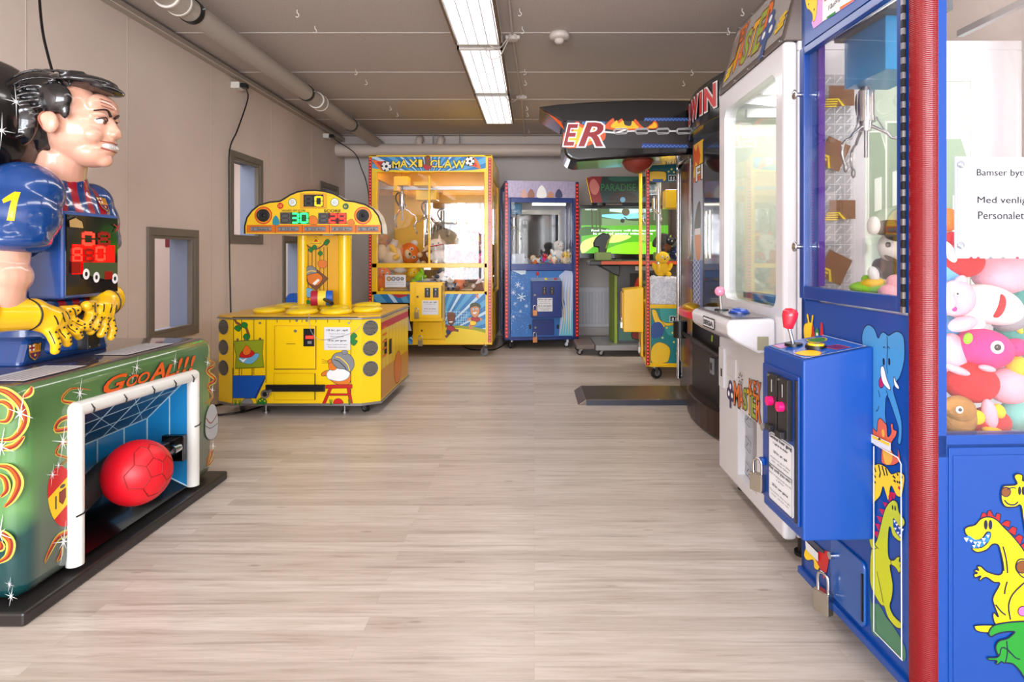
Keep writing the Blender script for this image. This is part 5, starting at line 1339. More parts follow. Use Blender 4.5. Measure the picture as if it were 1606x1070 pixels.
b = MB(); b.box(-.5, .5, .2, .28, 2.09, 2.13, mat('warm_tube', (255, 236, 190), .4, emit=7)); b.build('lamp', MX, label='glowing lamp inside the top')
p = F.px(623, 300); claw(MX, (p[0] * 1.04, .3, p[1] + .0), 1.2, box=(.16, .14, .10), drop=.09, boxm=CHROME if False else Y_, ang=.2)
p = F.px(657, 312); claw(MX, (p[0] * 1.06, .55, p[1] + .0), 1.15, box=(.24, .2, .16), drop=.03, ang=1.0)
# light strips
led_strip(MX, F, xp(578.5), xp(583), .16, MH - .03, 60); led_strip(MX, F, xp(765.5), xp(771), .16, MH - .03, 60)
# header
def burst(b, F, x0, y0, x1, y1, cx, cy, n, ground=None):
    """blue and white sun rays, clipped to the panel"""
    a = F.px(x0, y1); c = F.px(x1, y0); u0, v0, u1, v1 = a[0], a[1], c[0], c[1]
    b.rect(F, u0, v0, u1, v1, mat('sky_blue', (22, 116, 182), .35)); o = F.px(cx, cy)
    def clip(P):
        for k, lim, sgn in ((0, u0, 1), (0, u1, -1), (1, v0, 1), (1, v1, -1)):
            Q = []
            for i in range(len(P)):
                A, B = P[i - 1], P[i]; ia, ib = (A[k] - lim) * sgn >= 0, (B[k] - lim) * sgn >= 0
                if ia != ib:
                    t = (lim - A[k]) / (B[k] - A[k]); Q.append((A[0] + (B[0] - A[0]) * t, A[1] + (B[1] - A[1]) * t))
                if ib: Q.append(B)
            P = Q
            if len(P) < 3: return None
        return P
    R = 2.5
    for i in range(n):
        t = 2 * PI * i / n + .05; w = PI / n * (.35 if i % 2 else .6)
        P = clip([o, (o[0] + R * math.cos(t - w), o[1] + R * math.sin(t - w)), (o[0] + R * math.cos(t + w), o[1] + R * math.sin(t + w))])
        if P: b.poly(F, P, mat('ray_pale', (190, 218, 236), .35) if i % 2 else mat('ray_mid', (80, 160, 208), .35))
b = MB(); burst(b, F, 583.5, 246, 762, 268, 672, 285, 40)
b.poly(F, [(583.5, 264), (600, 266), (672, 269), (740, 267), (762, 264), (762, 270), (583.5, 270)], mat('grass_yellow', (236, 204, 30), .35), px=True)
def ballart(b, F, x, y, r, tail):
    p = F.px(x, y); q = F.px(*tail)
    dx, dy = q[0] - p[0], q[1] - p[1]; L = math.hypot(dx, dy); nx, ny = -dy / L * r, dx / L * r
    b.poly(F, [(p[0] + nx, p[1] + ny), (p[0] + dx * .5 + nx * .9, p[1] + dy * .5 + ny * .9), q, (p[0] + dx * .5 - nx * .4, p[1] + dy * .5 - ny * .4), (p[0] - nx, p[1] - ny)], ORG, smooth=3)
    b.poly(F, [(p[0] + nx * .6, p[1] + ny * .6), (p[0] + dx * .7, p[1] + dy * .7), (p[0] - nx * .6, p[1] - ny * .6)], RED, smooth=3)
    b.disc(F, p[0], p[1], r, WPR, line=INK, lw=r * .12); b.disc(F, p[0], p[1], r * .32, INK, seg=5)
    for k in range(5): a = 2 * PI * k / 5 + .6; b.disc(F, p[0] + math.cos(a) * r * .8, p[1] + math.sin(a) * r * .8, r * .2, INK, seg=6)
ballart(b, F, 606, 261, .055, (584, 251)); ballart(b, F, 737, 253, .052, (754, 265))
def T4(x, y): return (x / 5.786 + 570, y / 5.784 + 235)
x0 = 265
for i, (ch, xa, xb, ya, yb_) in enumerate((('M', 265, 330, 105, 165), ('A', 335, 400, 95, 160), ('X', 415, 495, 90, 158), ('I', 505, 530, 92, 155), ('C', 610, 665, 95, 160), ('L', 680, 722, 92, 160), ('A', 735, 800, 92, 162), ('W', 815, 925, 100, 168))):
    p = F.px(*T4(xa, yb_)); q = F.px(*T4(xb, ya)); b.text(F, ch, p[0], p[1], q[0], q[1], mat('maxi_letter', (250, 220, 60), .35), bold=.006, outline=INK, ow=.008)
b.poly(F, [T4(*q) for q in ((560, 110), (562, 70), (585, 55), (608, 70), (608, 110), (600, 165), (580, 185), (562, 160))], BROWN, px=True, smooth=3, line=INK, lw=.004); b.poly(F, [T4(*q) for q in ((540, 130), (600, 150), (640, 130), (600, 180), (560, 180))], mat('shirt_red', (170, 30, 40), .4), px=True, smooth=3)
b.build('header_artwork', MX, label='header panel with yellow lettering and two footballs')
# lower artwork
def L4(x, y): return (x / 6.295 + 570, y / 6.294 + 400)
b = MB(); burst(b, F, *L4(100, 388), *L4(485, 880), *L4(700, 1000), 44); b.build('lower_artwork', MX, label='blue rays left of the control box'); b = MB(); burst(b, F, *L4(808, 385), *L4(1205, 800), *L4(700, 830), 44)
b.poly(F, [L4(*q) for q in ((808, 700), (950, 695), (1100, 712), (1205, 735), (1205, 850), (808, 850))], mat('pitch_green', (150, 160, 30), .4), px=True)
b.poly(F, [L4(*q) for q in ((808, 720), (950, 722), (1100, 742), (1205, 770), (1205, 870), (808, 870))], mat('grass_yellow', (236, 204, 30), .35), px=True)
for k in range(9): b.stroke(F, [L4(820 + k * 25, 550), L4(830 + k * 22, 690)], .0035, mat('ray_pale', (190, 218, 236), .35), px=True)
for k in range(5): b.stroke(F, [L4(815, 560 + k * 28), L4(1035, 565 + k * 26)], .0035, mat('ray_pale', (190, 218, 236), .35), px=True)
SK1, SK2 = mat('art_brown_skin', (122, 62, 34), .4), mat('art_tan_skin', (214, 140, 84), .4)
def player(b, pts_head, skin, hairp, shirt, shortp, legs):
    for L in legs: b.stroke(F, [L4(*q) for q in L], .028, skin, px=True, smooth=3)
    b.poly(F, [L4(*q) for q in shirt], mat('shirt_red', (170, 30, 40), .4), px=True, smooth=3, line=INK, lw=.004)
    b.poly(F, [L4(*q) for q in shortp], YEL if skin is SK2 else mat('navy_print', (30, 40, 90), .4), px=True, smooth=3, line=INK, lw=.003)
    b.poly(F, [L4(*q) for q in pts_head], skin, px=True, smooth=4, line=INK, lw=.004)
    b.poly(F, [L4(*q) for q in hairp], mat('art_hair', (60, 70, 30), .4) if skin is SK2 else BROWN, px=True, smooth=3, line=INK, lw=.003)
player(b, ((1055, 510), (1075, 485), (1140, 490), (1150, 530), (1140, 585), (1105, 620), (1065, 590)), SK2, ((1055, 520), (1060, 485), (1100, 470), (1150, 490), (1152, 525), (1120, 505), (1080, 510)), ((1070, 620), (1130, 612), (1150, 640), (1115, 665), (1070, 650)), ((1060, 650), (1115, 660), (1105, 690), (1055, 690)), [((1130, 625), (1170, 640)), ((1110, 680), (1070, 700), (1060, 725)), ((1070, 690), (1050, 700), (1060, 730)), ((1070, 625), (1030, 640))])
player(b, ((830, 610), (840, 580), (890, 575), (905, 605), (900, 660), (870, 695), (840, 670)), SK1, ((828, 610), (835, 575), (870, 565), (905, 580), (905, 600), (870, 592)), ((835, 700), (880, 700), (905, 730), (865, 760), (825, 745)), ((820, 740), (865, 752), (850, 785), (822, 775)), [((880, 735), (940, 748)), ((845, 775), (825, 800), (812, 812)), ((835, 705), (812, 690))])
p = F.px(*L4(1095, 575)); b.poly(F, [L4(1078, 565), L4(1125, 558), L4(1110, 585), L4(1085, 585)], WPR, px=True, line=INK, lw=.002); b.poly(F, [L4(845, 655), L4(885, 655), L4(875, 668), L4(850, 668)], WPR, px=True)
for q in ((1085, 535), (1118, 532)): p = F.px(*L4(*q)); b.disc(F, p[0], p[1], .014, WPR, line=INK, lw=.003); b.disc(F, p[0], p[1], .006, INK)
b.poly(F, [L4(1105, 390), L4(1125, 388), L4(1140, 430), L4(1128, 432)], ORG, px=True); b.poly(F, [L4(265, 388), L4(300, 400), L4(350, 425), L4(430, 405), L4(440, 388)], mat('shirt_red', (170, 30, 40), .4), px=True)
b.build('lower_artwork', MX, label='printed footballers on blue rays')
b = MB(); a = F.px(*L4(140, 815)); c = F.px(*L4(490, 470)); b.prism(rounded(c[0] - a[0], c[1] - a[1], .05, cx=(a[0] + c[0]) / 2, cy=(a[1] + c[1]) / 2), -.012, .0, GBLACK, axis='y')
F5 = front(MX, -.012); b.poly(F5, [L4(390, 590), L4(440, 588), L4(475, 750), L4(390, 740)], mat('hatch_view', (190, 190, 196), .3), px=True); b.prect(F5, *L4(385, 525), *L4(452, 532), LBLUE); b.prect(F5, *L4(405, 535), *L4(430, 570), mat('olive', (120, 140, 60), .4))
b.build('prize_hatch', MX, label='black prize hatch')
# control box
b = MB(); a = F.px(*L4(488, 640)); c = F.px(*L4(805, 262)); b.box(a[0], c[0], -.16, 0.0, a[1], c[1], Y_)
cb = b.build('control_box', MX, bevel=.006)
F6 = front(MX, -.16)
b = MB(); a2 = F6.px(*L4(515, 622)); c2 = F6.px(*L4(780, 302)); b.box(a2[0], c2[0], -.168, -.16, a2[1], c2[1], Y_); d_ = b.build('control_door', cb, bevel=.003)
b = MB(); F7 = front(MX, -.168); b.prect(F7, *L4(770, 302), *L4(778, 622), INK, off=.001); b.build('hinge_gap', cb)
coin_slots(d_, F7, [L4(633, 372), L4(714, 372)], .062, .112) if False else None
for q in ((633, 372), (714, 372)): coin_slots(cb, F7, [L4(*q)], .058, .10)
x0, y0 = L4(578, 450); x1, y1 = L4(738, 590)
sheet(cb, F7, x0, y0, x1, y1, [('10 kr. pr. spil', .11, .01, .07, .8), ('Maskinen giver retur', .06, 0, .23, .7), ('10 kr. per game', .09, .006, .54, .7), ('Return change given', .06, 0, .72, .8)])
b = MB(); p = F7.px(*L4(535, 412)); b.cyl((p[0], -.178, p[1]), (p[0], -.168, p[1]), .012, BROWN); b.build('lock', cb)
p = F7.px(*L4(528, 520)); padlock(cb, (p[0], -.18, p[1]), s=1.5)
b = MB(); a = F.px(*L4(548, 828)); c = F.px(*L4(780, 662)); b.prism(rounded(c[0] - a[0], c[1] - a[1], .02, cx=(a[0] + c[0]) / 2, cy=(a[1] + c[1]) / 2), -.012, .0, Y_, axis='y'); cdr = b.build('cash_door', MX, bevel=.003)
b = MB(); p = F.px(*L4(580, 745)); b.cyl((p[0], -.022, p[1]), (p[0], -.012, p[1]), .012, BROWN); b.build('lock', cdr); p = F.px(*L4(566, 792)); padlock(cdr, (p[0], -.024, p[1]), s=1.5)
b = MB(); p = F6.px(*L4(590, 262)); z = c[1]; top = F.px(*L4(640, 262))[1]
b.box(-.13, .08, -.13, -.03, top, top + .01, mat('deck', (70, 90, 130), .4)); b.cyl((-.07, -.08, top), (-.07, -.08, top + .07), .006, STEEL, seg=8); b.build('joystick_deck', cb)
# printed coin card on the glass
x0, y0 = L4(214, 198); x1, y1 = L4(418, 318)
sh = sheet(MX, front(MX, .012), x0, y0, x1, y1, [('Denne maskine giver ikke retur', .07, 0, .58, .85), ('This machine gives no change', .07, 0, .74, .85)], name='coin_card', label='white card showing accepted coins')
b = MB(); Fc = front(MX, .0105)
for i, (x, r) in enumerate(((252, .027), (297, .025), (342, .023), (383, .018))): p = Fc.px(*L4(x, 235)); b.disc(Fc, p[0], p[1], r, (mat('coin_gold', (176, 140, 80), .4), GREY, GREY, mat('grey_ink', (95, 95, 100), .6))[i], off=.003); b.disc(Fc, p[0], p[1], r * .4, mat('coin_pale', (205, 200, 190), .4), off=.0035)
b.build('coin_pictures', sh)
for x, y in ((-.56, .1), (.57, .1), (-.56, 1.05), (.57, 1.05)): castor(MX, x, y, r=.045, top=.135, ang=.9 if x > 0 else .2, m=GREY if y < .5 and x > 0 else RUBBER)
# toys in the yellow machine (u, v from the photo, depth ly)
def mt(x, y, ly): return on_toy(MX, *T4(x, y), ly)
def cloth(mm):
    def f(e, s): e.ell((0, -.01 * s, .40 * s), (.52 * s, .46 * s, .34 * s), mm, seg=16, rings=8)
    return f
def strap(mm):
    def f(e, s): e.lathe([(.47 * s, -.03 * s), (.50 * s, 0), (.47 * s, .03 * s)], mm, c=(0, -.06 * s, 1.12 * s), seg=20)
    return f
def toy_at(x, y, ly, **k):
    p = mt(x, y, ly); return plush(loc=(p.x, p.y, p.z), **k)
toy_at(170, 1010, .62, label='large cream soft toy with orange patches in the left of the yellow machine', rot=(0, 1.3, .3), s=0.286, body=PCRM, head=PORG, limb=PW_, ears='round', snout=PCRM)
toy_at(330, 1020, .45, label='cream soft toy with a yellow foot lying left of the centre bar', rot=(.3, -1.1, -.4), s=0.221, body=PCRM, head=PCRM, limb=PYEL, ears=None)
toy_at(520, 1000, .75, label='beige soft toy behind the centre bar of the yellow machine', rot=(0, 1.2, 0), s=0.195, body=PBRN, head=PCRM, limb=PCRM, ears='flop')
toy_at(690, 1030, .35, label='white soft toy with a dark red eye patch right of the centre bar', rot=(0, -.2, .2), s=0.182, body=PW_, head=PW_, limb=PW_, ears='point', extra=strap(PRED))
toy_at(850, 1030, .40, label='white soft toy with a red heart shaped mouth in the yellow machine', rot=(0, .3, -.2), s=0.221, body=PW_, head=PW_, limb=PRED, ears='round', belly=PRED)
toy_at(960, 1020, .6, label='tall cream soft toy with a red cap in the yellow machine', rot=(0, .1, 0), s=0.234, body=PCRM, head=PYEL, limb=PCRM, ears=None, extra=lambda e, s: e.ell((0, 0, 1.5 * s), (.4 * s, .4 * s, .12 * s), PRED))
toy_at(1060, 1040, .38, label='brown soft toy with a round tan face by the right post of the yellow machine', rot=(0, .1, .3), s=0.169, body=PBRN, head=PBRN, limb=PRED, belly=PCRM, snout=PCRM, ears='round')
def lt(x, y, ly): return on_toy(MX, *L4(x, y), ly)
def toy_l(x, y, ly, **k):
    p = lt(x, y, ly); return plush(loc=(p.x, p.y, p.z), **k)
toy_l(130, 345, .15, label='orange soft toy at the bottom left behind the lower glass', rot=(0, .4, .3), s=0.169, body=PORG, limb=PYEL, ears=None)
toy_l(450, 330, .25, label='grey and white soft toy low behind the lower glass', rot=(.2, 1.4, 0), s=0.182, body=PGRY, head=PW_, limb=PGRY, ears='point')
toy_l(590, 250, .2, label='green and yellow soft toy above the control box', rot=(0, -.9, .4), s=0.130, body=PGRN, head=PYEL, limb=PGRN, ears=None)
toy_l(730, 250, .25, label='white and red soft toy above the control box', rot=(0, 1.0, .2), s=0.143, body=PW_, head=PRED, limb=PNAVY, ears='round')
toy_l(860, 345, .14, label='small grey soft toy beside the control box', rot=(0, 0, .2), s=0.098, body=PGRY, head=PW_, limb=PNAVY, ears='round')
toy_l(970, 330, .3, label='orange brown soft toy behind the lower right glass', rot=(0, -.4, .2), s=0.169, body=PORG, head=PORG, limb=PBRN, ears='round')
toy_l(1090, 345, .16, label='tan soft toy lying with a white cuff low on the right', rot=(0, 1.3, -.1), s=0.143, body=PBRN, head=PCRM, limb=PW_, ears=None)
toy_l(1150, 240, .3, label='dark pink soft toy with a black and white striped mouth', rot=(0, .2, 0), s=0.195, body=PMAG, head=PMAG, limb=PBLK, ears='round', belly=PBLK)
b = MB()

toy_at(610, 1015, .9, label='grey soft toy at the back of the yellow machine', rot=(0, .5, .2), s=.20, body=PGRY, head=PW_, limb=PGRY, ears='flop')
toy_at(250, 960, .95, label='orange soft toy at the back left of the yellow machine', rot=(0, -.5, 0), s=.20, body=PORG, head=PORG, limb=PW_, ears='round')
toy_at(760, 1000, .85, label='pink soft toy at the back right of the yellow machine', rot=(0, .9, .4), s=.18, body=PPINK, head=PPINK, limb=PW_, ears='long')

# ================================================================ blue snow themed claw machine
FZ = thing('claw_machine', 'narrow blue claw machine with red light strips and snow artwork', 'claw machine', (0.09, 6.89, 0), math.radians(7))
BN = mat('navy_enamel', (22, 50, 124), .3, coat=.3); FZW = .44; FZH = 1.965; FZD = .8
F = front(FZ, 0)
xp = lambda x, y=400: F.px(x, y)[0]
zp = lambda y, x=850: F.px(x, y)[1]
def A3(x, y): return (x / 6.6867 + 770, y / 6.6875 + 270)
def A4(x, y): return (x / 7.133 + 770, y / 7.133 + 410)
b = MB()
for sx in (-1, 1):
    for (ya, yb_) in ((0, .05), (FZD - .05, FZD)): b.box(min(sx * FZW, sx * (FZW - .07)), max(sx * FZW, sx * (FZW - .07)), ya, yb_, .10, FZH, BN)
b.box(-FZW, FZW, 0, FZD, FZH - .02, FZH, BN); b.box(-FZW, FZW, 0, FZD, .10, .13, BN)
b.box(-FZW + .07, FZW - .07, .005, .05, zp(311), FZH - .02, BN); b.box(-FZW + .02, FZW - .02, .02, FZD, .1, zp(424), BN)
b.build('frame', FZ, bevel=.005, label='navy steel frame')
b = MB(); u0, u1, v0, v1 = xp(802), xp(896), zp(414), zp(318)
fu0, fu1, fv0, fv1 = -FZW + .075, FZW - .075, zp(424), zp(311)
b.box(fu0, fu1, -.012, .02, v1, fv1, BN); b.box(fu0, fu1, -.012, .02, fv0, v0, BN); b.box(fu0, u0, -.012, .02, v0, v1, BN); b.box(u1, fu1, -.012, .02, v0, v1, BN)
dr = b.build('glass_door', FZ, bevel=.003); b = MB(); b.box(u0, u1, 0, .006, v0, v1, GLASS); b.build('door_glass', dr)
b = MB(); b.box(-FZW + .012, -FZW + .016, .05, FZD - .05, .80, FZH - .2, GLASS); b.build('side_glass', FZ)
b = MB(); b.box(FZW - .03, FZW - .02, .05, FZD - .05, .8, FZH - .1, mat('inner_blue', (36, 66, 150), .15, coat=.6)); b.box(-.20, FZW - .12, FZD - .08, FZD - .07, zp(405), zp(328), mat('dull_mirror', (150, 150, 148), .08, 1.0)); b.box(-FZW + .03, FZW - .03, FZD - .06, FZD - .05, .78, FZH - .05, mat('inner_white', (206, 206, 212), .4)); b.build('mirror_panel', FZ)
b = MB()
for (x0, x1, z0, z1) in ((-.23, FZW - .10, zp(330), zp(322)), (-.23, -.205, zp(405), zp(325)), (FZW - .125, FZW - .10, zp(405), zp(325))): b.box(x0, x1, FZD - .1, FZD - .07, z0, z1, mat('trim_white', (235, 235, 225), .3))  # plain white trim round the mirror
b.build('mirror_trim', FZ)
b = MB(); b.box(-.1, .3, .1, .15, FZH - .27, FZH - .25, mat('cool_tube', (250, 245, 220), .4, emit=5)); b.build('lamp', FZ)
b = MB(); b.box(-FZW + .03, FZW - .03, .03, FZD - .06, .78, .80, WHITE); b.build('playfield', FZ)
p = F.px(*A3(262, 470)); claw(FZ, (p[0] * 1.02, .2, p[1]), .85, box=(.17, .14, .13), drop=.04, boxm=mat('teal_box', (10, 110, 150), .35))
b = MB(); b.box(-FZW + .08, -.2, .06, .3, .80, zp(398), mat('chute_clear', (200, 205, 215), .2)); b.build('prize_chute', FZ)
led_strip(FZ, F, -FZW + .004, -FZW + .042, .13, FZH - .02, 42); led_strip(FZ, F, FZW - .042, FZW - .004, .13, FZH - .02, 42)
b = MB(); a = F.px(*A3(170, 265)); c = F.px(*A3(885, 100)); LIL = mat('header_lilac', (176, 166, 196), .4, var=.3, vscale=30)
b.rect(F, a[0], a[1], c[0], c[1], LIL, off=.006); b.lay = 50
for k in range(46): x = 176 + k * 15.4; b.stroke(F, [A3(x, 100 + (k * 37) % 30), A3(x + 2, 170 + (k * 53) % 80)], .006, (mat('icicle', (212, 206, 226), .35), mat('icicle_dark', (140, 128, 176), .35))[k % 2], px=True, taper=True)
# plain stand-ins for the printed figures: five rounded silhouettes in warm and white tones
for (x, y, r, m_) in ((345, 215, 30, mat('print_peach', (206, 160, 150), .4)), (420, 215, 34, mat('print_brown', (150, 104, 84), .4)), (530, 190, 46, WPR), (625, 235, 32, mat('print_tan', (190, 136, 104), .4)), (710, 215, 34, mat('print_navy', (60, 60, 100), .4))):
    b.poly(F, [A3(x - r, 265), A3(x - r * .9, y), A3(x, y - r * 1.1), A3(x + r * .9, y), A3(x + r, 265)], m_, px=True, smooth=4)
b.build('header_artwork', FZ, label='lilac icicle header')
# lower panel: snow artwork with a plain pale swirl in place of the printed characters
b = MB(); Fd = front(FZ, .0155); SNB = mat('snow_blue', (40, 110, 186), .35, var=.35, vscale=9)
b.rect(Fd, -FZW + .075, zp(528), FZW - .075, zp(425), SNB, off=.006); b.lay = 60
ICE = mat('ice_white', (206, 224, 240), .35); ICE2 = mat('ice_cyan', (110, 196, 220), .35)
b.poly(Fd, [A4(*q) for q in ((760, 830), (775, 600), (830, 470), (790, 380), (750, 260), (760, 160), (830, 100), (900, 110), (925, 160), (925, 830))], mat('ice_lilac', (176, 190, 226), .35), px=True)
b.poly(Fd, [A4(*q) for q in ((765, 830), (800, 640), (860, 540), (925, 560), (925, 830))], ICE2, px=True)
for k in range(5): b.stroke(Fd, [A4(770 + k * 30, 820), A4(800 + k * 22, 600), A4(760 + k * 34, 380), A4(800 + k * 26, 150)], .016, (ICE, mat('ice_gold', (226, 214, 190), .35))[k % 2], px=True, smooth=6, taper=True)
b.poly(Fd, [A4(*q) for q in ((225, 100), (390, 100), (385, 140), (340, 150), (300, 130))], ICE, px=True)
for (x, y, r) in ((340, 400, 50), (250, 350, 26), (395, 500, 24), (300, 260, 34), (350, 300, 22), (270, 470, 16), (330, 560, 18), (250, 620, 20)):
    p = Fd.px(*A4(x, y)); rr = r / 7.133 / FPX * 6.9
    for t in range(3): a = t * PI / 3 + .3; b.stroke(Fd, [(p[0] - math.cos(a) * rr, p[1] - math.sin(a) * rr), (p[0] + math.cos(a) * rr, p[1] + math.sin(a) * rr)], rr * .22, ICE)
random.seed(3)
for k in range(110):
    x, y = random.uniform(205, 430), random.uniform(120, 800); p = Fd.px(*A4(x, y)); b.disc(Fd, p[0], p[1], random.uniform(.0015, .004), ICE, seg=6, off=.012)
b.stroke(Fd, [A4(230, 770), A4(225, 600), A4(245, 565), A4(390, 575)], .003, ICE2, px=True)
b.build('lower_artwork', FZ, label='blue frosty panel with snowflakes')
b = MB(); a = F.px(*A4(440, 620)); c = F.px(*A4(770, 215)); b.box(a[0], c[0], -.14, .01, a[1], c[1], BN); cb = b.build('control_box', FZ, bevel=.006)
b = MB(); b.prism([(-.14, c[1]), (.0, c[1] + .035), (.0, c[1])], a[0], c[0], mat('deck_pale', (150, 170, 200), .35), axis='x'); dk = b.build('control_deck', cb)
b = MB(); p = ((a[0] + (c[0] - a[0]) * .22), c[1] + .02); b.cyl((p[0], -.07, p[1]), (p[0], -.07, p[1] + .05), .005, STEEL, seg=8); b.ell((p[0], -.07, p[1] + .065), (.018, .018, .024), mat('knob_red', (190, 40, 44), .3)); b.build('joystick', dk)
for k, m_ in ((.5, YEL), (.82, RED)): b = MB(); x = a[0] + (c[0] - a[0]) * k; b.cyl((x, -.07, p[1] - .005), (x, -.07, p[1] + .012), .018, m_, seg=16); b.build('button', dk)
F8 = front(FZ, -.14)
for q in ((597, 330), (682, 330)): coin_slots(cb, F8, [A4(*q)], .05, .09)
x0, y0 = A4(518, 410); x1, y1 = A4(688, 560)
sheet(cb, F8, x0, y0, x1, y1, [('10 kr. pr. spil', .12, .01, .07, .85), ('Maskinen giver retur', .07, 0, .24, .7), ('Placer mønter her', .07, 0, .36, .7), ('10 kr. per game', .11, .008, .54, .85), ('Return change', .07, 0, .72, .7), ('is given', .07, 0, .84, .5)])
for (q, fc, yy, par) in (((490, 378), F8, -.14, cb), ((496, 740), F, .0, FZ)):
    b = MB(); p = fc.px(*A4(*q)); b.cyl((p[0], yy - .012, p[1]), (p[0], yy, p[1]), .013, CHROME); b.build('lock', par)
p = F8.px(*A4(490, 490)); padlock(cb, (p[0], -.155, p[1]), s=1.6, body=mat('padlock_copper', (190, 130, 90), .3, 1.0))
b = MB(); a = F.px(*A4(462, 830)); c = F.px(*A4(705, 645)); b.prism(rounded(c[0] - a[0], c[1] - a[1], .02, cx=(a[0] + c[0]) / 2, cy=(a[1] + c[1]) / 2), -.01, .01, BN, axis='y'); cdr = b.build('cash_door', FZ, bevel=.003)
p = F.px(*A4(490, 790)); padlock(cdr, (p[0], -.02, p[1]), s=1.6, body=mat('padlock_copper', (190, 130, 90), .3, 1.0))
for q in ((437, 732), (749, 732)): b = MB(); p = F.px(*A4(*q)); b.box(p[0] - .012, p[0] + .012, -.012, .01, p[1] - .024, p[1] + .024, BLACK); b.build('latch', FZ, bevel=.003)
for x, y in ((-.36, .06), (.30, .06), (-.36, .7), (.36, .7)): castor(FZ, x, y, r=.038, top=.10, ang=.4 if x < 0 else 1.5)
def zt(x, y, ly, **k):
    p = on_toy(FZ, *A3(x, y), ly); return plush(loc=(p.x, p.y, p.z), **k)
zt(700, 930, .3, label='largest white soft toy, with twig arms, in the blue snow machine', rot=(0, .1, .2), s=0.162, body=PW_, limb=PW_, ears=None, nose=PORG, extra=lambda e, s: e.cyl((.4 * s, 0, .7 * s), (1.2 * s, -.1, .95 * s), .04 * s, PBRN))
zt(430, 955, .12, label='orange and white soft toy lying left in the blue snow machine', rot=(0, 1.3, .3), s=0.074, body=PORG, head=PW_, limb=PW_)
zt(500, 950, .16, label='cream soft toy low in the middle of the blue snow machine', rot=(0, -.9, .3), s=0.081, body=PCRM, head=PCRM, limb=PBRN)
zt(545, 945, .10, label='small magenta soft toy at the glass of the blue snow machine', rot=(0, .3, .3), s=0.068, body=PMAG, head=PRED, limb=PBLU)
zt(610, 965, .12, label='blue soft toy with cream head at the glass of the blue snow machine', rot=(0, .9, -.3), s=0.081, body=PBLU, head=PCRM, limb=PBLU)
zt(670, 950, .10, label='orange soft toy in front of the big white one', rot=(0, -.8, .2), s=0.074, body=PORG, head=PCRM, limb=PORG)
zt(760, 960, .14, label='yellow haired cream soft toy right in the blue snow machine', rot=(0, .4, 0), s=0.095, body=PCRM, head=PYEL, limb=PCRM)
zt(815, 965, .2, label='white soft toy against the right side of the blue snow machine', rot=(0, -.3, 0), s=0.108, body=PW_, head=PCRM, limb=PW_)
# ================================================================ shooting game at the back
SG = thing('shooting_game', 'light gun game with big television showing a green golf scene, behind the boxing machine', 'arcade machine', (1.08, 6.45, 0), 0)
F = front(SG, 0)
GM = mat('cabinet_grey', (72, 74, 80), .4); LG = mat('lime_edge', (132, 160, 50), .4)
b = MB(); b.box(-.42, .45, -.15, .5, .07, .13, mat('base_silver', (150, 148, 150), .35, .6)); b.box(-.62, -.42, -.05, .4, .07, .12, mat('base_taupe', (112, 98, 92), .4)); b.build('base', SG, bevel=.008)
for x, y in ((-.58, 0), (-.35, -.05), (.4, -.05), (-.58, .35), (.4, .45)): castor(SG, x, y, r=.03, top=.075, ang=1.2)
b = MB(); b.box(-.17, .42, .0, .45, .13, 0.99, GM); b.build('cabinet', SG, bevel=.006)
b = MB(); b.box(-.20, -.17, -.01, .46, .13, 0.99, LG); b.build('side_edge', SG)
b = MB(); F1 = front(SG, 0); p = F1.px(987, 455); q = F1.px(1004, 428); b.rect(F1, -.03, .72, .22, .9, INK); b.poly(F1, [(.02, .74), (.05, .84), (.09, .86), (.08, .76)], RED, smooth=3); b.disc(F1, .13, .80, .02, LG)
b.rect(F1, .03, .93, .3, .975, PAPER); b.poly(F1, [(-.15, .16), (-.15, .38), (.1, .42), (.38, .38), (.38, .16)], mat('jungle_print', (70, 110, 100), .4)); b.poly(F1, [(.0, .18), (.05, .36), (.2, .38), (.26, .2)], mat('face_print', (120, 50, 40), .4), smooth=4, line=INK, lw=.01); b.rect(F1, -.12, .34, .36, .39, LBLUE)
b.build('front_artwork', SG)
b = MB(); b.prism([(-.50, 0.99), (.45, 0.99), (.45, 1.04), (-.50, 1.04)], -.32, .1, BLACK, axis='y'); b.prism([(-.40, 0.99), (-.17, 0.99), (-.17, .87), (-.22, .89)], -.2, .05, BLACK, axis='y')
b.build('gun_shelf', SG, bevel=.008); 
b = MB(); b.box(-.38, .45, -.323, -.318, 1.00, 1.035, mat('shelf_orange', (180, 70, 30), .4)); b.build('shelf_strip', SG)
Sg = lambda x, y: (x / 5.35 + 900, y / 5.35 + 260)
def gun(x, y, label):
    g = MB(); o = Vector((x, y, 1.10))
    g.box(x - .085, x + .085, y - .05, y + .05, 1.04, 1.13, mat('holster_olive', (104, 124, 58), .45)); h = g.build('gun_holster', SG, bevel=.008, label='olive gun holster')
    g = MB(); GD = mat('gun_black', (20, 20, 22), .4)
    Fg = front(SG, y); ref = [Fg.px(*Sg(*q)) for q in ((240, 563), (300, 575), (304, 612), (280, 680), (270, 735), (262, 775), (215, 775), (205, 740), (205, 686), (165, 682), (162, 646), (185, 603))]
    dx = x - p[0]; g.prism([(q[0] + dx, q[1]) for q in ref], y - .03, y + .03, GD, axis='y')
    g.build('light_gun', h, bevel=.012, bseg=2, label=label)
    g = MB(); g.tube([(x + .03, y - .032, 1.17), (x + .05, y - .033, 1.24), (x + .09, y - .033, 1.31)], .006, LG, seg=6); g.build('gun_trim', h)
p = F.px(942, 400); gun(p[0], -.2, 'black light gun standing upright'); gun(.28, -.2, 'second black light gun')
b = MB(); T = front(SG, .30); a = T.px(908, 406); c = T.px(1053, 322); b.box(a[0], c[0], .30, .38, a[1], c[1], GBLACK); tv = b.build('television', SG, bevel=.008)
def S(x, y): return (x / 5.35 + 900, y / 5.35 + 260)
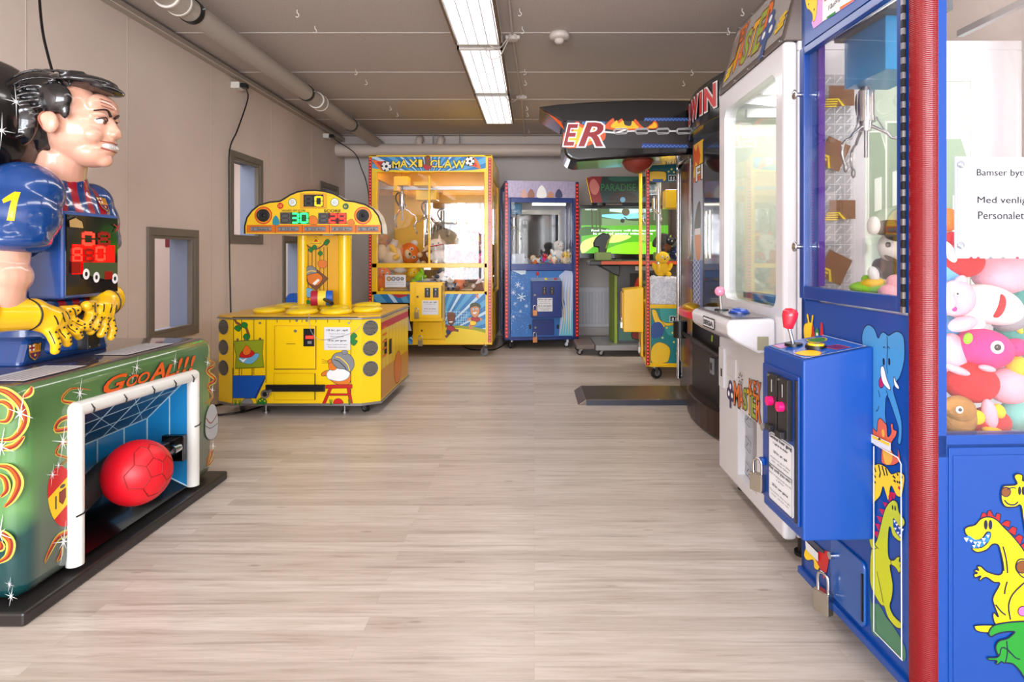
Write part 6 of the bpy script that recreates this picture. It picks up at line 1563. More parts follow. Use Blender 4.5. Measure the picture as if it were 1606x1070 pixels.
T2 = front(SG, .30); b = MB()
def em(n, c, e=.85): return mat(n, c, .3, emit=e)
b.poly(T2, [S(62, 360), S(792, 360), S(792, 735), S(62, 735)], em('screen_green', (70, 150, 20)), px=True)
b.poly(T2, [S(62, 360), S(792, 360), S(792, 500), S(62, 500)], em('screen_trees', (58, 84, 42), .6), px=True)
b.poly(T2, [S(235, 410), S(330, 405), S(560, 400), S(560, 440), S(380, 452), S(235, 430)], em('screen_water', (110, 190, 215)), px=True)
b.poly(T2, [S(300, 362), S(720, 362), S(640, 392), S(480, 402), S(300, 385)], em('screen_sky', (170, 200, 196)), px=True)
b.poly(T2, [S(235, 440), S(540, 462), S(540, 500), S(235, 505)], em('screen_hill', (96, 130, 84), .7), px=True)
b.poly(T2, [S(62, 520), S(200, 515), S(300, 540), S(62, 590)], em('screen_shade', (40, 84, 20), .7), px=True, smooth=3)
b.poly(T2, [S(75, 735), S(62, 650), S(160, 600), S(300, 580), S(480, 590), S(380, 640), S(200, 660)], em('screen_sand', (196, 206, 110)), px=True, smooth=4)
b.poly(T2, [S(280, 700), S(420, 650), S(560, 640), S(790, 650), S(790, 735), S(280, 735)], em('screen_bright', (120, 206, 20)), px=True, smooth=3)
for x, w in ((150, 10), (215, 12), (185, 6)): b.stroke(T2, [S(x, 370), S(x + 5, 530)], w * .0016, em('screen_trunk', (60, 60, 36), .5), px=True)
p = T2.px(*S(435, 388)); b.disc(T2, p[0], p[1], .045, em('screen_ball', (70, 66, 40), .6)); b.stroke(T2, [S(420, 430), S(455, 455), S(540, 458)], .012, em('screen_dark', (24, 40, 20), .3), px=True); b.disc(T2, T2.px(*S(408, 462))[0], T2.px(*S(408, 462))[1], .025, em('screen_dark', (24, 40, 20), .3))
p = T2.px(*S(148, 556)); q = T2.px(*S(690, 535)); EW = em('screen_white', (240, 245, 240), 1.0); b.text(T2, 'Red Indicators will also appear', p[0], p[1], q[0], q[1], EW, bold=.002)
p = T2.px(*S(163, 584)); q = T2.px(*S(660, 560)); b.text(T2, 'in case of enemy missile fire', p[0], p[1], q[0], q[1], EW, bold=.002)
p = T2.px(*S(95, 374)); q = T2.px(*S(195, 362)); b.text(T2, 'INSERT COIN', p[0], p[1], q[0], q[1], EW)
b.build('screen_picture', tv, label='lit golf course picture with white words')
b = MB(); b.box(.55 - .6, .3 , .36, .44, 1.0, 1.75, GM); b.build('television_post', SG)
b = MB(); Tm = front(SG, .22)
M_ = [(103, 105), (150, 90), (720, 90), (720, 310), (150, 312)]
pts = [Tm.px(*S(*q)) for q in M_]; b.prism(pts, .22, .30, BLACK, axis='y'); mq = b.build('marquee', SG, bevel=.004)
b = MB(); b.poly(Tm, pts, mat('marquee_teal', (20, 50, 52), .35)); b.poly(Tm, [S(103, 105), S(150, 92), S(235, 92), S(215, 200), S(240, 310), S(152, 310)], mat('marquee_red', (136, 30, 34), .35), px=True)
b.poly(Tm, [S(130, 150), S(170, 110), S(215, 180), S(190, 240), S(150, 230)], mat('marquee_pink', (190, 110, 104), .4), px=True, smooth=3)
b.poly(Tm, [S(300, 95), S(560, 95), S(500, 130), S(330, 130)], mat('marquee_leaf', (30, 96, 84), .4), px=True, smooth=3); b.poly(Tm, [S(330, 230), S(430, 220), S(520, 250), S(520, 305), S(300, 305)], mat('marquee_dark', (40, 26, 24), .4), px=True, smooth=3)
p = Tm.px(*S(228, 212)); q = Tm.px(*S(700, 152)); b.text(Tm, 'PARADISE LOST', p[0], p[1], q[0], q[1], mat('marquee_letter', (40, 110, 70), .35), bold=.004, outline=INK, ow=.01)
p = Tm.px(*S(410, 285)); b.disc(Tm, p[0], p[1], .03, LBLUE); b.stroke(Tm, [S(103, 105), S(150, 312)], .008, YEL, px=True)
b.build('marquee_artwork', mq)
b = MB(); p = Tm.px(*S(215, 320)); b.cyl((p[0], .3, p[1] - .02), (p[0], .3, p[1] + .04), .08, BLACK); b.build('marquee_foot', mq)

# ================================================================ yellow claw machine with teal artwork
MI = thing('claw_machine', 'yellow framed claw machine with teal side artwork and white foam beads behind the boxing platform', 'claw machine', (1.015, 5.52, 0), math.radians(-90 - 5))
S1 = side_r(MI, .36)     # side towards the camera
MIH = 1.96
def px_side(x, y): return S1.px(x, y)
d0 = S1.px(1010, 500)[0]; 
DP = .80
b = MB()
b.box(-.36, .36, 0, DP, .115, .13, Y_)
for (xa, xb) in ((-.36, -.32), (.325, .36)):
    for (ya, yb_) in ((0, .03), (DP - .04, DP)): b.box(xa, xb, ya, yb_, .115, MIH, Y_)
b.box(-.36, .36, 0, DP, MIH - .02, MIH, Y_); b.box(.345, .36, .03, DP - .04, .63, .665, Y_); b.box(.345, .36, .03, DP - .04, .13, .15, Y_); b.box(-.36, .36, .0, .03, .13, .16, Y_)
b.box(-.33, .335, .02, DP, .13, .66, Y_)
b.build('frame', MI, bevel=.004, label='yellow frame')
led_strip(MI, S1, .0, .03, .13, MIH - .02, 60)
b = MB(); b.box(.35, .354, .03, DP - .04, .665, 1.75, GLASS); b.box(-.32, .325, .012, .016, .665, 1.75, GLASS); b.build('glass', MI)
TEAL = mat('art_teal', (22, 124, 128), .35); TEALD = mat('art_teal_dark', (14, 88, 100), .35)
def Z5(x, y): return (x / 5.35 + 900, y / 5.35 + 260)
def Z6(x, y): return (x / 4.46 + 900, y / 4.46 + 420)
Sa = side_r(MI, .3545); b = MB()
a = Sa.px(*Z6(538, 668)); c = Sa.px(1078, 483); b.rect(Sa, a[0], a[1], .74, c[1], TEAL)
b.poly(Sa, [Z6(600, 280), Z6(735, 280), Z6(735, 420), Z6(660, 470)], mat('art_teal_light', (60, 160, 150), .35), px=True, smooth=3)
# plain yellow fruit shapes and stars stand in for the printed characters
for pts in (((545, 300), (575, 300), (600, 360), (640, 400), (620, 420), (570, 390)), ((612, 365), (640, 385), (690, 385), (706, 378), (690, 402), (640, 405)), ((545, 560), (600, 520), (670, 560), (665, 640), (640, 664), (545, 664)), ((715, 470), (735, 440), (736, 640), (718, 640), (722, 540)), ((750, 560), (790, 520), (800, 640), (750, 655))):
    b.poly(Sa, [Z6(*q) for q in pts], mat('fruit_yellow', (244, 196, 30), .35), px=True, smooth=3, line=mat('fruit_dark', (110, 80, 10), .4), lw=.004)
b.poly(Sa, [Z6(545, 400), Z6(600, 380), Z6(632, 430), Z6(610, 480), Z6(545, 490)], mat('art_blue', (40, 76, 140), .35), px=True, smooth=3)
for (x, y) in ((650, 420), (690, 455), (620, 490), (700, 520), (690, 350), (720, 600)):
    p = Sa.px(*Z6(x, y)); b.disc(Sa, p[0], p[1], .010, mat('star_yellow', (220, 210, 110), .4), seg=5)
p = Sa.px(*Z6(676, 375)); q = Sa.px(*Z6(733, 342)); b.text(Sa, 'm', p[0], p[1], q[0], q[1], INK, bold=.010, outline=WPR, ow=.008)
b.build('lower_artwork', MI, label='teal panel with yellow shapes and a black letter m')
b = MB(); a = Sa.px(1014, 286); c = Sa.px(1080, 250); b.rect(Sa, .03, a[1], .76, MIH - .02, TEALD)
p = Sa.px(*Z5(800, 122)); q = Sa.px(*Z5(858, 82)); b.text(Sa, 'm', p[0], p[1], q[0], q[1], INK, bold=.010, outline=WPR, ow=.008)
b.poly(Sa, [Z5(625, 85), Z5(640, 50), Z5(760, 50), Z5(775, 90), Z5(760, 130), Z5(640, 130)], mat('fruit_yellow', (244, 196, 30), .35), px=True, smooth=3, line=INK, lw=.004); b.poly(Sa, [Z5(660, 112), Z5(750, 112), Z5(750, 140), Z5(660, 140)], mat('art_blue', (40, 76, 140), .35), px=True)
for (x, y) in ((795, 50), (820, 30), (840, 55)): p = Sa.px(*Z5(x, y)); b.disc(Sa, p[0], p[1], .010, mat('star_yellow', (220, 210, 110), .4), seg=5)
b.build('header_artwork', MI, label='teal header panel')
# foam beads: a heap nobody could count
random.seed(11); b = MB(); FOAM = mat('foam_white', (250, 250, 252), .7)
b.box(.0, .335, .04, .74, .665, .885, FOAM)
for k in range(2600):
    onside = k < 1500
    x = .338 if onside else random.uniform(.02, .34); y = random.uniform(.045, .74); z = random.uniform(.67, .90 + .012 * math.sin(y * 20)) if onside else .89
    R = Euler((random.random() * 6, random.random() * 6, random.random() * 6)).to_matrix(); b.obox((x, y, z), (.02, .011, .009), R, (FOAM, mat('foam_grey', (232, 230, 238), .7))[k % 2])
ob = b.build('foam_beads', None); ob.location = MI.location; ob.rotation_euler = MI.rotation_euler; tag(ob, 'heap of white foam beads behind the glass of the teal and yellow machine', 'foam beads'); ob['kind'] = 'stuff'
def mi(x, y, lx): 
    Sx = side_r(MI, lx); u, v = Sx.px(x, y); return inroot(MI, lx, u, v)
p = mi(1037, 432, .2); plush('round yellow soft toy lying on the white foam beads', (p.x, p.y, p.z), (.1, 0, .2), .14, body=PYEL, head=PYEL, limb=PYEL, ears=None)
p = mi(1052, 402, .15); plush('navy and white soft toy on top of the yellow one above the foam beads', (p.x, p.y, p.z), (0, 1.1, .2), .10, body=PNAVY, head=PYEL, limb=PNAVY, ears=None, extra=lambda e, s: e.box(-.1 * s, .3 * s, -.5 * s, -.4 * s, .3 * s, .6 * s, PW_))
p = mi(1048, 395, .25); plush('brown and black soft toy beside the claw column', (p.x, p.y + .1, p.z), (0, .4, -.3), .09, body=PBRN, head=PBLK, limb=PBLK, ears='round')
b = MB(); p = S1.px(1036, 340); b.cyl((.22, p[0], .98), (.22, p[0], 1.78), .022, mat('clear_tube', (200, 205, 210), .15, .7)); b.build('claw_column', MI)
p = S1.px(1045, 318); b = MB(); b.box(.1, .3, p[0], p[0] + .13, 1.52, 1.68, Y_); b.build('trolley', MI, bevel=.004)
p = side_r(MI, .3).px(1026, 312); claw(MI, (.3, p[0], p[1]), .75, drop=0, ang=.6)
ml = area('claw_fill_light', inroot(MI, 0, .4, 1.9), (0, 0, 0), .4, .4, 14, (1, .97, .92))  # light added inside to brighten the foam beads
b = MB(); b.box(-.25, .25, .25, .3, 1.91, 1.935, mat('cool_tube', (250, 245, 220), .4, emit=5)); b.build('lamp', MI)  # lamp bar added to go with that light
# control box on its front
b = MB(); S2 = side_r(MI, .13); a = S2.px(978, 521); c = S2.px(1008, 455); b.prism([(a[0], a[1]), (0.0, a[1] - .0), (0.0, c[1] + .02), (a[0], c[1])], -.16, .13, Y_, axis='x'); cb = b.build('control_box', MI, bevel=.006)
b = MB(); b.box(-.14, .11, a[0] - .012, a[0] - .001, a[1] + .03, c[1] - .03, mat('box_door', (226, 170, 10), .35)); b.build('control_door', cb)
padlock(cb, (.09, a[0] - .018, a[1] + .14), s=1.4, rz=0); 
b = MB(); b.box(-.14, .1, -.02, 0, .16, .40, Y_); b.build('cash_door', MI, bevel=.004); padlock(MI, (.08, -.035, .30), s=1.4)
for x, y in ((.28, .10), (-.28, .10), (.28, .7), (-.28, .7)): castor(MI, x, y, r=.05, top=.115, ang=.5)

# ================================================================ boxing machine
BX = thing('boxing_machine', 'black boxing machine with flame printed overhead arm over a chequer plate platform', 'arcade machine', (1.18, 4.52, 0), -PI / 2)
CHEQ = mat('chequer_plate', (120, 108, 98), .35, .8)
def cheq(m):
    nt, b = nodes_of(m); L = nt.links.new
    tc = N(nt, 'ShaderNodeTexCoord'); mp = N(nt, 'ShaderNodeMapping'); mp.inputs['Scale'].default_value = (22, 22, 22); mp.inputs['Rotation'].default_value = (0, 0, PI / 4)
    L(tc.outputs['Object'], mp.inputs['Vector']); ck = N(nt, 'ShaderNodeTexBrick'); ck.inputs['Scale'].default_value = 1; ck.inputs['Brick Width'].default_value = 1.0; ck.inputs['Row Height'].default_value = .5; ck.inputs['Mortar Size'].default_value = .14; ck.offset = .5
    ck.inputs['Color1'].default_value = (1, 1, 1, 1); ck.inputs['Color2'].default_value = (1, 1, 1, 1); ck.inputs['Mortar'].default_value = (0, 0, 0, 1)
    L(mp.outputs[0], ck.inputs['Vector']); bp = N(nt, 'ShaderNodeBump'); bp.inputs['Strength'].default_value = .9; bp.inputs['Distance'].default_value = .006; L(ck.outputs['Color'], bp.inputs['Height']); L(bp.outputs[0], b.inputs['Normal'])
cheq(CHEQ)
# platform: local x to the camera, local -y to the left of the picture
b = MB(); b.prism([(0, .035), (-.80, .035), (-.855, 0.0), (0, 0.0)], -.24, .22, CHEQ, axis='x') if False else None
b.add([(-.24, 0, .04), (-.24, -.80, .04), (.22, -.80, .04), (.22, 0, .04), (-.24, 0, 0), (-.24, -.86, 0), (.22, -.86, 0), (.22, 0, 0)],
      [(0, 1, 2, 3), (7, 6, 5, 4), (1, 5, 6, 2), (0, 4, 5, 1), (3, 2, 6, 7), (0, 3, 7, 4)], CHEQ)
pf = b.build('platform', BX, bevel=.003, label='steel chequer plate platform')
b = MB(); b.box(.22, .232, -.80, 0, .0, .036, mat('platform_rim', (52, 56, 70), .4)); b.build('platform_rim', BX)
# pillar: dark with mirror-like face
b = MB(); b.box(-.25, .22, .0, .5, 0, 1.95, GBLACK); b.build('pillar', BX, bevel=.02, bseg=3)
b = MB(); b.box(-.235, .15, -.006, 0, .25, 1.80, mat('pillar_gloss', (78, 68, 60), .14, .8)); b.build('pillar_panel', BX, label='mirror-like clear panel')
b = MB(); b.tube([(-.24, -.012, .1), (-.24, -.012, 1.75), (-.20, -.012, 1.83), (.1, -.012, 1.85), (.14, -.012, 1.75), (.14, -.012, 1.15), (.10, -.012, 1.08)], .014, CHROME, cat=4, seg=10); b.build('chrome_tube', BX)
b = MB(); b.box(.16, .222, -.02, .0, .0, 1.9, GBLACK); b.build('edge_post', BX, bevel=.006)
# overhead arm
SB = side_r(BX, .22)
def D5(x, y): return (x / 3.963 + 830, y / 3.963 + 130)
u = lambda x, y=200: SB.px(x, y)[0]; v = lambda y: SB.px(950, y)[1]
b = MB()
prof = [(0, v(187)), (u(890), v(190)), (u(884), v(205)), (u(883), v(225)), (u(886), v(243)), (u(895), v(250)), (u(905), v(253)), (u(950), v(250)), (0, v(242))]
b.prism(prof, -.25, .22, GBLACK, axis='x'); arm_ = b.build('overhead_arm', BX, bevel=.025, bseg=4, label='glossy black overhead arm')
b = MB(); fin = [(0, v(158)), (u(1000), v(157)), (u(930), v(160)), (u(875), v(164)), (u(845), v(168)), (u(858), v(176)), (u(882), v(190)), (u(940), v(192)), (0, v(190))]
b.prism(fin, -.26, .225, GBLACK, axis='x'); b.build('arm_fin', BX, bevel=.008, label='black swept fin on top of the arm')
b = MB(); FL_Y, FL_O = mat('flame_yellow', (250, 196, 30), .35), mat('flame_orange', (226, 90, 20), .35)
Sb = side_r(BX, .2215)
b.poly(Sb, [(u(884), v(205)), (u(890), v(187)), (0, v(187)), (0, v(233)), (u(884), v(233))], mat('art_dark', (52, 46, 48), .3), off=.003); b.lay = 30
for seg_ in (((330, 240), (470, 218)), ((715, 218), (985, 218)), ((700, 385), (985, 375))):
    (x0, y0), (x1, y1) = seg_; n = 12
    b.poly(Sb, [D5(x0, y0 if y0 < 300 else y0 - 8), D5(x1, y0), D5(x1, y0 + 20), D5(x0, y0 + 20)], mat('net_blue', (30, 70, 150), .35), px=True)
    b.stroke(Sb, [D5(x0 + (x1 - x0) * i / (2 * n), y0 + (4 if i % 2 else 17)) for i in range(2 * n + 1)], .004, mat('net_pale', (130, 170, 220), .35), px=True)
flames = [((470, 285), (520, 220), (535, 250), (575, 222), (590, 262), (640, 270), (655, 225), (690, 262), (710, 285), (640, 295)), ((725, 285), (760, 255), (780, 235), (800, 262), (790, 285)), ((215, 400), (215, 310), (235, 330), (262, 270), (300, 240), (330, 262), (460, 280), (470, 350), (420, 372), (330, 400))]
for P_ in flames: b.poly(Sb, [D5(*q) for q in P_], FL_O, px=True, smooth=3)
for P_ in flames:
    cx = sum(q[0] for q in P_) / len(P_); cy = sum(q[1] for q in P_) / len(P_) + 6; b.poly(Sb, [D5(cx + (q[0] - cx) * .72, cy + (q[1] - cy) * .7) for q in P_], FL_Y, px=True, smooth=3)
b.stroke(Sb, [D5(455, 305), D5(540, 312), D5(600, 292)], .012, WPR, px=True)
for x in (570, 700, 830, 955):
    r_ = [D5(x - 45, 300), D5(x - 30, 288), D5(x + 30, 286), D5(x + 44, 300), D5(x + 30, 314), D5(x - 30, 316)]
    b.stroke(Sb, [Sb.px(*q) for q in r_], .012, WPR, closed=True); b.stroke(Sb, [Sb.px(*q) for q in r_], .005, INK, closed=True)
    b.stroke(Sb, [D5(x + 40, 302), D5(x + 92, 300)], .010, WPR, px=True)
for ch, x0, x1, y0, y1 in (('E', 216, 300, 262, 388), ('R', 312, 455, 252, 392)):
    p = Sb.px(*D5(x0, y1)); q = Sb.px(*D5(x1, y0)); b.text(Sb, ch, p[0], p[1], q[0], q[1], mat('letter_crimson', (150, 22, 30), .3), shear=.3, bold=.006, outline=WPR, ow=.012)
b.build('arm_artwork', arm_, label='flames, chain links and big red letters')
b = MB(); Fe = Face(BX, (0, u(872), 0), (1, 0, 0)); b.add([(.2, u(848), v(170)), (.2, u(880), v(190)), (.2, u(886), v(204)), (.225, u(860), v(178))], [(0, 1, 2, 3)], FL_O); b.build('fin_artwork', BX)
# punch ball
b = MB(); p = SB.px(1008, 238); BAG = mat('punch_ball_leather', (126, 44, 32), .35, coat=.3)
b.ell((0, p[0], p[1] + .01), (.135, .135, .14), BAG, seg=32, rings=20); bg_ = b.build('punch_ball', BX, label='reddish brown leather punch ball')
b = MB(); b.tube([(0, p[0], p[1] + .12), (0, p[0] + .2, p[1] + .13), (0, -.03, p[1] + .02)], .02, BLACK, cat=4); b.build('ball_arm', BX)

# ================================================================ prize machine behind the key game
PM = thing('prize_machine', 'tall black prize machine with curved 2 WIN marquee and flame side strip', 'arcade machine', (1.14, 3.80, 0), -PI / 2)
F = front(PM, 0)
b = MB(); b.box(-.42, .42, .0, .55, .04, 2.02, GBLACK); b.build('cabinet', PM, bevel=.015, bseg=3)
b = MB(); n = 14; ring = []
MAR = [(-.47 + .94 * i / n, -.02 - 0.07 * math.sin(PI * i / n)) for i in range(n + 1)] + [(.47, .1), (-.47, .1)]
b.prism(MAR, 1.92, 2.17, GBLACK, axis='z'); mq = b.build('marquee', PM, bevel=.008)
b = MB(); LT = mat('marquee_orange', (236, 120, 20), .35)
# lettering bent round the marquee
def bent(ch, t0, t1, z0, z1, m, grow=0, out=.002):
    vs_, fs = text_geo(ch, 0, .03 + grow); xs = [q[0] for q in text_geo(ch, 0, .03)[0]]; ys = [q[1] for q in text_geo(ch, 0, .03)[0]]
    o = []
    for q in vs_:
        t = t0 + (t1 - t0) * (q[0] - min(xs)) / (max(xs) - min(xs)); z = z0 + (z1 - z0) * (q[1] - min(ys)) / (max(ys) - min(ys))
        o.append((-.47 + .94 * t, -.02 - 0.07 * math.sin(PI * t) - out, z))
    b.add(o, fs, m)
for ch, t0, t1 in (('2', .23, .33), ('W', .37, .56), ('I', .60, .64), ('N', .68, .84)):
    bent(ch, t0, t1, 1.985, 2.125, WPR, .05, .006); bent(ch, t0, t1, 1.985, 2.125, RED, 0, .011); bent(ch, t0, t1, 1.97, 2.045, LT, 0, .013) if False else None
b.build('marquee_lettering', mq, label='red lettering 2 WIN')
b = MB(); W_ = side_r(PM, .42)
p0 = F.px(1086, 300)[0]; p1 = F.px(1105, 300)[0]; q1 = F.px(1127, 300)[0]
zz = lambda y, x=1097: F.px(x, y)[1]
b.rect(F, -.40, zz(275), -.15, zz(222), FL_Y); b.poly(F, [(-.40, zz(222)), (-.33, zz(235)), (-.28, zz(224)), (-.22, zz(245)), (-.26, zz(262)), (-.34, zz(250)), (-.40, zz(266))], FL_O)
b.poly(F, [(-.40, zz(275)), (-.22, zz(275)), (-.22, zz(300)), (-.30, zz(285)), (-.40, zz(292))], FL_O)
b.rect(F, -.40, zz(408), -.15, zz(283), mat('art_greyblue', (170, 176, 190), .35))
p = (-.36, zz(278)); b.text(F, 'FI', -.33, zz(282), -.17, zz(260), WPR, bold=.010, outline=INK, ow=.01)
b.poly(F, [(-.36, zz(345)), (-.30, zz(322)), (-.22, zz(318)), (-.22, zz(362)), (-.36, zz(365))], mat('glove_art', (80, 74, 70), .4), smooth=3); b.poly(F, [(-.35, zz(365)), (-.22, zz(362)), (-.22, zz(402)), (-.30, zz(408)), (-.35, zz(388))], SK2, smooth=3); b.rect(F, -.36, zz(368), -.22, zz(358), WPR)
b.rect(F, -.40, zz(484), -.15, zz(408), mat('net_blue2', (90, 120, 180), .35))
for k in range(9):
    z0 = zz(484) + (zz(408) - zz(484)) * k / 9; d = (zz(408) - zz(484)) / 9
    b.stroke(F, [(-.40, z0), (-.31, z0 + d), (-.22, z0)], .005, WPR); b.stroke(F, [(-.40, z0 + d), (-.31, z0), (-.22, z0 + d)], .005, WPR)
b.build('side_artwork', PM, label='flames and a boxer arm printed on the side strip')
b = MB(); b.box(-.13, .38, -.012, 0, zz(486), 1.86, BLACK); b.box(-.08, .34, -.016, -.012, zz(474), 1.80, mat('prize_window', (60, 58, 66), .05, .7)); 
for k in range(2): b.box(-.04 + k * .08, -.015 + k * .08, -.019, -.016, zz(405), zz(335), mat('tube_pale', (226, 226, 214), .3, emit=.5))
b.build('window', PM)
b = MB(); n = 16; SH = [(.42 * math.cos(PI + PI * i / n), .18 * math.sin(PI + PI * i / n)) for i in range(n + 1)]
b.prism(SH, zz(491), zz(481), mat('shelf_red', (226, 20, 44), .3, coat=.5), axis='z'); sh = b.build('control_shelf', PM, bevel=.006, label='red rounded control shelf')
b = MB(); b.ell((-.12, -.09, zz(481)), (.085, .06, .04), mat('dome_gold', (190, 150, 30), .3, .4), z0=0); b.build('button_dome', sh)
b = MB(); b.box(-.36, .36, -.02, 0, .12, zz(495), mat('lower_black', (22, 20, 20), .35)); b.build('lower_door', PM, bevel=.006)
sheet(PM, front(PM, -.004), 1091, 518, 1101, 551, [('10 kr.', .14, .004, .06, .8), ('pr. spil', .1, .002, .26, .8), ('10 kr.', .14, .004, .56, .8), ('per game', .1, .002, .76, .8)])
b = MB(); F9 = front(PM, -.02); p = F9.px(1118, 574); b.box(p[0] - .03, p[0] + .03, -.03, -.02, p[1] - .05, p[1] + .05, GREY); b.box(p[0] - .012, p[0] + .012, -.033, -.03, p[1] - .025, p[1] + .02, INK); b.build('coin_slot', PM)
b = MB(); p = F9.px(1117, 531); b.poly(F9, [(p[0] - .02, p[1] - .02), (p[0] + .01, p[1] - .02), (p[0] + .02, p[1] + .02), (p[0] - .01, p[1] + .02)], mat('tape_green', (180, 220, 30), .4)); b.build('tape_mark', PM)
b = MB(); p = F9.px(1105, 600); b.tube([(-.46, -.08, .58), (-.40, -.07, .54), (-.2, -.05, .52), (.36, -.05, .50)], .016, BLACK, cat=4); b.cyl((-.46, -.08, .50), (-.46, -.08, .62), .05, BLACK); b.build('lock_bar', PM, label='black locking bar with round end')
b = MB(); n = 12; BS = [(.43 * math.cos(PI + PI * i / n), .10 * math.sin(PI + PI * i / n)) for i in range(n + 1)]
b.prism(BS, .02, .17, mat('kick_bronze', (70, 52, 46), .3, .6), axis='z'); b.build('kick_base', PM, bevel=.006, label='curved bronze kick base')
# ================================================================ white key game
KM = thing('key_game', 'white key prize game with a glass front and a pink ball joystick', 'arcade machine', (0.889, 2.455, 0), -PI / 2)
KW = .375; KD = .85
F = front(KM, 0); KWH = mat('key_white', (216, 214, 218), .25, coat=.5)
u = lambda x, y=400: F.px(x, y)[0]
zf = lambda x, y: F.px(x, y)[1]
z0, z1 = .08, 1.865
wu0, wu1, wz0, wz1 = u(1136), u(1217), .90, 1.775
b = MB(); fd = .05
# front frame ring with the window opening
b.prism([(-KW, z0), (KW - .01, z0), (KW - .01, z1), (-KW, z1)], 0, fd, KWH, axis='y')
fr_ = b.build('front_frame', KM, bevel=.015, bseg=3)
c_ = MB(); c_.prism(rounded(wu1 - wu0, wz1 - wz0, .05, cx=(wu0 + wu1) / 2, cy=(wz0 + wz1) / 2), -.1, .2, KWH, axis='y'); cut = c_.build('cutter', KM)
c_ = MB(); du0, du1, dz0, dz1 = u(1157, 700), u(1187, 700), zf(1157, 745) + .0, zf(1170, 650); c_.box(du0, du1, -.1, .2, dz0, dz1, KWH); cut2 = c_.build('cutter', KM)
for c2 in (cut, cut2):
    m_ = fr_.modifiers.new('bo', 'BOOLEAN'); m_.object = c2; m_.operation = 'DIFFERENCE'; m_.solver = 'EXACT'
for o in (fr_, cut, cut2): o.parent = None
bake(fr_); fr_.parent = KM
bpy.data.objects.remove(cut); bpy.data.objects.remove(cut2)
b = MB()
b.box(-KW, KW - .01, fd, KD, .09, .12, KWH); b.box(-KW, KW - .01, fd, KD, 1.83, z1, KWH); b.box(-KW, -KW + .02, fd, KD, .12, 1.83, KWH); b.box(-KW, KW - .01, KD - .02, KD, .12, 1.83, KWH)
b.box(-KW + .02, KW - .02, fd, KD - .02, .76, .80, KWH); b.box(KW - .03, KW - .01, fd, .12, .12, 1.83, KWH); b.box(KW - .03, KW - .01, .12, KD - .02, .12, .80, KWH)
b.build('cabinet', KM, bevel=.004)
b = MB(); b.prism(rounded(wu1 - wu0 + .01, wz1 - wz0 + .01, .05, cx=(wu0 + wu1) / 2, cy=(wz0 + wz1) / 2), .02, .026, GLASS, axis='y'); b.build('front_glass', KM)
# inside: pale green lit back with key pegs, gantry
KIN = mat('key_inner', (214, 222, 206), .25, coat=.4)
b = MB(); b.box(-KW + .02, KW - .03, KD - .06, KD - .05, .80, 1.80, KIN); b.box(-KW + .021, -KW + .025, fd, KD - .05, .80, 1.8, mat('key_inner_side', (222, 228, 214), .12, coat=.8)); b.build('inner_panel', KM, label='pale inner panels')
for k in range(5):
    for j in range(3):
        b = MB(); x = -.25 + j * .2; z = .95 + k * .17; b.cyl((x, KD - .06, z), (x, KD - .09, z), .012, STEEL, seg=10); b.box(x - .02, x + .02, KD - .075, KD - .07, z - .04, z + .02, mat('key_card', (240, 240, 236), .4)); b.build('key_peg', KM)
b = MB(); b.box(-.30, -.27, .1, KD - .06, 1.74, 1.78, KWH); b.box(.27, .3, .1, KD - .06, 1.74, 1.78, KWH); b.build('guide_rail', KM)
b = MB(); b.box(.02, .09, .36, .42, .86, 1.62, mat('alu', (216, 218, 216), .3, .6)); b.box(.12, .15, .40, .44, .86, 1.62, mat('alu', (216, 218, 216), .3, .6)); b.box(-.02, .18, .32, .46, 1.56, 1.70, KWH); b.build('gantry', KM, bevel=.004)
b = MB(); b.cyl((.0, .31, 1.64), (.0, .32, 1.64), .022, BLACK); b.tube([(0, .3, 1.62), (.04, .28, 1.56), (.1, .28, 1.66), (.14, .3, 1.58)], .006, RUBBER, cat=4); b.build('gantry_cable', KM)
b = MB(); b.box(-.32, .22, .1, .16, .90, .925, mat('tray_blue', (24, 60, 130), .35)); b.tube([(-.30, .14, .89), (-.1, .2, .86), (.1, .2, .875), (.2, .15, .89)], .012, mat('olive_cable', (110, 100, 50), .5), cat=4); b.box(.16, .30, .09, .22, .80, .87, KWH); b.build('key_tray', KM)
b = MB()
for i in range(6):
    x = -.28 + i * .1; b.box(x, x + .05, .2, .5, 1.795, 1.805, mat('key_lamp', (246, 250, 236), .4, emit=4))
b.build('lamp', KM)
area('key_lamp_light', inroot(KM, 0, .4, 1.79), (0, 0, 0), .5, .5, 3.2, (.97, 1.0, .92))
# tilted sign panel above the front
SGN = Face(KM, (0, .0, 1.865), (1, 0, 0), (0, .26, 1)); b = MB()
sh_ = lambda x, y: SGN.px(x, y)
t0, t1 = -.375, .365; ht = .33
P = [SGN.pt(t0, 0, 0), SGN.pt(t1, 0, 0), SGN.pt(t1, ht, 0), SGN.pt(t0 + .03, ht, 0), SGN.pt(t0, ht - .03, 0)]
Q = [p + Vector((0, .12, 0)) for p in P]; n = 5
b.add(P + Q, [tuple(range(n)), tuple(range(2 * n - 1, n - 1, -1))] + [(i, n + i, n + (i + 1) % n, (i + 1) % n) for i in range(n)], mat('sign_brown', (96, 84, 80), .35))
sg = b.build('sign', KM, bevel=.004)
b = MB(); b.poly(SGN, [(t0 + .035, .03), (t1 - .03, .03), (t1 - .03, ht - .03), (t0 + .05, ht - .03), (t0 + .035, ht - .06)], mat('sign_silver', (176, 172, 170), .25, .3))
def K6(x, y): return (x / 2.55 + 1080, y / 2.5476)
KY = mat('key_letter_gold', (236, 176, 30), .35); KGR = mat('key_letter_green', (150, 170, 50), .35)
ua, ub = sh_(1144, 115)[0], sh_(1199, 75)[0]; d = (ub - ua) / 6
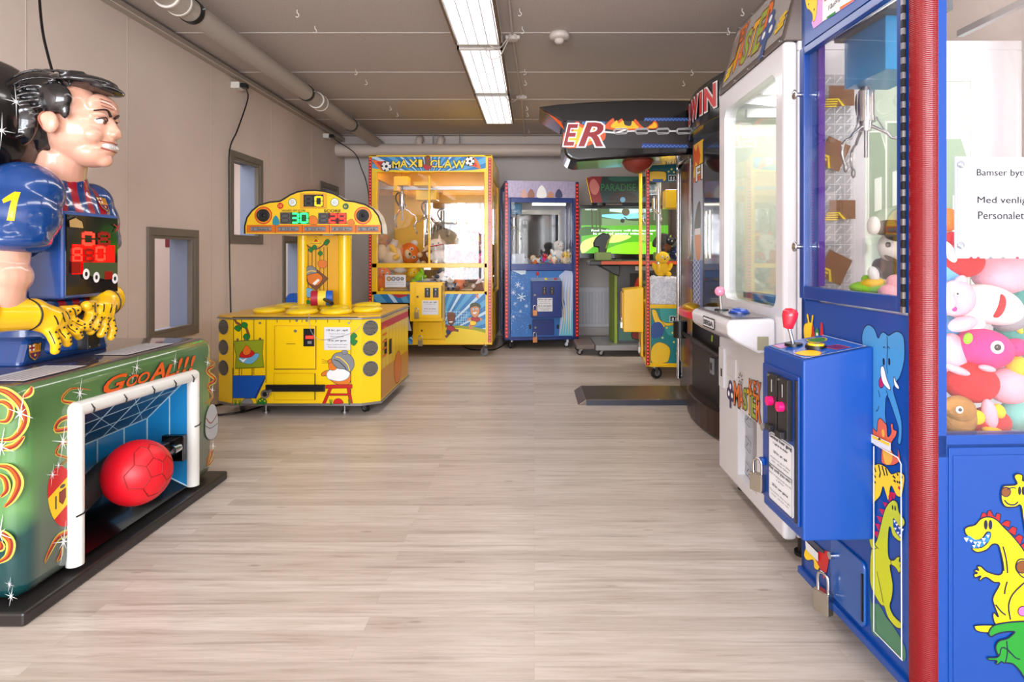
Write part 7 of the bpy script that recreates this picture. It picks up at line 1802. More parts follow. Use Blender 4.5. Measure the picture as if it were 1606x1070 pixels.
for i, ch in enumerate('MASTER'): b.text(SGN, ch, ua + d * i + .004, .075 + .012 * (i % 2), ua + d * (i + .93), .20 + .010 * i, (KY, ORG, KGR, KY, KGR, ORG)[i], bold=.006, outline=BROWN, ow=.008)
for i, ch in enumerate('KEY'): b.text(SGN, ch, ua + .01 + d * .55 * i, .215, ua + .01 + d * (.55 * i + .5), .285, ORG, bold=.004, outline=BROWN, ow=.005)
p = sh_(*K6(320, 120))
for dx, dy in ((0, .045), (-.035, -.01), (.035, -.01), (0, 0)): b.disc(SGN, p[0] + dx, p[1] + dy, .036, mat('key_art_blue', (60, 84, 140), .35)); 
for dx, dy in ((0, .045), (-.035, -.01), (.035, -.01)): b.disc(SGN, p[0] + dx, p[1] + dy, .016, WPR)
b.rect(SGN, p[0] - .02, p[1] - .12, p[0] + .02, p[1] - .02, mat('key_art_blue', (60, 84, 140), .35))
for x, y in ((t0 + .06, .05), (t1 - .10, .06), (t1 - .08, .2)):
    for k in range(3): b.poly(SGN, [(x - .01 + k * .012, y + k * .022), (x + .06 + k * .008, y + .012 + k * .022), (x + .055, y + .03 + k * .02), (x - .015 + k * .01, y + .018 + k * .02)], mat('key_gold_bar', (226, 186, 30), .35))
b.poly(SGN, [(t0 + .06, .12), (t0 + .14, .14), (t0 + .14, .26), (t0 + .07, .25)], mat('chest_grey', (130, 116, 112), .4), line=mat('chest_red', (120, 50, 50), .4), lw=.006)
b.build('sign_artwork', sg, label='silver sign with coloured lettering')
for k in range(5):
    for v_ in (.012, ht - .012):
        b = MB(); c = SGN.pt(t0 + .06 + k * .16, v_, .001); b.cyl(c, c + SGN.N * .003, .005, CHROME, seg=10); b.build('sign_screw', sg)
# control shelf
b = MB(); su0, su1 = -.20, .30
prof = [(0, .865), (0, .745), (-.06, .735), (-.14, .775), (-.175, .80), (-.18, .845), (-.165, .858)]
b.prism([(y, z) for y, z in prof], su0, su1, KWH, axis='x'); shf = b.build('control_shelf', KM, bevel=.014, bseg=3)
b = MB(); FT = Face(KM, (0, 0, .867), (1, 0, 0), (.0, 1, .055)); b.box(su0 + .03, su1 - .03, -.155, -.01, .858, .868, mat('deck_silver', (150, 150, 156), .2, .8)); b.build('deck_plate', shf)
b = MB(); b.cyl((-.02, -.10, .866), (-.02, -.10, .872), .03, BLACK); b.cyl((-.02, -.10, .87), (-.035, -.10, .925), .006, CHROME, seg=10); b.ell((-.04, -.10, .945), (.0215, .0215, .0215), mat('pink_ball', (240, 140, 170), .25, coat=.6)); b.build('joystick', shf, label='joystick with pink ball')
b = MB(); b.cyl((.11, -.07, .866), (.11, -.07, .872), .042, mat('button_ring', (20, 50, 110), .3)); b.ell((.11, -.07, .872), (.038, .038, .018), mat('button_blue', (24, 70, 170), .25, coat=.6)); b.build('button', shf, label='blue dome button')
Fs = front(KM, -.181); b = MB(); a = Fs.px(1103, 521); c = Fs.px(1121, 501); b.rect(Fs, a[0], .803, c[0], .847, INK, off=.0012); b.rect(Fs, a[0] + .008, .808, c[0] - .008, .842, PAPER, off=.0014); b.lay = 12
b.text(Fs, 'SEGA', a[0] + .018, .815, c[0] - .018, .833, GINK, bold=.001, outline=INK, ow=.001); b.build('maker_plate', shf, label='small maker plate')
b = MB(); b.box(su1, su1 + .004, -.07, -.03, .75, .80, mat('lock_plate', (150, 146, 120), .4)); b.build('lock_plate', shf)
# lower front: coin panel, logo, prize opening
b = MB(); b.box(u(1130), u(1137), -.008, 0, zf(1131, 605), zf(1131, 545), mat('slot_plate', (206, 204, 208), .3)); b.box(u(1133.5), u(1135), -.01, -.008, zf(1134, 590), zf(1134, 578), INK); b.build('coin_panel', KM)
b = MB(); b.box(u(1141), u(1155), -.004, 0, zf(1146, 590), zf(1146, 560), KWH); b.build('access_plate', KM, bevel=.002)
b = MB()
KO = mat('logo_orange', (232, 112, 30), .35); 
p = F.px(1146, 616)
for dx, dy in ((0, .028), (-.022, -.008), (.022, -.008)): b.disc(F, p[0] + dx, p[1] + dy, .028, mat('logo_purple', (50, 40, 90), .35))
for dx, dy in ((0, .028), (-.022, -.008), (.022, -.008)): b.disc(F, p[0] + dx, p[1] + dy, .012, WPR)
b.rect(F, p[0] - .012, p[1] - .07, p[0] + .012, p[1] - .02, mat('logo_purple', (50, 40, 90), .35))
for ch, x0, x1, y0, y1, m_ in (('M', 1152, 1160, 605, 633, KO), ('A', 1161, 1166, 608, 636, KO), ('S', 1167, 1172, 612, 640, KGR), ('T', 1173, 1179, 615, 646, KY), ('E', 1180, 1186, 620, 652, KGR), ('R', 1187, 1194, 624, 658, KO), ('K', 1176, 1181, 598, 616, KO), ('E', 1183, 1187, 600, 620, KO), ('Y', 1189, 1194, 602, 626, KO)):
    a = F.px(x0, y1); c = F.px(x1, y0); b.text(F, ch, a[0], a[1], c[0], c[1], m_, bold=.004, outline=mat('logo_dark', (70, 30, 20), .4), ow=.006)
for k in range(8): a = 2 * PI * k / 8; c = F.px(1163, 594); b.stroke(F, [(c[0] + math.cos(a) * .012, c[1] + math.sin(a) * .012), (c[0] + math.cos(a) * .028, c[1] + math.sin(a) * .028)], .005, INK)
b.build('logo_artwork', KM, label='coloured lettering')
b = MB(); CL = mat('prize_clear', (206, 208, 214), .15, coat=.6)
b.box(du0 - .004, du0 + .003, .001, .2, dz0 - .01, dz1, KWH); b.box(du1 - .003, du1 + .004, .001, .2, dz0 - .01, dz1, KWH); b.box(du0, du1, .2, .21, dz0, dz1, mat('prize_back', (196, 198, 206), .4)); b.box(du0 - .004, du1 + .004, .001, .2, dz0 - .02, dz0 + .003, KWH)
b.build('prize_bay', KM)
b = MB(); Fp = front(KM, .03); b.box(du0, du1, .031, .034, dz0, dz1, GLASS)
for k in range(5):
    uu = du0 + (du1 - du0) * (.18 + .6 * (k % 2)); vv = dz0 + (dz1 - dz0) * (.12 + k * .19); b.stroke(Fp, [(uu - .03, vv - .02), (uu + .03, vv - .03), (uu + .04, vv + .02), (uu - .02, vv + .03)], .004, GINK, closed=True); b.stroke(Fp, [(uu - .01, vv - .01), (uu + .015, vv + .012)], .005, GINK)
b.build('prize_door', KM, label='clear prize door with printed key outlines')
for x, y in ((-.3, .1), (.3, .1), (-.3, .7), (.3, .7)): b = MB(); b.cyl((x, y, 0), (x, y, .085), .02, BLACK); b.cyl((x, y, 0), (x, y, .012), .032, BLACK); b.build('foot', KM)
# side towards the camera: printed key tiles and treasure chests, pale post, tinted window with large key shapes
S_ = side_r(KM, KW - .01); su = lambda x: S_.px(x, 300)[0]; sz = lambda y: S_.px(1400, y)[1]
b = MB(); b.box(KW - .03, KW - .01, .12, su(1336), .80, 1.83, KWH); b.box(KW - .03, KW - .01, su(1336), su(1357), .80, 1.83, KWH); b.box(KW - .03, KW - .01, su(1523), KD - .02, .8, 1.83, KWH); b.box(KW - .03, KW - .01, su(1357), su(1523), 1.72, 1.83, KWH)
b.build('side_panel', KM, label='white side panel')
b = MB(); x0, x1 = su(1272), su(1334); TG = mat('tile_grey', (178, 178, 180), .4); TK = mat('tile_key', (226, 226, 228), .4)
b.rect(S_, x0, .82, x1, sz(117), TG, off=.001); b.lay = 5; nx = 4; d = (x1 - x0) / nx; ny = int((sz(117) - .82) / d)
for i in range(nx):
    for j in range(ny):
        cx, cy = x0 + d * (i + .5), .82 + d * (j + .5); b.stroke(S_, [(cx - d * .25, cy - d * .28), (cx + d * .22, cy + d * .25)], d * .12, TK); b.disc(S_, cx + d * .22, cy + d * .25, d * .13, TK, seg=8)
for i in range(nx + 1): b.stroke(S_, [(x0 + i * d, .82), (x0 + i * d, sz(117))], .002, TK)
for j in range(ny + 1): b.stroke(S_, [(x0, .82 + j * d), (x1, .82 + j * d)], .002, TK)
CH = mat('chest_brown', (128, 84, 50), .4); GB = mat('gold_bar', (240, 210, 20), .35)
def chest(x0, y0, x1, y1, rot):
    a = S_.px(x0, y1); c = S_.px(x1, y0); cx, cy = (a[0] + c[0]) / 2, (a[1] + c[1]) / 2; w, h = c[0] - a[0], c[1] - a[1]
    def R(x, y): return (cx + x * w * math.cos(rot) - y * h * math.sin(rot), cy + x * w * math.sin(rot) + y * h * math.cos(rot))
    b.poly(S_, [R(-.3, -.4), R(.5, -.4), R(.5, .5), R(-.3, .5)], CH, line=BROWN, lw=.003); b.stroke(S_, [R(-.3, .1), R(.5, .1)], .003, BROWN); b.stroke(S_, [R(.1, -.4), R(.1, .5)], .002, BROWN)
    for k in range(4): b.poly(S_, [R(-.5 + k * .03, -.5 + k * .11), R(-.05 + k * .02, -.48 + k * .11), R(-.08 + k * .02, -.40 + k * .11), R(-.48 + k * .03, -.42 + k * .11)], GB, line=BROWN, lw=.0012)
    b.poly(S_, [R(-.05, -.1), R(.0, -.08), R(.2, -.42), R(.12, -.45)], GB)
chest(1284, 139, 1332, 172, 0); chest(1272, 220, 1318, 268, -.45); chest(1284, 316, 1333, 347, 0); chest(1272, 396, 1320, 443, -.45)
b.build('side_artwork', KM, label='grey key tiles with brown treasure chests')
b = MB(); KG = mat('key_window_green', (196, 212, 190), .15, coat=.8); b.box(KW - .022, KW - .016, su(1357), su(1523), .8, 1.72, KG)
FG = side_r(KM, KW - .016); KL = mat('key_outline', (232, 240, 226), .3); KDK = mat('key_tint', (150, 172, 146), .3)
for (x, y, w, h) in ((1376, 300, 16, 190), (1404, 290, 16, 200), (1500, 330, 22, 230)):
    for (mm, g) in ((KL, 0), (KDK, 3)): b.poly(FG, [(x - w + g, y - h / 2 + g), (x + w * .3, y - h / 2 + g), (x + w - g, y - h * .32), (x + w - g, y + h * .25), (x + w * .3, y + h * .36 - g), (x - w + g, y + h * .36 - g)], mm, px=True)
    b.poly(FG, [(x - w * .3, y - h * .1), (x + w * .4, y - h * .12), (x + w * .4, y + h * .15), (x - w * .3, y + h * .17)], KL, px=True)
b.build('side_window', KM, label='pale green side window with key shapes')

# ================================================================ blue claw machine (right foreground)
RB = thing('claw_machine', 'bright blue claw machine in the right foreground with red corner column and cartoon animals', 'claw machine', (.8677, 1.5903, 0), math.radians(-87.5))
BL = mat('bright_blue', (0, 66, 150), .38, coat=.15); BLD = mat('bright_blue_door', (0, 58, 138), .3, coat=.3); REDC = mat('red_column', (118, 1, 12), .24, coat=.0)
RW0, RW1, RD = -.287, .2655, .78
F = front(RB, 0); S_ = side_r(RB, RW1)
u = lambda x, y=400: F.px(x, y)[0]
zf = lambda x, y: F.px(x, y)[1]
fe = u(1434)                       # where the front ends and the column begins
zs = S_.px(1500, 683)[1]; ys = .034
zb = zf(1256, 897); 
RH = 2.12
b = MB()
b.box(RW0, fe, .0, .03, zb, zf(1256, 470), BL); b.box(RW0, fe, .0, .03, zf(1256, 76), RH, BL)                # front lower panel, header
b.box(RW0, u(1257.5), .0, .03, zf(1256, 470), zf(1256, 76), BL); b.box(u(1424), fe, .0, .03, zf(1256, 470), zf(1256, 76), BL)
b.box(RW0, RW0 + .02, .0, .05, zb, RH, BL)
b.box(RW1 - .035, RW1, ys, ys + .02, zb, RH, BL)                                                    # strip beside the column
b.box(RW1 - .02, RW1, ys + .02, RD, zb, zs - .02, BL); b.box(RW0, RW0 + .03, RD - .04, RD, zb, RH, BL); b.box(RW1 - .035, RW1, RD - .04, RD, zb, RH, BL)
b.box(RW1 - .03, RW1, ys, RD, zs - .05, zs, BL)
b.box(RW0, RW0 + .02, .05, RD - .04, zb, zs, BL); b.box(RW0, RW1, RD - .02, RD, zb, zs, BL); b.box(RW0, RW1 - .04, 0, RD, zb - .0, zb + .02, BL); b.box(RW0, RW1 - .04, 0.03, RD, RH - .02, RH, BL); b.box(RW0 + .02, RW1 - .02, .03, RD - .02, zs - .04, zs - .03, WHITE)
b.build('frame', RB, bevel=.003, label='bright blue steel frame')
cR = .044; cc = (fe - .0, cR)
b = MB(); pts = [(fe - .004, .02)] + [(RW1 - .04 + .04 * math.sin(t), .036 - .042 * math.cos(t)) for t in [PI / 2 * i / 10 for i in range(11)]] + [(RW1 - .01, .036), (fe - .004, .036)]
b.prism(pts, zb, RH, REDC, axis='z', smooth=False); col = b.build('corner_column', RB, label='red ribbed corner column')
def ribbed():
    nt, bb = nodes_of(REDC); L = nt.links.new; tc = N(nt, 'ShaderNodeTexCoord'); sp = N(nt, 'ShaderNodeSeparateXYZ'); L(tc.outputs['Object'], sp.inputs[0])
    w = N(nt, 'ShaderNodeMath', operation='MULTIPLY'); w.inputs[1].default_value = 1400; L(sp.outputs['Z'], w.inputs[0]); s2 = N(nt, 'ShaderNodeMath', operation='SINE'); L(w.outputs[0], s2.inputs[0])
    bp = N(nt, 'ShaderNodeBump'); bp.inputs['Strength'].default_value = .2; bp.inputs['Distance'].default_value = .001; L(s2.outputs[0], bp.inputs['Height']); L(bp.outputs[0], bb.inputs['Normal'])
ribbed()
# door with window
b = MB(); du0, du1, dz0, dz1 = u(1257.5), u(1424), zf(1256, 467), zf(1256, 80); wu0, wu1, wz0, wz1 = u(1264.5), u(1411), zf(1264, 449), zf(1264, 86)
b.box(du0, wu0, -.008, .014, dz0, dz1, BLD); b.box(wu1, du1, -.008, .014, dz0, dz1, BLD); b.box(wu0, wu1, -.008, .014, dz0, wz0, BLD); b.box(wu0, wu1, -.008, .014, wz1, dz1, BLD)
dr = b.build('glass_door', RB, bevel=.002, label='blue hinged door frame')
b = MB(); b.box(wu0, wu1, .002, .006, wz0, wz1, GLASS); b.build('door_glass', dr)
b = MB(); hx = u(1424.5)
for k in range(46): z = dz0 + (dz1 - dz0) * (k + .5) / 46; b.box(hx - .004, hx + .003, -.016, -.008, z - .0085, z + .0065, (STEEL, BLACK)[k % 2])
b.box(hx - .003, hx + .002, -.013, -.006, dz0, dz1, BLACK); b.build('piano_hinge', dr, label='long steel hinge')
for y in (148, 387):
    b = MB(); z = zf(1262, y); x = u(1260.5); b.cyl((x, -.03, z), (x, -.008, z), .007, CHROME, seg=14); b.ell((x, -.03, z), (.014, .006, .016), CHROME); b.build('door_lock', dr)
# side glass and near panel
b = MB(); b.box(RW1 - .012, RW1 - .007, ys + .02, RD - .04, zs, RH, GLASS); b.build('side_glass', RB)
b = MB(); px_ = lambda x: S_.px(x, 800)[0]
b.box(RW1 - .0005, RW1 + .003, px_(1487), RD - .05, zb + .03, S_.px(1500, 702)[1], BL); b.build('side_panel', RB, bevel=.002); 
b = MB(); b.box(RW1 + .003, RW1 + .005, px_(1493), RD - .06, zb + .04, S_.px(1500, 714)[1], BL); b.build('side_panel_inner', RB, bevel=.0015)
# header artwork
HX = lambda x, y: (x / 6.686 + 1230, y / 6.6875)
PUR = mat('animal_lilac', (214, 158, 220), .4); b = MB()
b.poly(F, [HX(*q) for q in ((330, 290), (310, 300), (290, 240), (300, 205), (340, 150), (340, -60), (470, -160), (740, -160), (740, 10), (560, 130), (440, 200))], PUR, px=True)
b.poly(F, [HX(*q) for q in ((230, -40), (240, 80), (270, 105), (300, 150), (305, 215), (325, 215), (345, 100), (340, -60))], YEL, px=True, smooth=3, line=mat('animal_line', (120, 60, 20), .4), lw=.002)
b.poly(F, [HX(*q) for q in ((410, -60), (405, 225), (455, 200), (590, 105), (735, 0), (735, -160))], WPR, px=True)
for (x, y) in ((262, 45), (320, 100)): p = F.px(*HX(x, y)); b.disc(F, p[0], p[1], .004, mat('animal_line', (120, 60, 20), .4), seg=8)
b.poly(F, [HX(450, 200), HX(455, 175), HX(545, 115), HX(545, 145)], GREEN, px=True); b.poly(F, [HX(590, 105), HX(590, 75), HX(735, -10), HX(735, 5)], ORG, px=True)
for k in range(4):
    p = F.px(*HX(470 + k * 34, 110 - k * 24)); b.text(F, ('10', 'kr', 'pr', 'spil')[k], p[0], p[1], p[0] + .018, p[1] + .014, mat('handwriting', (50, 40, 60), .5), rot=.0)
p = F.px(*HX(430, 15)); b.text(F, 'ZOO', p[0], p[1], p[0] + .10, p[1] + .05, mat('handwriting_red', (190, 30, 80), .4), bold=.003)
b.build('header_artwork', RB, label='lilac, yellow and white cartoon sign')
# control box
b = MB(); cx0, cx1 = u(1254.5, 560), 0
Fc = None
bx0, bx1, by, bz0, bz1 = -.150, .085, -.185, .368, .830
b.prism([(0, bz0), (0, bz1 + .035), (by, bz1), (by, bz0)], bx0, bx1, BL, axis='x'); cb = b.build('control_box', RB, bevel=.005, bseg=2, label='bright blue control box')
F10 = front(RB, by)
b = MB(); a = (bx0 + .012, bz0 + .03); c = (bx1 - .012, bz1 - .045); b.box(a[0], c[0], by - .008, by, a[1], c[1], BLD); cd = b.build('control_door', cb, bevel=.003)
F11 = front(RB, by - .008); w = c[0] - a[0]
b = MB(); b.box(c[0] - .010, c[0] - .002, by - .012, by - .008, a[1] + .01, c[1] - .01, BLACK); b.build('door_hinge', cd)
for k in (0, 1):
    b = MB(); x = a[0] + w * (.30 + .30 * k); b.box(x, x + w * .26, by - .022, by - .008, c[1] - .175, c[1] - .015, mat('coin_mech', (34, 34, 38), .35)); 
    b.box(x + w * .05, x + w * .2, by - .035, by - .022, c[1] - .172, c[1] - .155, mat('coin_mech', (34, 34, 38), .35)); b.cyl((x + w * .13, by - .036, c[1] - .09), (x + w * .13, by - .022, c[1] - .09), .013, mat('magenta_button', (226, 20, 110), .3), seg=16)
    b.box(x + w * .115, x + w * .145, by - .024, by - .022, c[1] - .065, c[1] - .03, STEEL)
    for dz in (.022, .168): b.cyl((x + w * .03, by - .024, c[1] - dz), (x + w * .03, by - .022, c[1] - dz), .004, STEEL, seg=8)
    b.build('coin_slot', cd, bevel=.002, label='black coin slot with magenta button')
Fn = front(RB, by - .0082)
nu0, nu1, nz0, nz1 = a[0] + w * .22, c[0] - w * .10, a[1] + .012, c[1] - .185
b = MB(); b.prism(rounded(nu1 - nu0, nz1 - nz0, .008, cx=(nu0 + nu1) / 2, cy=(nz0 + nz1) / 2), by - .0095, by - .008, PAPER, axis='y'); b.lay = 14
NH = nz1 - nz0; NW = nu1 - nu0
for t, yf, hf, wf, bo in (('Gevinst hver gang', .03, .065, .90, .002), ('+ spil til du vinder', .12, .04, .6, .0003), ('20 kr. pr. spil', .24, .045, .55, .0008), ('Maskinen giver ikke', .345, .03, .8, 0), ('retur - aflever mønter', .39, .03, .7, 0), ('Play until you win !', .49, .06, .92, .002), ('Keep on playing until you win', .58, .035, .9, 0), ('a price', .63, .03, .3, 0), ('20 kr. per game', .73, .045, .65, .0008), ('The machine does not give', .83, .03, .85, 0), ('change - use exact coins', .88, .03, .7, 0)):
    b.text(Fn, t, nu0 + NW * (.5 - wf / 2), nz1 - NH * (yf + hf), nu0 + NW * (.5 + wf / 2), nz1 - NH * yf, INK, bold=bo)
b.stroke(Fn, [(nu0, nz1 - NH * .47), (nu1, nz1 - NH * .47)], .002, INK); b.stroke(Fn, [(q[0], q[1]) for q in rounded(NW - .004, NH - .004, .007, cx=(nu0 + nu1) / 2, cy=(nz0 + nz1) / 2)], .0015, INK, closed=True)
b.build('paper_notice', cd, label='white notice Gevinst hver gang, Play until you win')
b = MB(); b.cyl((a[0] + .014, by - .016, .60), (a[0] + .014, by - .008, .60), .011, CHROME); b.build('lock', cd)
b = MB(); b.box(a[0] + .001, a[0] + .02, by - .02, by - .008, .49, .51, BL); hp = b.build('hasp', cd, bevel=.003); padlock(hp, (a[0] + .008, by - .026, .507), s=1.25, rz=.5)
# deck artwork, joystick and button
FD = Face(RB, (0, by, bz1), (1, 0, 0), (0, -by, .035)); b = MB(); L_ = math.hypot(by, .035)
b.rect(FD, bx0 + .008, .01, bx1 - .012, L_ - .01, mat('deck_blue', (10, 96, 200), .25, coat=.5)); b.stroke(FD, [(bx0 + .01, L_ - .012), (bx1 - .014, L_ - .012), (bx1 - .014, .012)], .003, WPR)
b.poly(FD, [(-.01, .10), (.05, .11), (.055, .145), (.0, .14)], mat('deck_purple', (110, 20, 90), .35), line=ORG, lw=.003); b.poly(FD, [(bx0 + .02, .02), (bx0 + .07, .02), (bx0 + .075, .05), (bx0 + .02, .055)], PUR, line=ORG, lw=.003)
b.poly(FD, [(.0, .02), (.05, .025), (.07, .05), (.04, .07), (.0, .06)], YEL, smooth=3, line=ORG, lw=.002); b.poly(FD, [(-.12, .12), (-.08, .11), (-.06, .14), (-.1, .16)], GREEN, smooth=3, line=YEL, lw=.003)
b.build('deck_artwork', cb)
b = MB(); pc = FD.pt(-.085, .060, .0); b.cyl(pc, pc + Vector((0, 0, .008)), .024, BLACK); q = pc + Vector((-.006, -.012, .058)); b.cyl(pc, q, .005, CHROME, seg=10)
b.lathe([(0, -.012), (.013, -.008), (.0165, .006), (.021, .026), (.021, .038), (.014, .047), (0, .050)], mat('joystick_red', (214, 34, 56), .28, coat=.5), c=q, R=Matrix.Rotation(-.15, 3, 'X')); b.build('joystick', cb, label='red knobbed joystick')
b = MB(); pc = FD.pt(-.010, .085, 0); b.cyl(pc, pc + Vector((0, 0, .009)), .027, BLACK); b.cyl(pc + Vector((0, 0, .009)), pc + Vector((0, 0, .014)), .021, mat('button_yellow', (240, 200, 20), .25, coat=.5)); b.build('button', cb, bevel=.002, label='yellow push button')
# front cartoon animals
def E4(x, y): return (x / 3.567 + 1240, y / 3.567 + 480)
def G5(x, y): return (x / 3.45 + 1240, y / 3.452 + 760)
EL, LN = mat('elephant_blue', (70, 146, 204), .35), mat('cartoon_line', (14, 22, 60), .4); b = MB(); b.step = .00004
b.poly(F, [E4(*q) for q in ((405, 250), (400, 170), (415, 120), (440, 106), (470, 130), (490, 180), (505, 155), (522, 146), (545, 165), (560, 160), (590, 143), (618, 152), (636, 190), (637, 300), (615, 390), (590, 430), (575, 470), (600, 560), (622, 650), (622, 740), (612, 775), (600, 760), (605, 690), (585, 620), (540, 500), (530, 600), (528, 680), (430, 700), (420, 500))], EL, px=True, smooth=3, line=LN, lw=.0025)
b.poly(F, [E4(503, 400), E4(512, 395), E4(522, 440), E4(512, 458), E4(498, 452), E4(496, 420)], mat('tongue_pink', (196, 20, 90), .35), px=True, smooth=3, line=LN, lw=.002)
for T_ in (((505, 345), (515, 336), (525, 350), (540, 410), (560, 460), (550, 468), (520, 435), (506, 390)), ((580, 395), (590, 420), (608, 455), (604, 466), (585, 450), (578, 420))): b.poly(F, [E4(*q) for q in T_], WPR, px=True, smooth=3, line=LN, lw=.002)
for (x, y) in ((522, 312), (553, 312)): b.poly(F, [E4(x - 5, y - 18), E4(x + 5, y - 14), E4(x + 5, y + 18), E4(x - 4, y + 16)], LN, px=True, smooth=3)
for T_ in (((518, 235), (525, 228), (532, 236)), ((540, 236), (548, 228), (556, 240)), ((541, 170), (543, 250), (540, 340), (545, 380)), ((535, 470), (545, 500), (548, 540)), ((490, 470), (498, 490), (500, 510)), ((495, 560), (490, 580), (480, 590))): b.stroke(F, [E4(*q) for q in T_], .002, LN, px=True, smooth=3)
b.build('elephant_artwork', RB, label='blue elephant cartoon'); b = MB(); b.step = .00004; b.lay = 20; KAN = mat('kangaroo_orange', (226, 104, 62), .35)
b.poly(F, [E4(*q) for q in ((485, 700), (490, 645), (505, 628), (525, 650), (540, 670), (545, 730), (560, 720), (566, 700), (562, 662), (574, 660), (578, 690), (596, 700), (590, 730), (570, 760), (562, 800), (600, 850), (602, 795), (615, 850), (612, 870), (580, 890), (540, 890), (510, 870), (510, 780), (470, 740), (458, 700), (462, 680), (470, 690))], KAN, px=True, smooth=3, line=LN, lw=.002)
b.poly(F, [E4(520, 800), E4(560, 800), E4(572, 850), E4(560, 885), E4(530, 880)], mat('belly_gold', (240, 180, 50), .35), px=True, smooth=3); p = F.px(*E4(520, 712)); b.disc(F, p[0], p[1], .006, mat('belly_gold', (240, 180, 50), .35), ry=.010)
b.poly(F, [E4(*q) for q in ((440, 900), (470, 890), (500, 884), (540, 905), (565, 940), (600, 930), (625, 935), (640, 960), (632, 1030), (620, 1068), (595, 1060), (570, 1010), (560, 1020), (550, 1090), (535, 1050), (520, 1010), (505, 1060), (480, 1090), (450, 1120), (440, 1060))], YEL, px=True, smooth=3, line=LN, lw=.002)
for T_ in (((470, 895), (480, 930)), ((495, 888), (505, 935), (500, 960)), ((515, 895), (530, 950)), ((535, 905), (545, 950)), ((455, 930), (480, 960)), ((455, 970), (480, 990)), ((575, 950), (590, 965)), ((580, 975), (592, 985)), ((630, 955), (618, 965)), ((600, 935), (604, 950))): b.stroke(F, [E4(*q) for q in T_], .005, INK, px=True, taper=False)
for (x, y) in ((602, 985), (614, 988)): p = F.px(*E4(x, y)); b.disc(F, p[0], p[1], .003, INK)
p = F.px(*E4(611, 1018)); b.disc(F, p[0], p[1], .004, RED)
b.poly(F, [E4(550, 1070), E4(560, 1040), E4(575, 1070)], RED, px=True)
b.build('tiger_artwork', RB, label='orange kangaroo and yellow tiger cartoons'); b = MB(); b.step = .00004; b.lay = 20; DY = mat('dino_lime', (196, 204, 20), .35)
b.poly(F, [G5(*q) for q in ((432, 560), (440, 640), (480, 650), (520, 720), (560, 770), (620, 880), (620, 955), (580, 925), (500, 840), (440, 790))], mat('reptile_green', (70, 124, 92), .35), px=True, smooth=3)
for k in range(7): x, y = ((560, 60), (540, 85), (520, 115), (500, 150), (488, 190), (478, 230), (468, 270))[k]; b.poly(F, [G5(x - 20, y - 20), G5(x + 14, y - 12), G5(x + 2, y + 22)], mat('crest_magenta', (200, 20, 70), .35), px=True)
b.poly(F, [G5(*q) for q in ((555, 85), (580, 100), (590, 150), (615, 185), (620, 215), (600, 235), (570, 200), (560, 185), (560, 210), (580, 250), (606, 270), (604, 300), (590, 308), (555, 275), (545, 235), (535, 240), (530, 330), (535, 400), (560, 410), (580, 392), (595, 395), (590, 415), (603, 425), (595, 440), (600, 460), (590, 480), (570, 450), (540, 440), (556, 540), (552, 610), (540, 660), (560, 710), (600, 750), (606, 778), (575, 775), (530, 720), (510, 660), (490, 650), (440, 560), (432, 470), (440, 350), (470, 300), (500, 180), (520, 120))], DY, px=True, smooth=3, line=LN, lw=.0025)
b.poly(F, [G5(558, 185), G5(572, 195), G5(592, 232), G5(618, 240), G5(612, 262), G5(596, 290), G5(572, 262), G5(558, 225)], mat('mouth_blue', (20, 70, 150), .35), px=True)
for q in ((566, 200), (578, 218), (592, 236), (608, 246), (570, 240), (584, 262), (597, 276)): x, y = q; b.poly(F, [G5(x - 7, y - 6), G5(x + 8, y - 4), G5(x, y + 9)], WPR, px=True)
for (x, y) in ((556, 125), (570, 130)): p = F.px(*G5(x, y)); b.disc(F, p[0], p[1], .0025, LN, ry=.006)
b.poly(F, [G5(430, 290), G5(448, 285), G5(462, 330), G5(470, 345), G5(448, 350), G5(436, 330)], DY, px=True, smooth=3, line=LN, lw=.0015)
for T_ in (((545, 400), (552, 480)), ((470, 470), (490, 560), (505, 640)), ((455, 320), (480, 350))): b.stroke(F, [G5(*q) for q in T_], .002, LN, px=True, smooth=3)
b.build('dinosaur_artwork', RB, label='lime green dinosaur cartoon'); b = MB()
def E2(x, y): return (x / 3.82 + 1240, y / 3.82 + 280)
b.poly(F, [E2(*q) for q in ((85, 960), (80, 900), (88, 870), (105, 862), (98, 818), (108, 815), (115, 858), (125, 860), (130, 820), (140, 824), (134, 870), (142, 905), (128, 930), (124, 980), (106, 980))], YEL, px=True, smooth=3, line=mat('animal_line', (120, 60, 20), .4), lw=.002)
b.poly(F, [E2(130, 880), E2(140, 900), E2(150, 960), E2(130, 970)], RED, px=True, smooth=3); b.poly(F, [E2(178, 965), E2(184, 862), E2(194, 865), E2(202, 960)], RED, px=True); b.poly(F, [E2(150, 960), E2(150, 920), E2(164, 895), E2(174, 930), E2(176, 965)], GREEN, px=True, smooth=3); p = F.px(*E2(162, 935)); b.disc(F, p[0], p[1], .006, WPR)
b.build('snail_artwork', RB, label='small yellow and red cartoon behind the joystick'); b = MB()
b.poly(F, [G5(75, 370), G5(90, 340), G5(110, 360), G5(130, 390), G5(175, 430), G5(178, 468), G5(160, 450), G5(150, 465), G5(130, 450), G5(125, 410), G5(95, 412), G5(78, 395)], YEL, px=True, smooth=3, line=LN, lw=.002); b.poly(F, [G5(130, 380), G5(200, 360), G5(208, 420), G5(185, 510), G5(170, 470)], RED, px=True, smooth=3)
b.build('flap_artwork', RB, label='yellow and red cartoon by the prize flap')
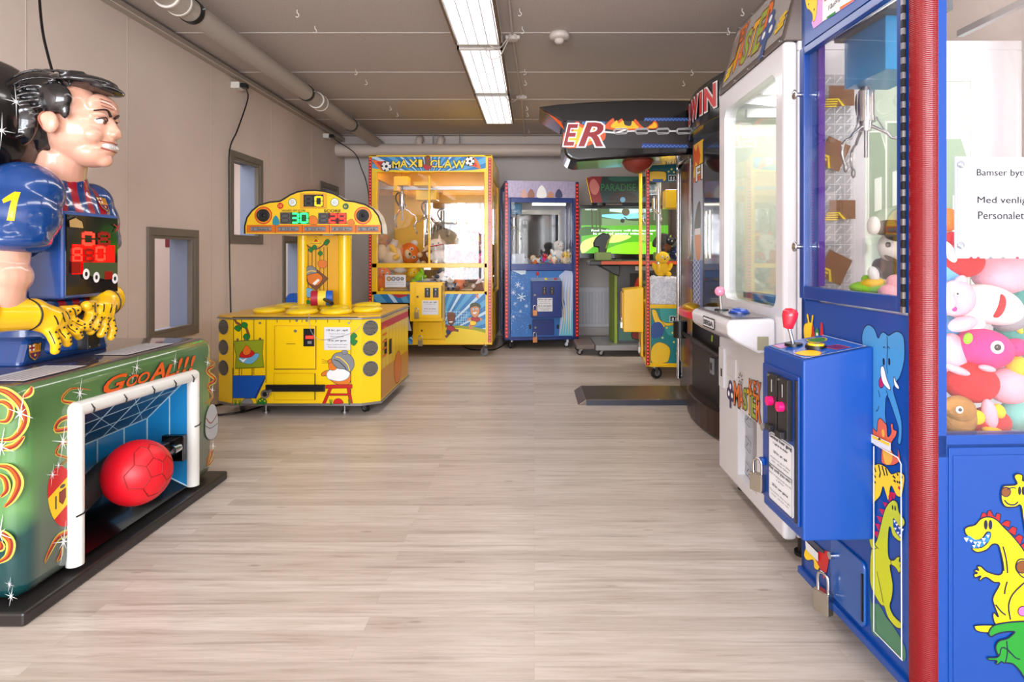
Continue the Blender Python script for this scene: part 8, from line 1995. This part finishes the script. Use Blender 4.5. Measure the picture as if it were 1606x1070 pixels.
# plexi holder over the artwork, warning sticker
b = MB(); b.tube([F.pt(*F.px(1374, 700), .006), F.pt(*F.px(1374, 990), .006), F.pt(*F.px(1419, 1036), .006)], .0014, WPR, seg=5); b.tube([F.pt(*F.px(1374, 696), .006), F.pt(*F.px(1412, 718), .006), F.pt(*F.px(1417, 728), .006), F.pt(*F.px(1418, 1034), .006)], .0014, WPR, seg=5); b.build('clear_holder', RB, label='clear plastic holder edge')
b = MB(); b.poly(F, [(1371, 681), (1402, 695), (1402, 709), (1371, 694)], PAPER, px=True, off=.008); b.poly(F, [(1373, 683), (1400, 695.5), (1400, 700), (1373, 687)], YEL, px=True, off=.0085)
b.poly(F, [(1382, 690), (1387, 690), (1384.5, 686)], INK, px=True, off=.009); b.build('warning_sticker', RB)
# prize flap, cash door, lower
b = MB(); fu0, fu1, fz0, fz1 = u(1266, 860), u(1294, 860), zf(1266, 870), zf(1266, 838); b.prism([(fu0, fz1), (fu1, fz1), (fu1, zf(1293, 867)), (fu0 + .02, fz0 + .03)], -.004, 0, mat('flap_dark', (14, 24, 60), .25, coat=.5), axis='y'); b.build('prize_flap', RB)
b = MB(); b.poly(F, [(1266, 848), (1286, 868), (1286, 881), (1267, 862)], PAPER, px=True, off=.006); p = F.px(1270, 862); q = F.px(1283, 866); b.text(F, 'PUSH', p[0], p[1], q[0], q[1], INK); b.build('flap_sticker', RB)
b = MB(); cu0, cu1, cz0, cz1 = u(1306), u(1360), zb + .035, zf(1306, 838); b.prism(rounded(cu1 - cu0, cz1 - cz0, .02, cx=(cu0 + cu1) / 2, cy=(cz0 + cz1) / 2), -.008, .0, mat('cash_door_blue', (20, 82, 160), .3, coat=.4), axis='y'); cdo = b.build('cash_door', RB, bevel=.003)
b = MB(); b.box(cu1 - .008, cu1 - .003, -.012, -.006, cz0 + .02, cz1 - .03, BLACK); b.build('door_hinge', cdo)
p = F.px(1311, 871); b = MB(); b.cyl((p[0], -.02, p[1]), (p[0], -.008, p[1]), .010, CHROME); b.build('lock', cdo)
p = F.px(1307, 898); padlock(cdo, (p[0], -.03, p[1]), s=1.5, rz=.4)
b = MB(); b.box(RW0 - .004, fe, -.012, 0.01, zb, zb + .022, BL); b.build('bottom_rim', RB, bevel=.003)
for x, y in ((-.20, .09), (-.20, .68), (.18, .68), (.16, .12)): castor(RB, x, y, r=.05, top=zb, ang=.6 if y < .2 else 1.2)
# near side cartoons
def H6(x, y): return (x / 2.7466 + 1460, y / 2.7436 + 680)
FY = mat('dino_yellow', (244, 216, 10), .3, coat=.3); b = MB(); b.step = .00004; Fz = side_r(RB, RW1 + .005)
def sp(pts): return [Fz.px(*H6(*q)) for q in pts]
for q in (((212, 365), (222, 340), (238, 345), (240, 362), (244, 335), (256, 330), (268, 352), (276, 360), (284, 342), (300, 348), (296, 378), (280, 372), (240, 372)), ((300, 392), (322, 374), (342, 378), (336, 405)), ((330, 420), (350, 400), (370, 408), (362, 440)), ((358, 450), (378, 434), (396, 444), (384, 480)), ((380, 485), (400, 470), (420, 480), (410, 520))): b.poly(Fz, sp(q), RED, line=LN, lw=.003)
b.poly(Fz, sp(((145, 410), (160, 400), (190, 392), (212, 368), (245, 358), (280, 370), (310, 400), (350, 440), (390, 490), (420, 540), (470, 640), (470, 820), (300, 830), (268, 800), (270, 770), (290, 790), (268, 730), (268, 700), (296, 645), (270, 640), (236, 618), (212, 632), (206, 628), (214, 612), (190, 620), (184, 606), (200, 600), (184, 592), (196, 585), (205, 590), (198, 572), (215, 572), (232, 588), (250, 598), (290, 608), (308, 590), (300, 520), (290, 482), (265, 476), (240, 500), (200, 512), (178, 500), (178, 492), (215, 490), (245, 465), (256, 430), (240, 425), (215, 455), (180, 458), (155, 440), (146, 425))), FY, smooth=3, line=LN, lw=.0035)
b.poly(Fz, sp(((150, 442), (165, 440), (190, 458), (220, 456), (244, 426), (256, 428), (250, 460), (220, 486), (180, 494), (176, 488), (190, 470), (160, 462))), mat('mouth_blue2', (30, 120, 196), .35))
for (x, y, s_) in ((152, 455, 13), (172, 462, 9), (190, 470, 10), (208, 470, 11), (226, 455, 11), (244, 440, 10), (184, 484, 9), (204, 482, 9), (228, 470, 9)): b.poly(Fz, sp(((x - s_, y - s_ * .6), (x + s_ * .8, y - s_ * .5), (x, y + s_))), WPR, line=LN, lw=.0012)
for x in (234, 254): c = Fz.px(*H6(x, 392)); b.disc(Fz, c[0], c[1], .0045, LN, ry=.011)
b.poly(Fz, sp(((186, 835), (196, 824), (290, 824), (350, 830), (340, 850), (250, 856), (200, 850))), FY, smooth=3, line=LN, lw=.003)
for T_ in (((308, 485), (322, 540), (328, 600)), ((292, 490), (305, 540), (312, 590)), ((326, 636), (318, 665), (314, 690)), ((276, 735), (300, 765), (320, 780)), ((400, 640), (350, 690), (332, 740), (340, 800))): b.stroke(Fz, sp(T_), .0035, LN, smooth=3)
b.poly(Fz, sp(((362, 575), (372, 545), (400, 540), (470, 560), (470, 640), (400, 620), (375, 600))), FY, smooth=3, line=LN, lw=.003); c = Fz.px(*H6(390, 573)); b.disc(Fz, c[0], c[1], .014, BROWN, line=LN, lw=.002); c = Fz.px(*H6(392, 763)); b.disc(Fz, c[0], c[1], .011, mat('nose_pink', (230, 110, 180), .35), line=LN, lw=.002)
b.poly(Fz, sp(((300, 250), (310, 225), (340, 222), (368, 215), (355, 185), (370, 172), (392, 180), (395, 205), (470, 160), (470, 700), (400, 400), (385, 310), (360, 315), (320, 315), (302, 290))), FY, smooth=3, line=LN, lw=.0035)
c = Fz.px(*H6(320, 250)); b.disc(Fz, c[0], c[1], .011, BROWN, line=LN, lw=.002)
for x in (378, 394): c = Fz.px(*H6(x, 245)); b.disc(Fz, c[0], c[1], .004, LN, ry=.010)
b.stroke(Fz, sp(((312, 285), (330, 302), (355, 305), (372, 292))), .0035, LN, smooth=4); b.stroke(Fz, sp(((325, 238), (345, 232), (362, 234))), .003, LN, smooth=3)
GRN = mat('frog_green', (20, 140, 40), .3, coat=.3)
b.poly(Fz, sp(((245, 855), (265, 825), (320, 812), (400, 806), (480, 810), (480, 1130), (400, 1050), (380, 1020), (350, 990), (328, 985), (305, 980), (295, 955), (282, 945), (275, 915), (290, 890), (325, 880), (350, 860), (355, 850), (310, 852), (275, 862), (255, 872))), GRN, smooth=3, line=LN, lw=.0035)
b.poly(Fz, sp(((325, 930), (315, 985), (300, 978), (285, 990), (275, 988), (280, 975), (245, 972), (244, 962), (275, 962), (292, 950), (300, 920))), GRN, smooth=3, line=LN, lw=.003); b.stroke(Fz, sp(((322, 890), (328, 930), (350, 950))), .003, LN, smooth=3); b.stroke(Fz, sp(((330, 930), (360, 962), (380, 968))), .003, LN, smooth=3)
b.build('side_artwork', RB, label='yellow dinosaur, giraffe and green animal cartoons')
# paper sign in a plastic pocket on the side glass
Fq = side_r(RB, RW1 + .001); b = MB(); a = Fq.px(1499, 397); c = Fq.px(1499, 247); pu0 = a[0]; pu1 = pu0 + .31
b.box(RW1 - .004, RW1 + .0, pu0, pu1, a[1] - .012, c[1] + .002, mat('pocket_plastic', (200, 202, 212), .2, coat=.5)); b.lay = 6
b.rect(Fq, pu0 + .004, a[1] + .002, pu1 - .004, c[1] - .002, mat('sign_paper', (196, 197, 204), .7), off=.0006)
for (t, x, yb_, yt, ue) in (('Bamser byttes', 1531, 279, 266, 1622), ('Med venlig hilsen', 1532, 322, 309, 1655), ('Personalet', 1533, 344, 332, 1605)):
    p = Fq.px(x, yb_); q = Fq.px(ue, yt); b.text(Fq, t, p[0], p[1], q[0], q[1], mat('sign_grey_ink', (26, 26, 34), .6))
for x, m_ in ((1522, mat('hole_red', (170, 50, 70), .5)), (1533, mat('hole_red', (170, 50, 70), .5)), (1553, GREY), (1572, GREY), (1594, mat('hole_red', (170, 50, 70), .5))): p = Fq.px(x, 404.5); b.disc(Fq, p[0], p[1], .0035, m_, seg=14, ry=.0025)
b.build('paper_sign', RB, label='white paper sign beginning Bamser byt')
for y in (258, 385):
    b = MB(); p = Fq.px(1507, y); b.ell((RW1 + .001, p[0], p[1]), (.004, .009, .009), glass_mat('suction_clear', (230, 232, 238), .2)); b.tube([(RW1 + .004, p[0], p[1]), (RW1 + .012, p[0] - .004, p[1] - .006), (RW1 + .010, p[0] - .01, p[1])], .0016, mat('hook_clear', (220, 222, 230), .15), cat=4, seg=6); b.build('suction_hook', RB)
# crane inside
BT = mat('crane_blue', (20, 140, 200), .3, coat=.3)
b = MB(); TL = lambda x, y, ly: front(RB, ly).px(x, y)
p = TL(1330, 140, .11); q = TL(1374, 66, .11)
b.box(-.22, -.02, .10, .24, p[1], p[1] + .15, BT); tr_ = b.build('trolley', RB, bevel=.003, label='blue crane trolley')
b = MB(); b.box(-.24, .02, .08, .26, p[1] + .15, p[1] + .20, mat('trolley_dark', (60, 70, 80), .4)); 
for x in (-.14, -.10, -.06): b.cyl((x, .10, p[1] + .175), (x, .20, p[1] + .175), .018, mat('pulley', (200, 190, 176), .4), seg=16)
b.build('pulley_block', tr_)
cl = front(RB, .15).px(1358, 144); claw(RB, (cl[0], .15, cl[1]), .80, drop=.06, ang=.9)
b = MB(); b.box(-.27, .22, .10, .12, 1.80, 1.82, STEEL); b.box(-.27, .22, .5, .52, 1.80, 1.82, STEEL); b.tube([(-.22, .3, 1.77), (.0, .25, 1.86), (.22, .2, 1.97)], .007, STEEL, seg=8); b.build('rail', RB)
b = MB(); b.box(-.15, .15, .3, .34, 2.06, 2.09, mat('cool_tube', (250, 245, 220), .4, emit=5)); b.build('lamp', RB)  # lamp bar and light added in the cabinet top
area('claw_fill_light', inroot(RB, 0, .35, 2.04), (0, 0, 0), .4, .4, 2.2, (1, 1, 1))
b = MB(); b.cyl((RW1 - .07, RD - .08, zs + .05), (RW1 - .07, RD - .08, RH - .1), .013, mat('cool_tube', (250, 245, 220), .4, emit=5)); b.build('lamp', RB, label='added upright tube lamp in the rear corner')  # tube added to brighten the inside, mostly out of view
b = MB(); b.cyl((RW1 - .05, .075, zs + .05), (RW1 - .05, .075, RH - .1), .011, mat('cool_tube', (250, 245, 220), .4, emit=5)); b.build('lamp', RB, label='added upright tube lamp behind the red column')
for (lx, ly, rz_) in ((RW1 - .10, RD - .10, 2.2), (RW1 - .07, .11, 1.9)):  # added upright lights, brighten the inside and the key game's side
    area('claw_fill_light', inroot(RB, lx, ly, 1.4), (PI / 2, 0, RB.rotation_euler.z + rz_ + 0), .03, 1.1, .7, (1, 1, .98))
led = MB(); led.box(RW0 + .021, RW0 + .03, .04, .06, zf(1264, 449), 1.8, mat('violet_strip', (92, 50, 160), .3)); led.build('inner_strip', RB)

# toys behind the side glass: every toy is built from plump stitched pieces
def tp(label, pieces, Y=1.44, name='soft_toy'):
    """pieces = (part, x, y, depth shift, (rx, ry, rz), material, tilt)"""
    c = at(pieces[0][1], pieces[0][2], Y + pieces[0][3]); t = thing(name, label, 'soft toy', c, 0); done = None
    for nm, x, y, dy, r, m_, tilt in pieces:
        b = MB(); q = at(x, y, Y + dy) - c
        b.ell(q, r, m_, seg=26, rings=16, R=Matrix.Rotation(tilt, 3, 'Y'))
        b.build(nm, t)
    return t
E_ = lambda x, y, dy, s=.010: [('eye', x, y, dy, (s, s * .5, s), EYEW, 0), ('pupil', x + 1, y, dy - s * .55, (s * .5, s * .3, s * .5), EYEB, 0)]
tp('magenta bird shaped soft toy with one large eye behind the side glass', [('body', 1542, 547, 0, (.068, .055, .050), PMAG, .15), ('wing', 1592, 545, .0, (.03, .03, .022), PMAG, -.2), ('leaf', 1518, 531, -.05, (.010, .008, .014), PGRN, .3), ('beak', 1597, 575, -.02, (.025, .03, .025), PYEL, .2)] + E_(1564, 545, -.052, .016), 1.47)
tp('white shark soft toy with a red mouth behind the side glass', [('body', 1552, 478, 0, (.080, .055, .048), PW_, .32), ('tail', 1520, 500, .01, (.04, .03, .028), PW_, .8), ('mouth', 1566, 480, -.045, (.008, .02, .030), PRED, .25), ('back', 1585, 500, .03, (.045, .04, .03), PGRY, -.4)], 1.48)
tp('pale pink pig soft toy at the left edge of the side glass', [('head', 1500, 468, 0, (.042, .035, .045), PPINK, .1), ('ear', 1507, 444, .0, (.015, .012, .02), PPINK, .4), ('snout', 1488, 474, -.03, (.016, .014, .018), PPINK, 0), ('mouth', 1497, 485, -.035, (.006, .003, .006), PMAG, 0), ('arm', 1510, 508, -.02, (.035, .02, .018), PPINK, -.3), ('body', 1492, 560, .04, (.035, .03, .06), PPINK, 0)] + E_(1501, 461, -.034, .006), 1.44)
tp('large plain pink soft toy under the paper sign', [('body', 1572, 432, 0, (.070, .06, .048), PPINK, .0), ('head', 1600, 420, .05, (.05, .05, .045), PPINK, 0)], 1.52)
tp('red and white soft toy highest at the left under the paper sign', [('body', 1510, 408, 0, (.048, .045, .042), PRED, .5), ('hat', 1492, 378, .02, (.022, .02, .024), PRED, 0), ('arm', 1489, 395, -.03, (.012, .012, .030), PW_, -.5), ('leg', 1488, 428, .02, (.03, .03, .05), PBLU, 0)], 1.48)
tp('bright red soft toy with pink limbs low behind the side glass', [('body', 1522, 600, 0, (.064, .05, .050), PRED, .1), ('head', 1582, 605, .0, (.052, .045, .045), PPINK, 0), ('arm', 1500, 580, -.03, (.035, .014, .010), PPINK, .35), ('leg', 1552, 650, -.04, (.016, .016, .038), PPINK, -.2), ('foot', 1548, 578, -.045, (.02, .012, .008), PPINK, .2)], 1.46)
tp('fluffy golden brown soft toy in the bottom left corner of the side glass', [('body', 1503, 655, 0, (.038, .035, .045), mat('plush_golden', (158, 112, 56), .95, bump=1.0, bscale=90, var=.35, vscale=40), 0), ('head', 1504, 642, -.01, (.034, .034, .032), mat('plush_golden', (158, 112, 56), .95, bump=1.0, bscale=90, var=.35, vscale=40), 0), ('muzzle', 1524, 642, -.03, (.007, .007, .008), PW_, 0)] + E_(1505, 643, -.044, .0085), 1.40)
tp('red ball shaped soft toy with yellow patches at the bottom of the side glass', [('body', 1551, 662, 0, (.048, .042, .036), PRED, 0), ('patch', 1532, 655, -.03, (.018, .014, .018), PYEL, .3), ('patch', 1566, 645, -.03, (.014, .014, .018), PYEL, -.3), ('patch', 1556, 674, -.03, (.024, .014, .010), PYEL, 0), ('fin', 1570, 678, -.02, (.02, .01, .008), PYEL, -.5)], 1.45)
tp('pale teal soft toy in the bottom right of the side glass', [('body', 1600, 652, 0, (.05, .04, .042), mat('plush_sea', (120, 200, 190), .95, bump=.5, bscale=160), 0), ('leg', 1600, 680, -.01, (.04, .03, .015), mat('plush_sea', (120, 200, 190), .95, bump=.5, bscale=160), 0)], 1.49)
tp('dark teal soft toy with a yellow stripe at the right behind the shark', [('body', 1592, 520, 0, (.05, .04, .045), PTEAL, 0), ('stripe', 1594, 508, -.04, (.010, .008, .03), PYEL, -.5), ('arm', 1600, 470, .02, (.03, .03, .05), PTEAL, 0)], 1.56)
tp('light blue soft toy at the left edge between the pig and the red toy', [('body', 1488, 525, 0, (.03, .03, .05), PBLU, 0), ('foot', 1503, 548, .0, (.03, .03, .03), PBLU, 0)], 1.53)
tp('peach soft toy peeping out beside the paper sign', [('body', 1488, 345, 0, (.02, .02, .03), PORG, 0)], 1.5)
tp('red soft toy far in the pile right of the paper sign pocket', [('body', 1585, 385, 0, (.06, .05, .05), PRED, 0)], 1.68)
# toys behind the front door
tp('penguin soft toy with brown and white cap behind the door glass', [('head', 1402, 388, 0, (.042, .040, .045), PW_, -.2), ('cap', 1392, 357, .0, (.040, .045, .022), mat('plush_darkbrown', (70, 46, 30), .95), -.1), ('cap_side', 1370, 354, -.02, (.016, .02, .026), PW_, 0), ('brow', 1404, 372, -.03, (.03, .02, .012), PBLK, .3), ('eye', 1393, 384, -.045, (.008, .005, .008), EYEB, 0), ('mouth', 1400, 408, -.035, (.026, .01, .006), PBLK, .5), ('body', 1396, 420, .02, (.040, .04, .036), PBLK, 0), ('arm', 1378, 418, -.02, (.016, .02, .022), mat('plush_darkbrown', (70, 46, 30), .95), 0), ('hand', 1370, 430, -.03, (.014, .014, .022), PW_, -.3)], 1.66)
tp('lime green and yellow soft toy low behind the door glass', [('body', 1362, 450, 0, (.052, .04, .018), PGRN, -.05), ('stripe', 1368, 444, -.02, (.032, .03, .014), PYEL, -.15), ('head', 1378, 452, -.03, (.026, .02, .018), PGRN, 0), ('horn', 1358, 438, .0, (.012, .012, .012), PGRN, 0)], 1.66)
tp('pale pink soft toy at the bottom corner of the door glass', [('body', 1398, 458, 0, (.034, .03, .022), PPINK, 0), ('head', 1404, 442, .0, (.022, .022, .020), PPINK, 0)], 1.60)
tp('white soft toy hidden under the lime green one', [('body', 1330, 470, 0, (.05, .05, .03), PW_, 0)], 1.78)
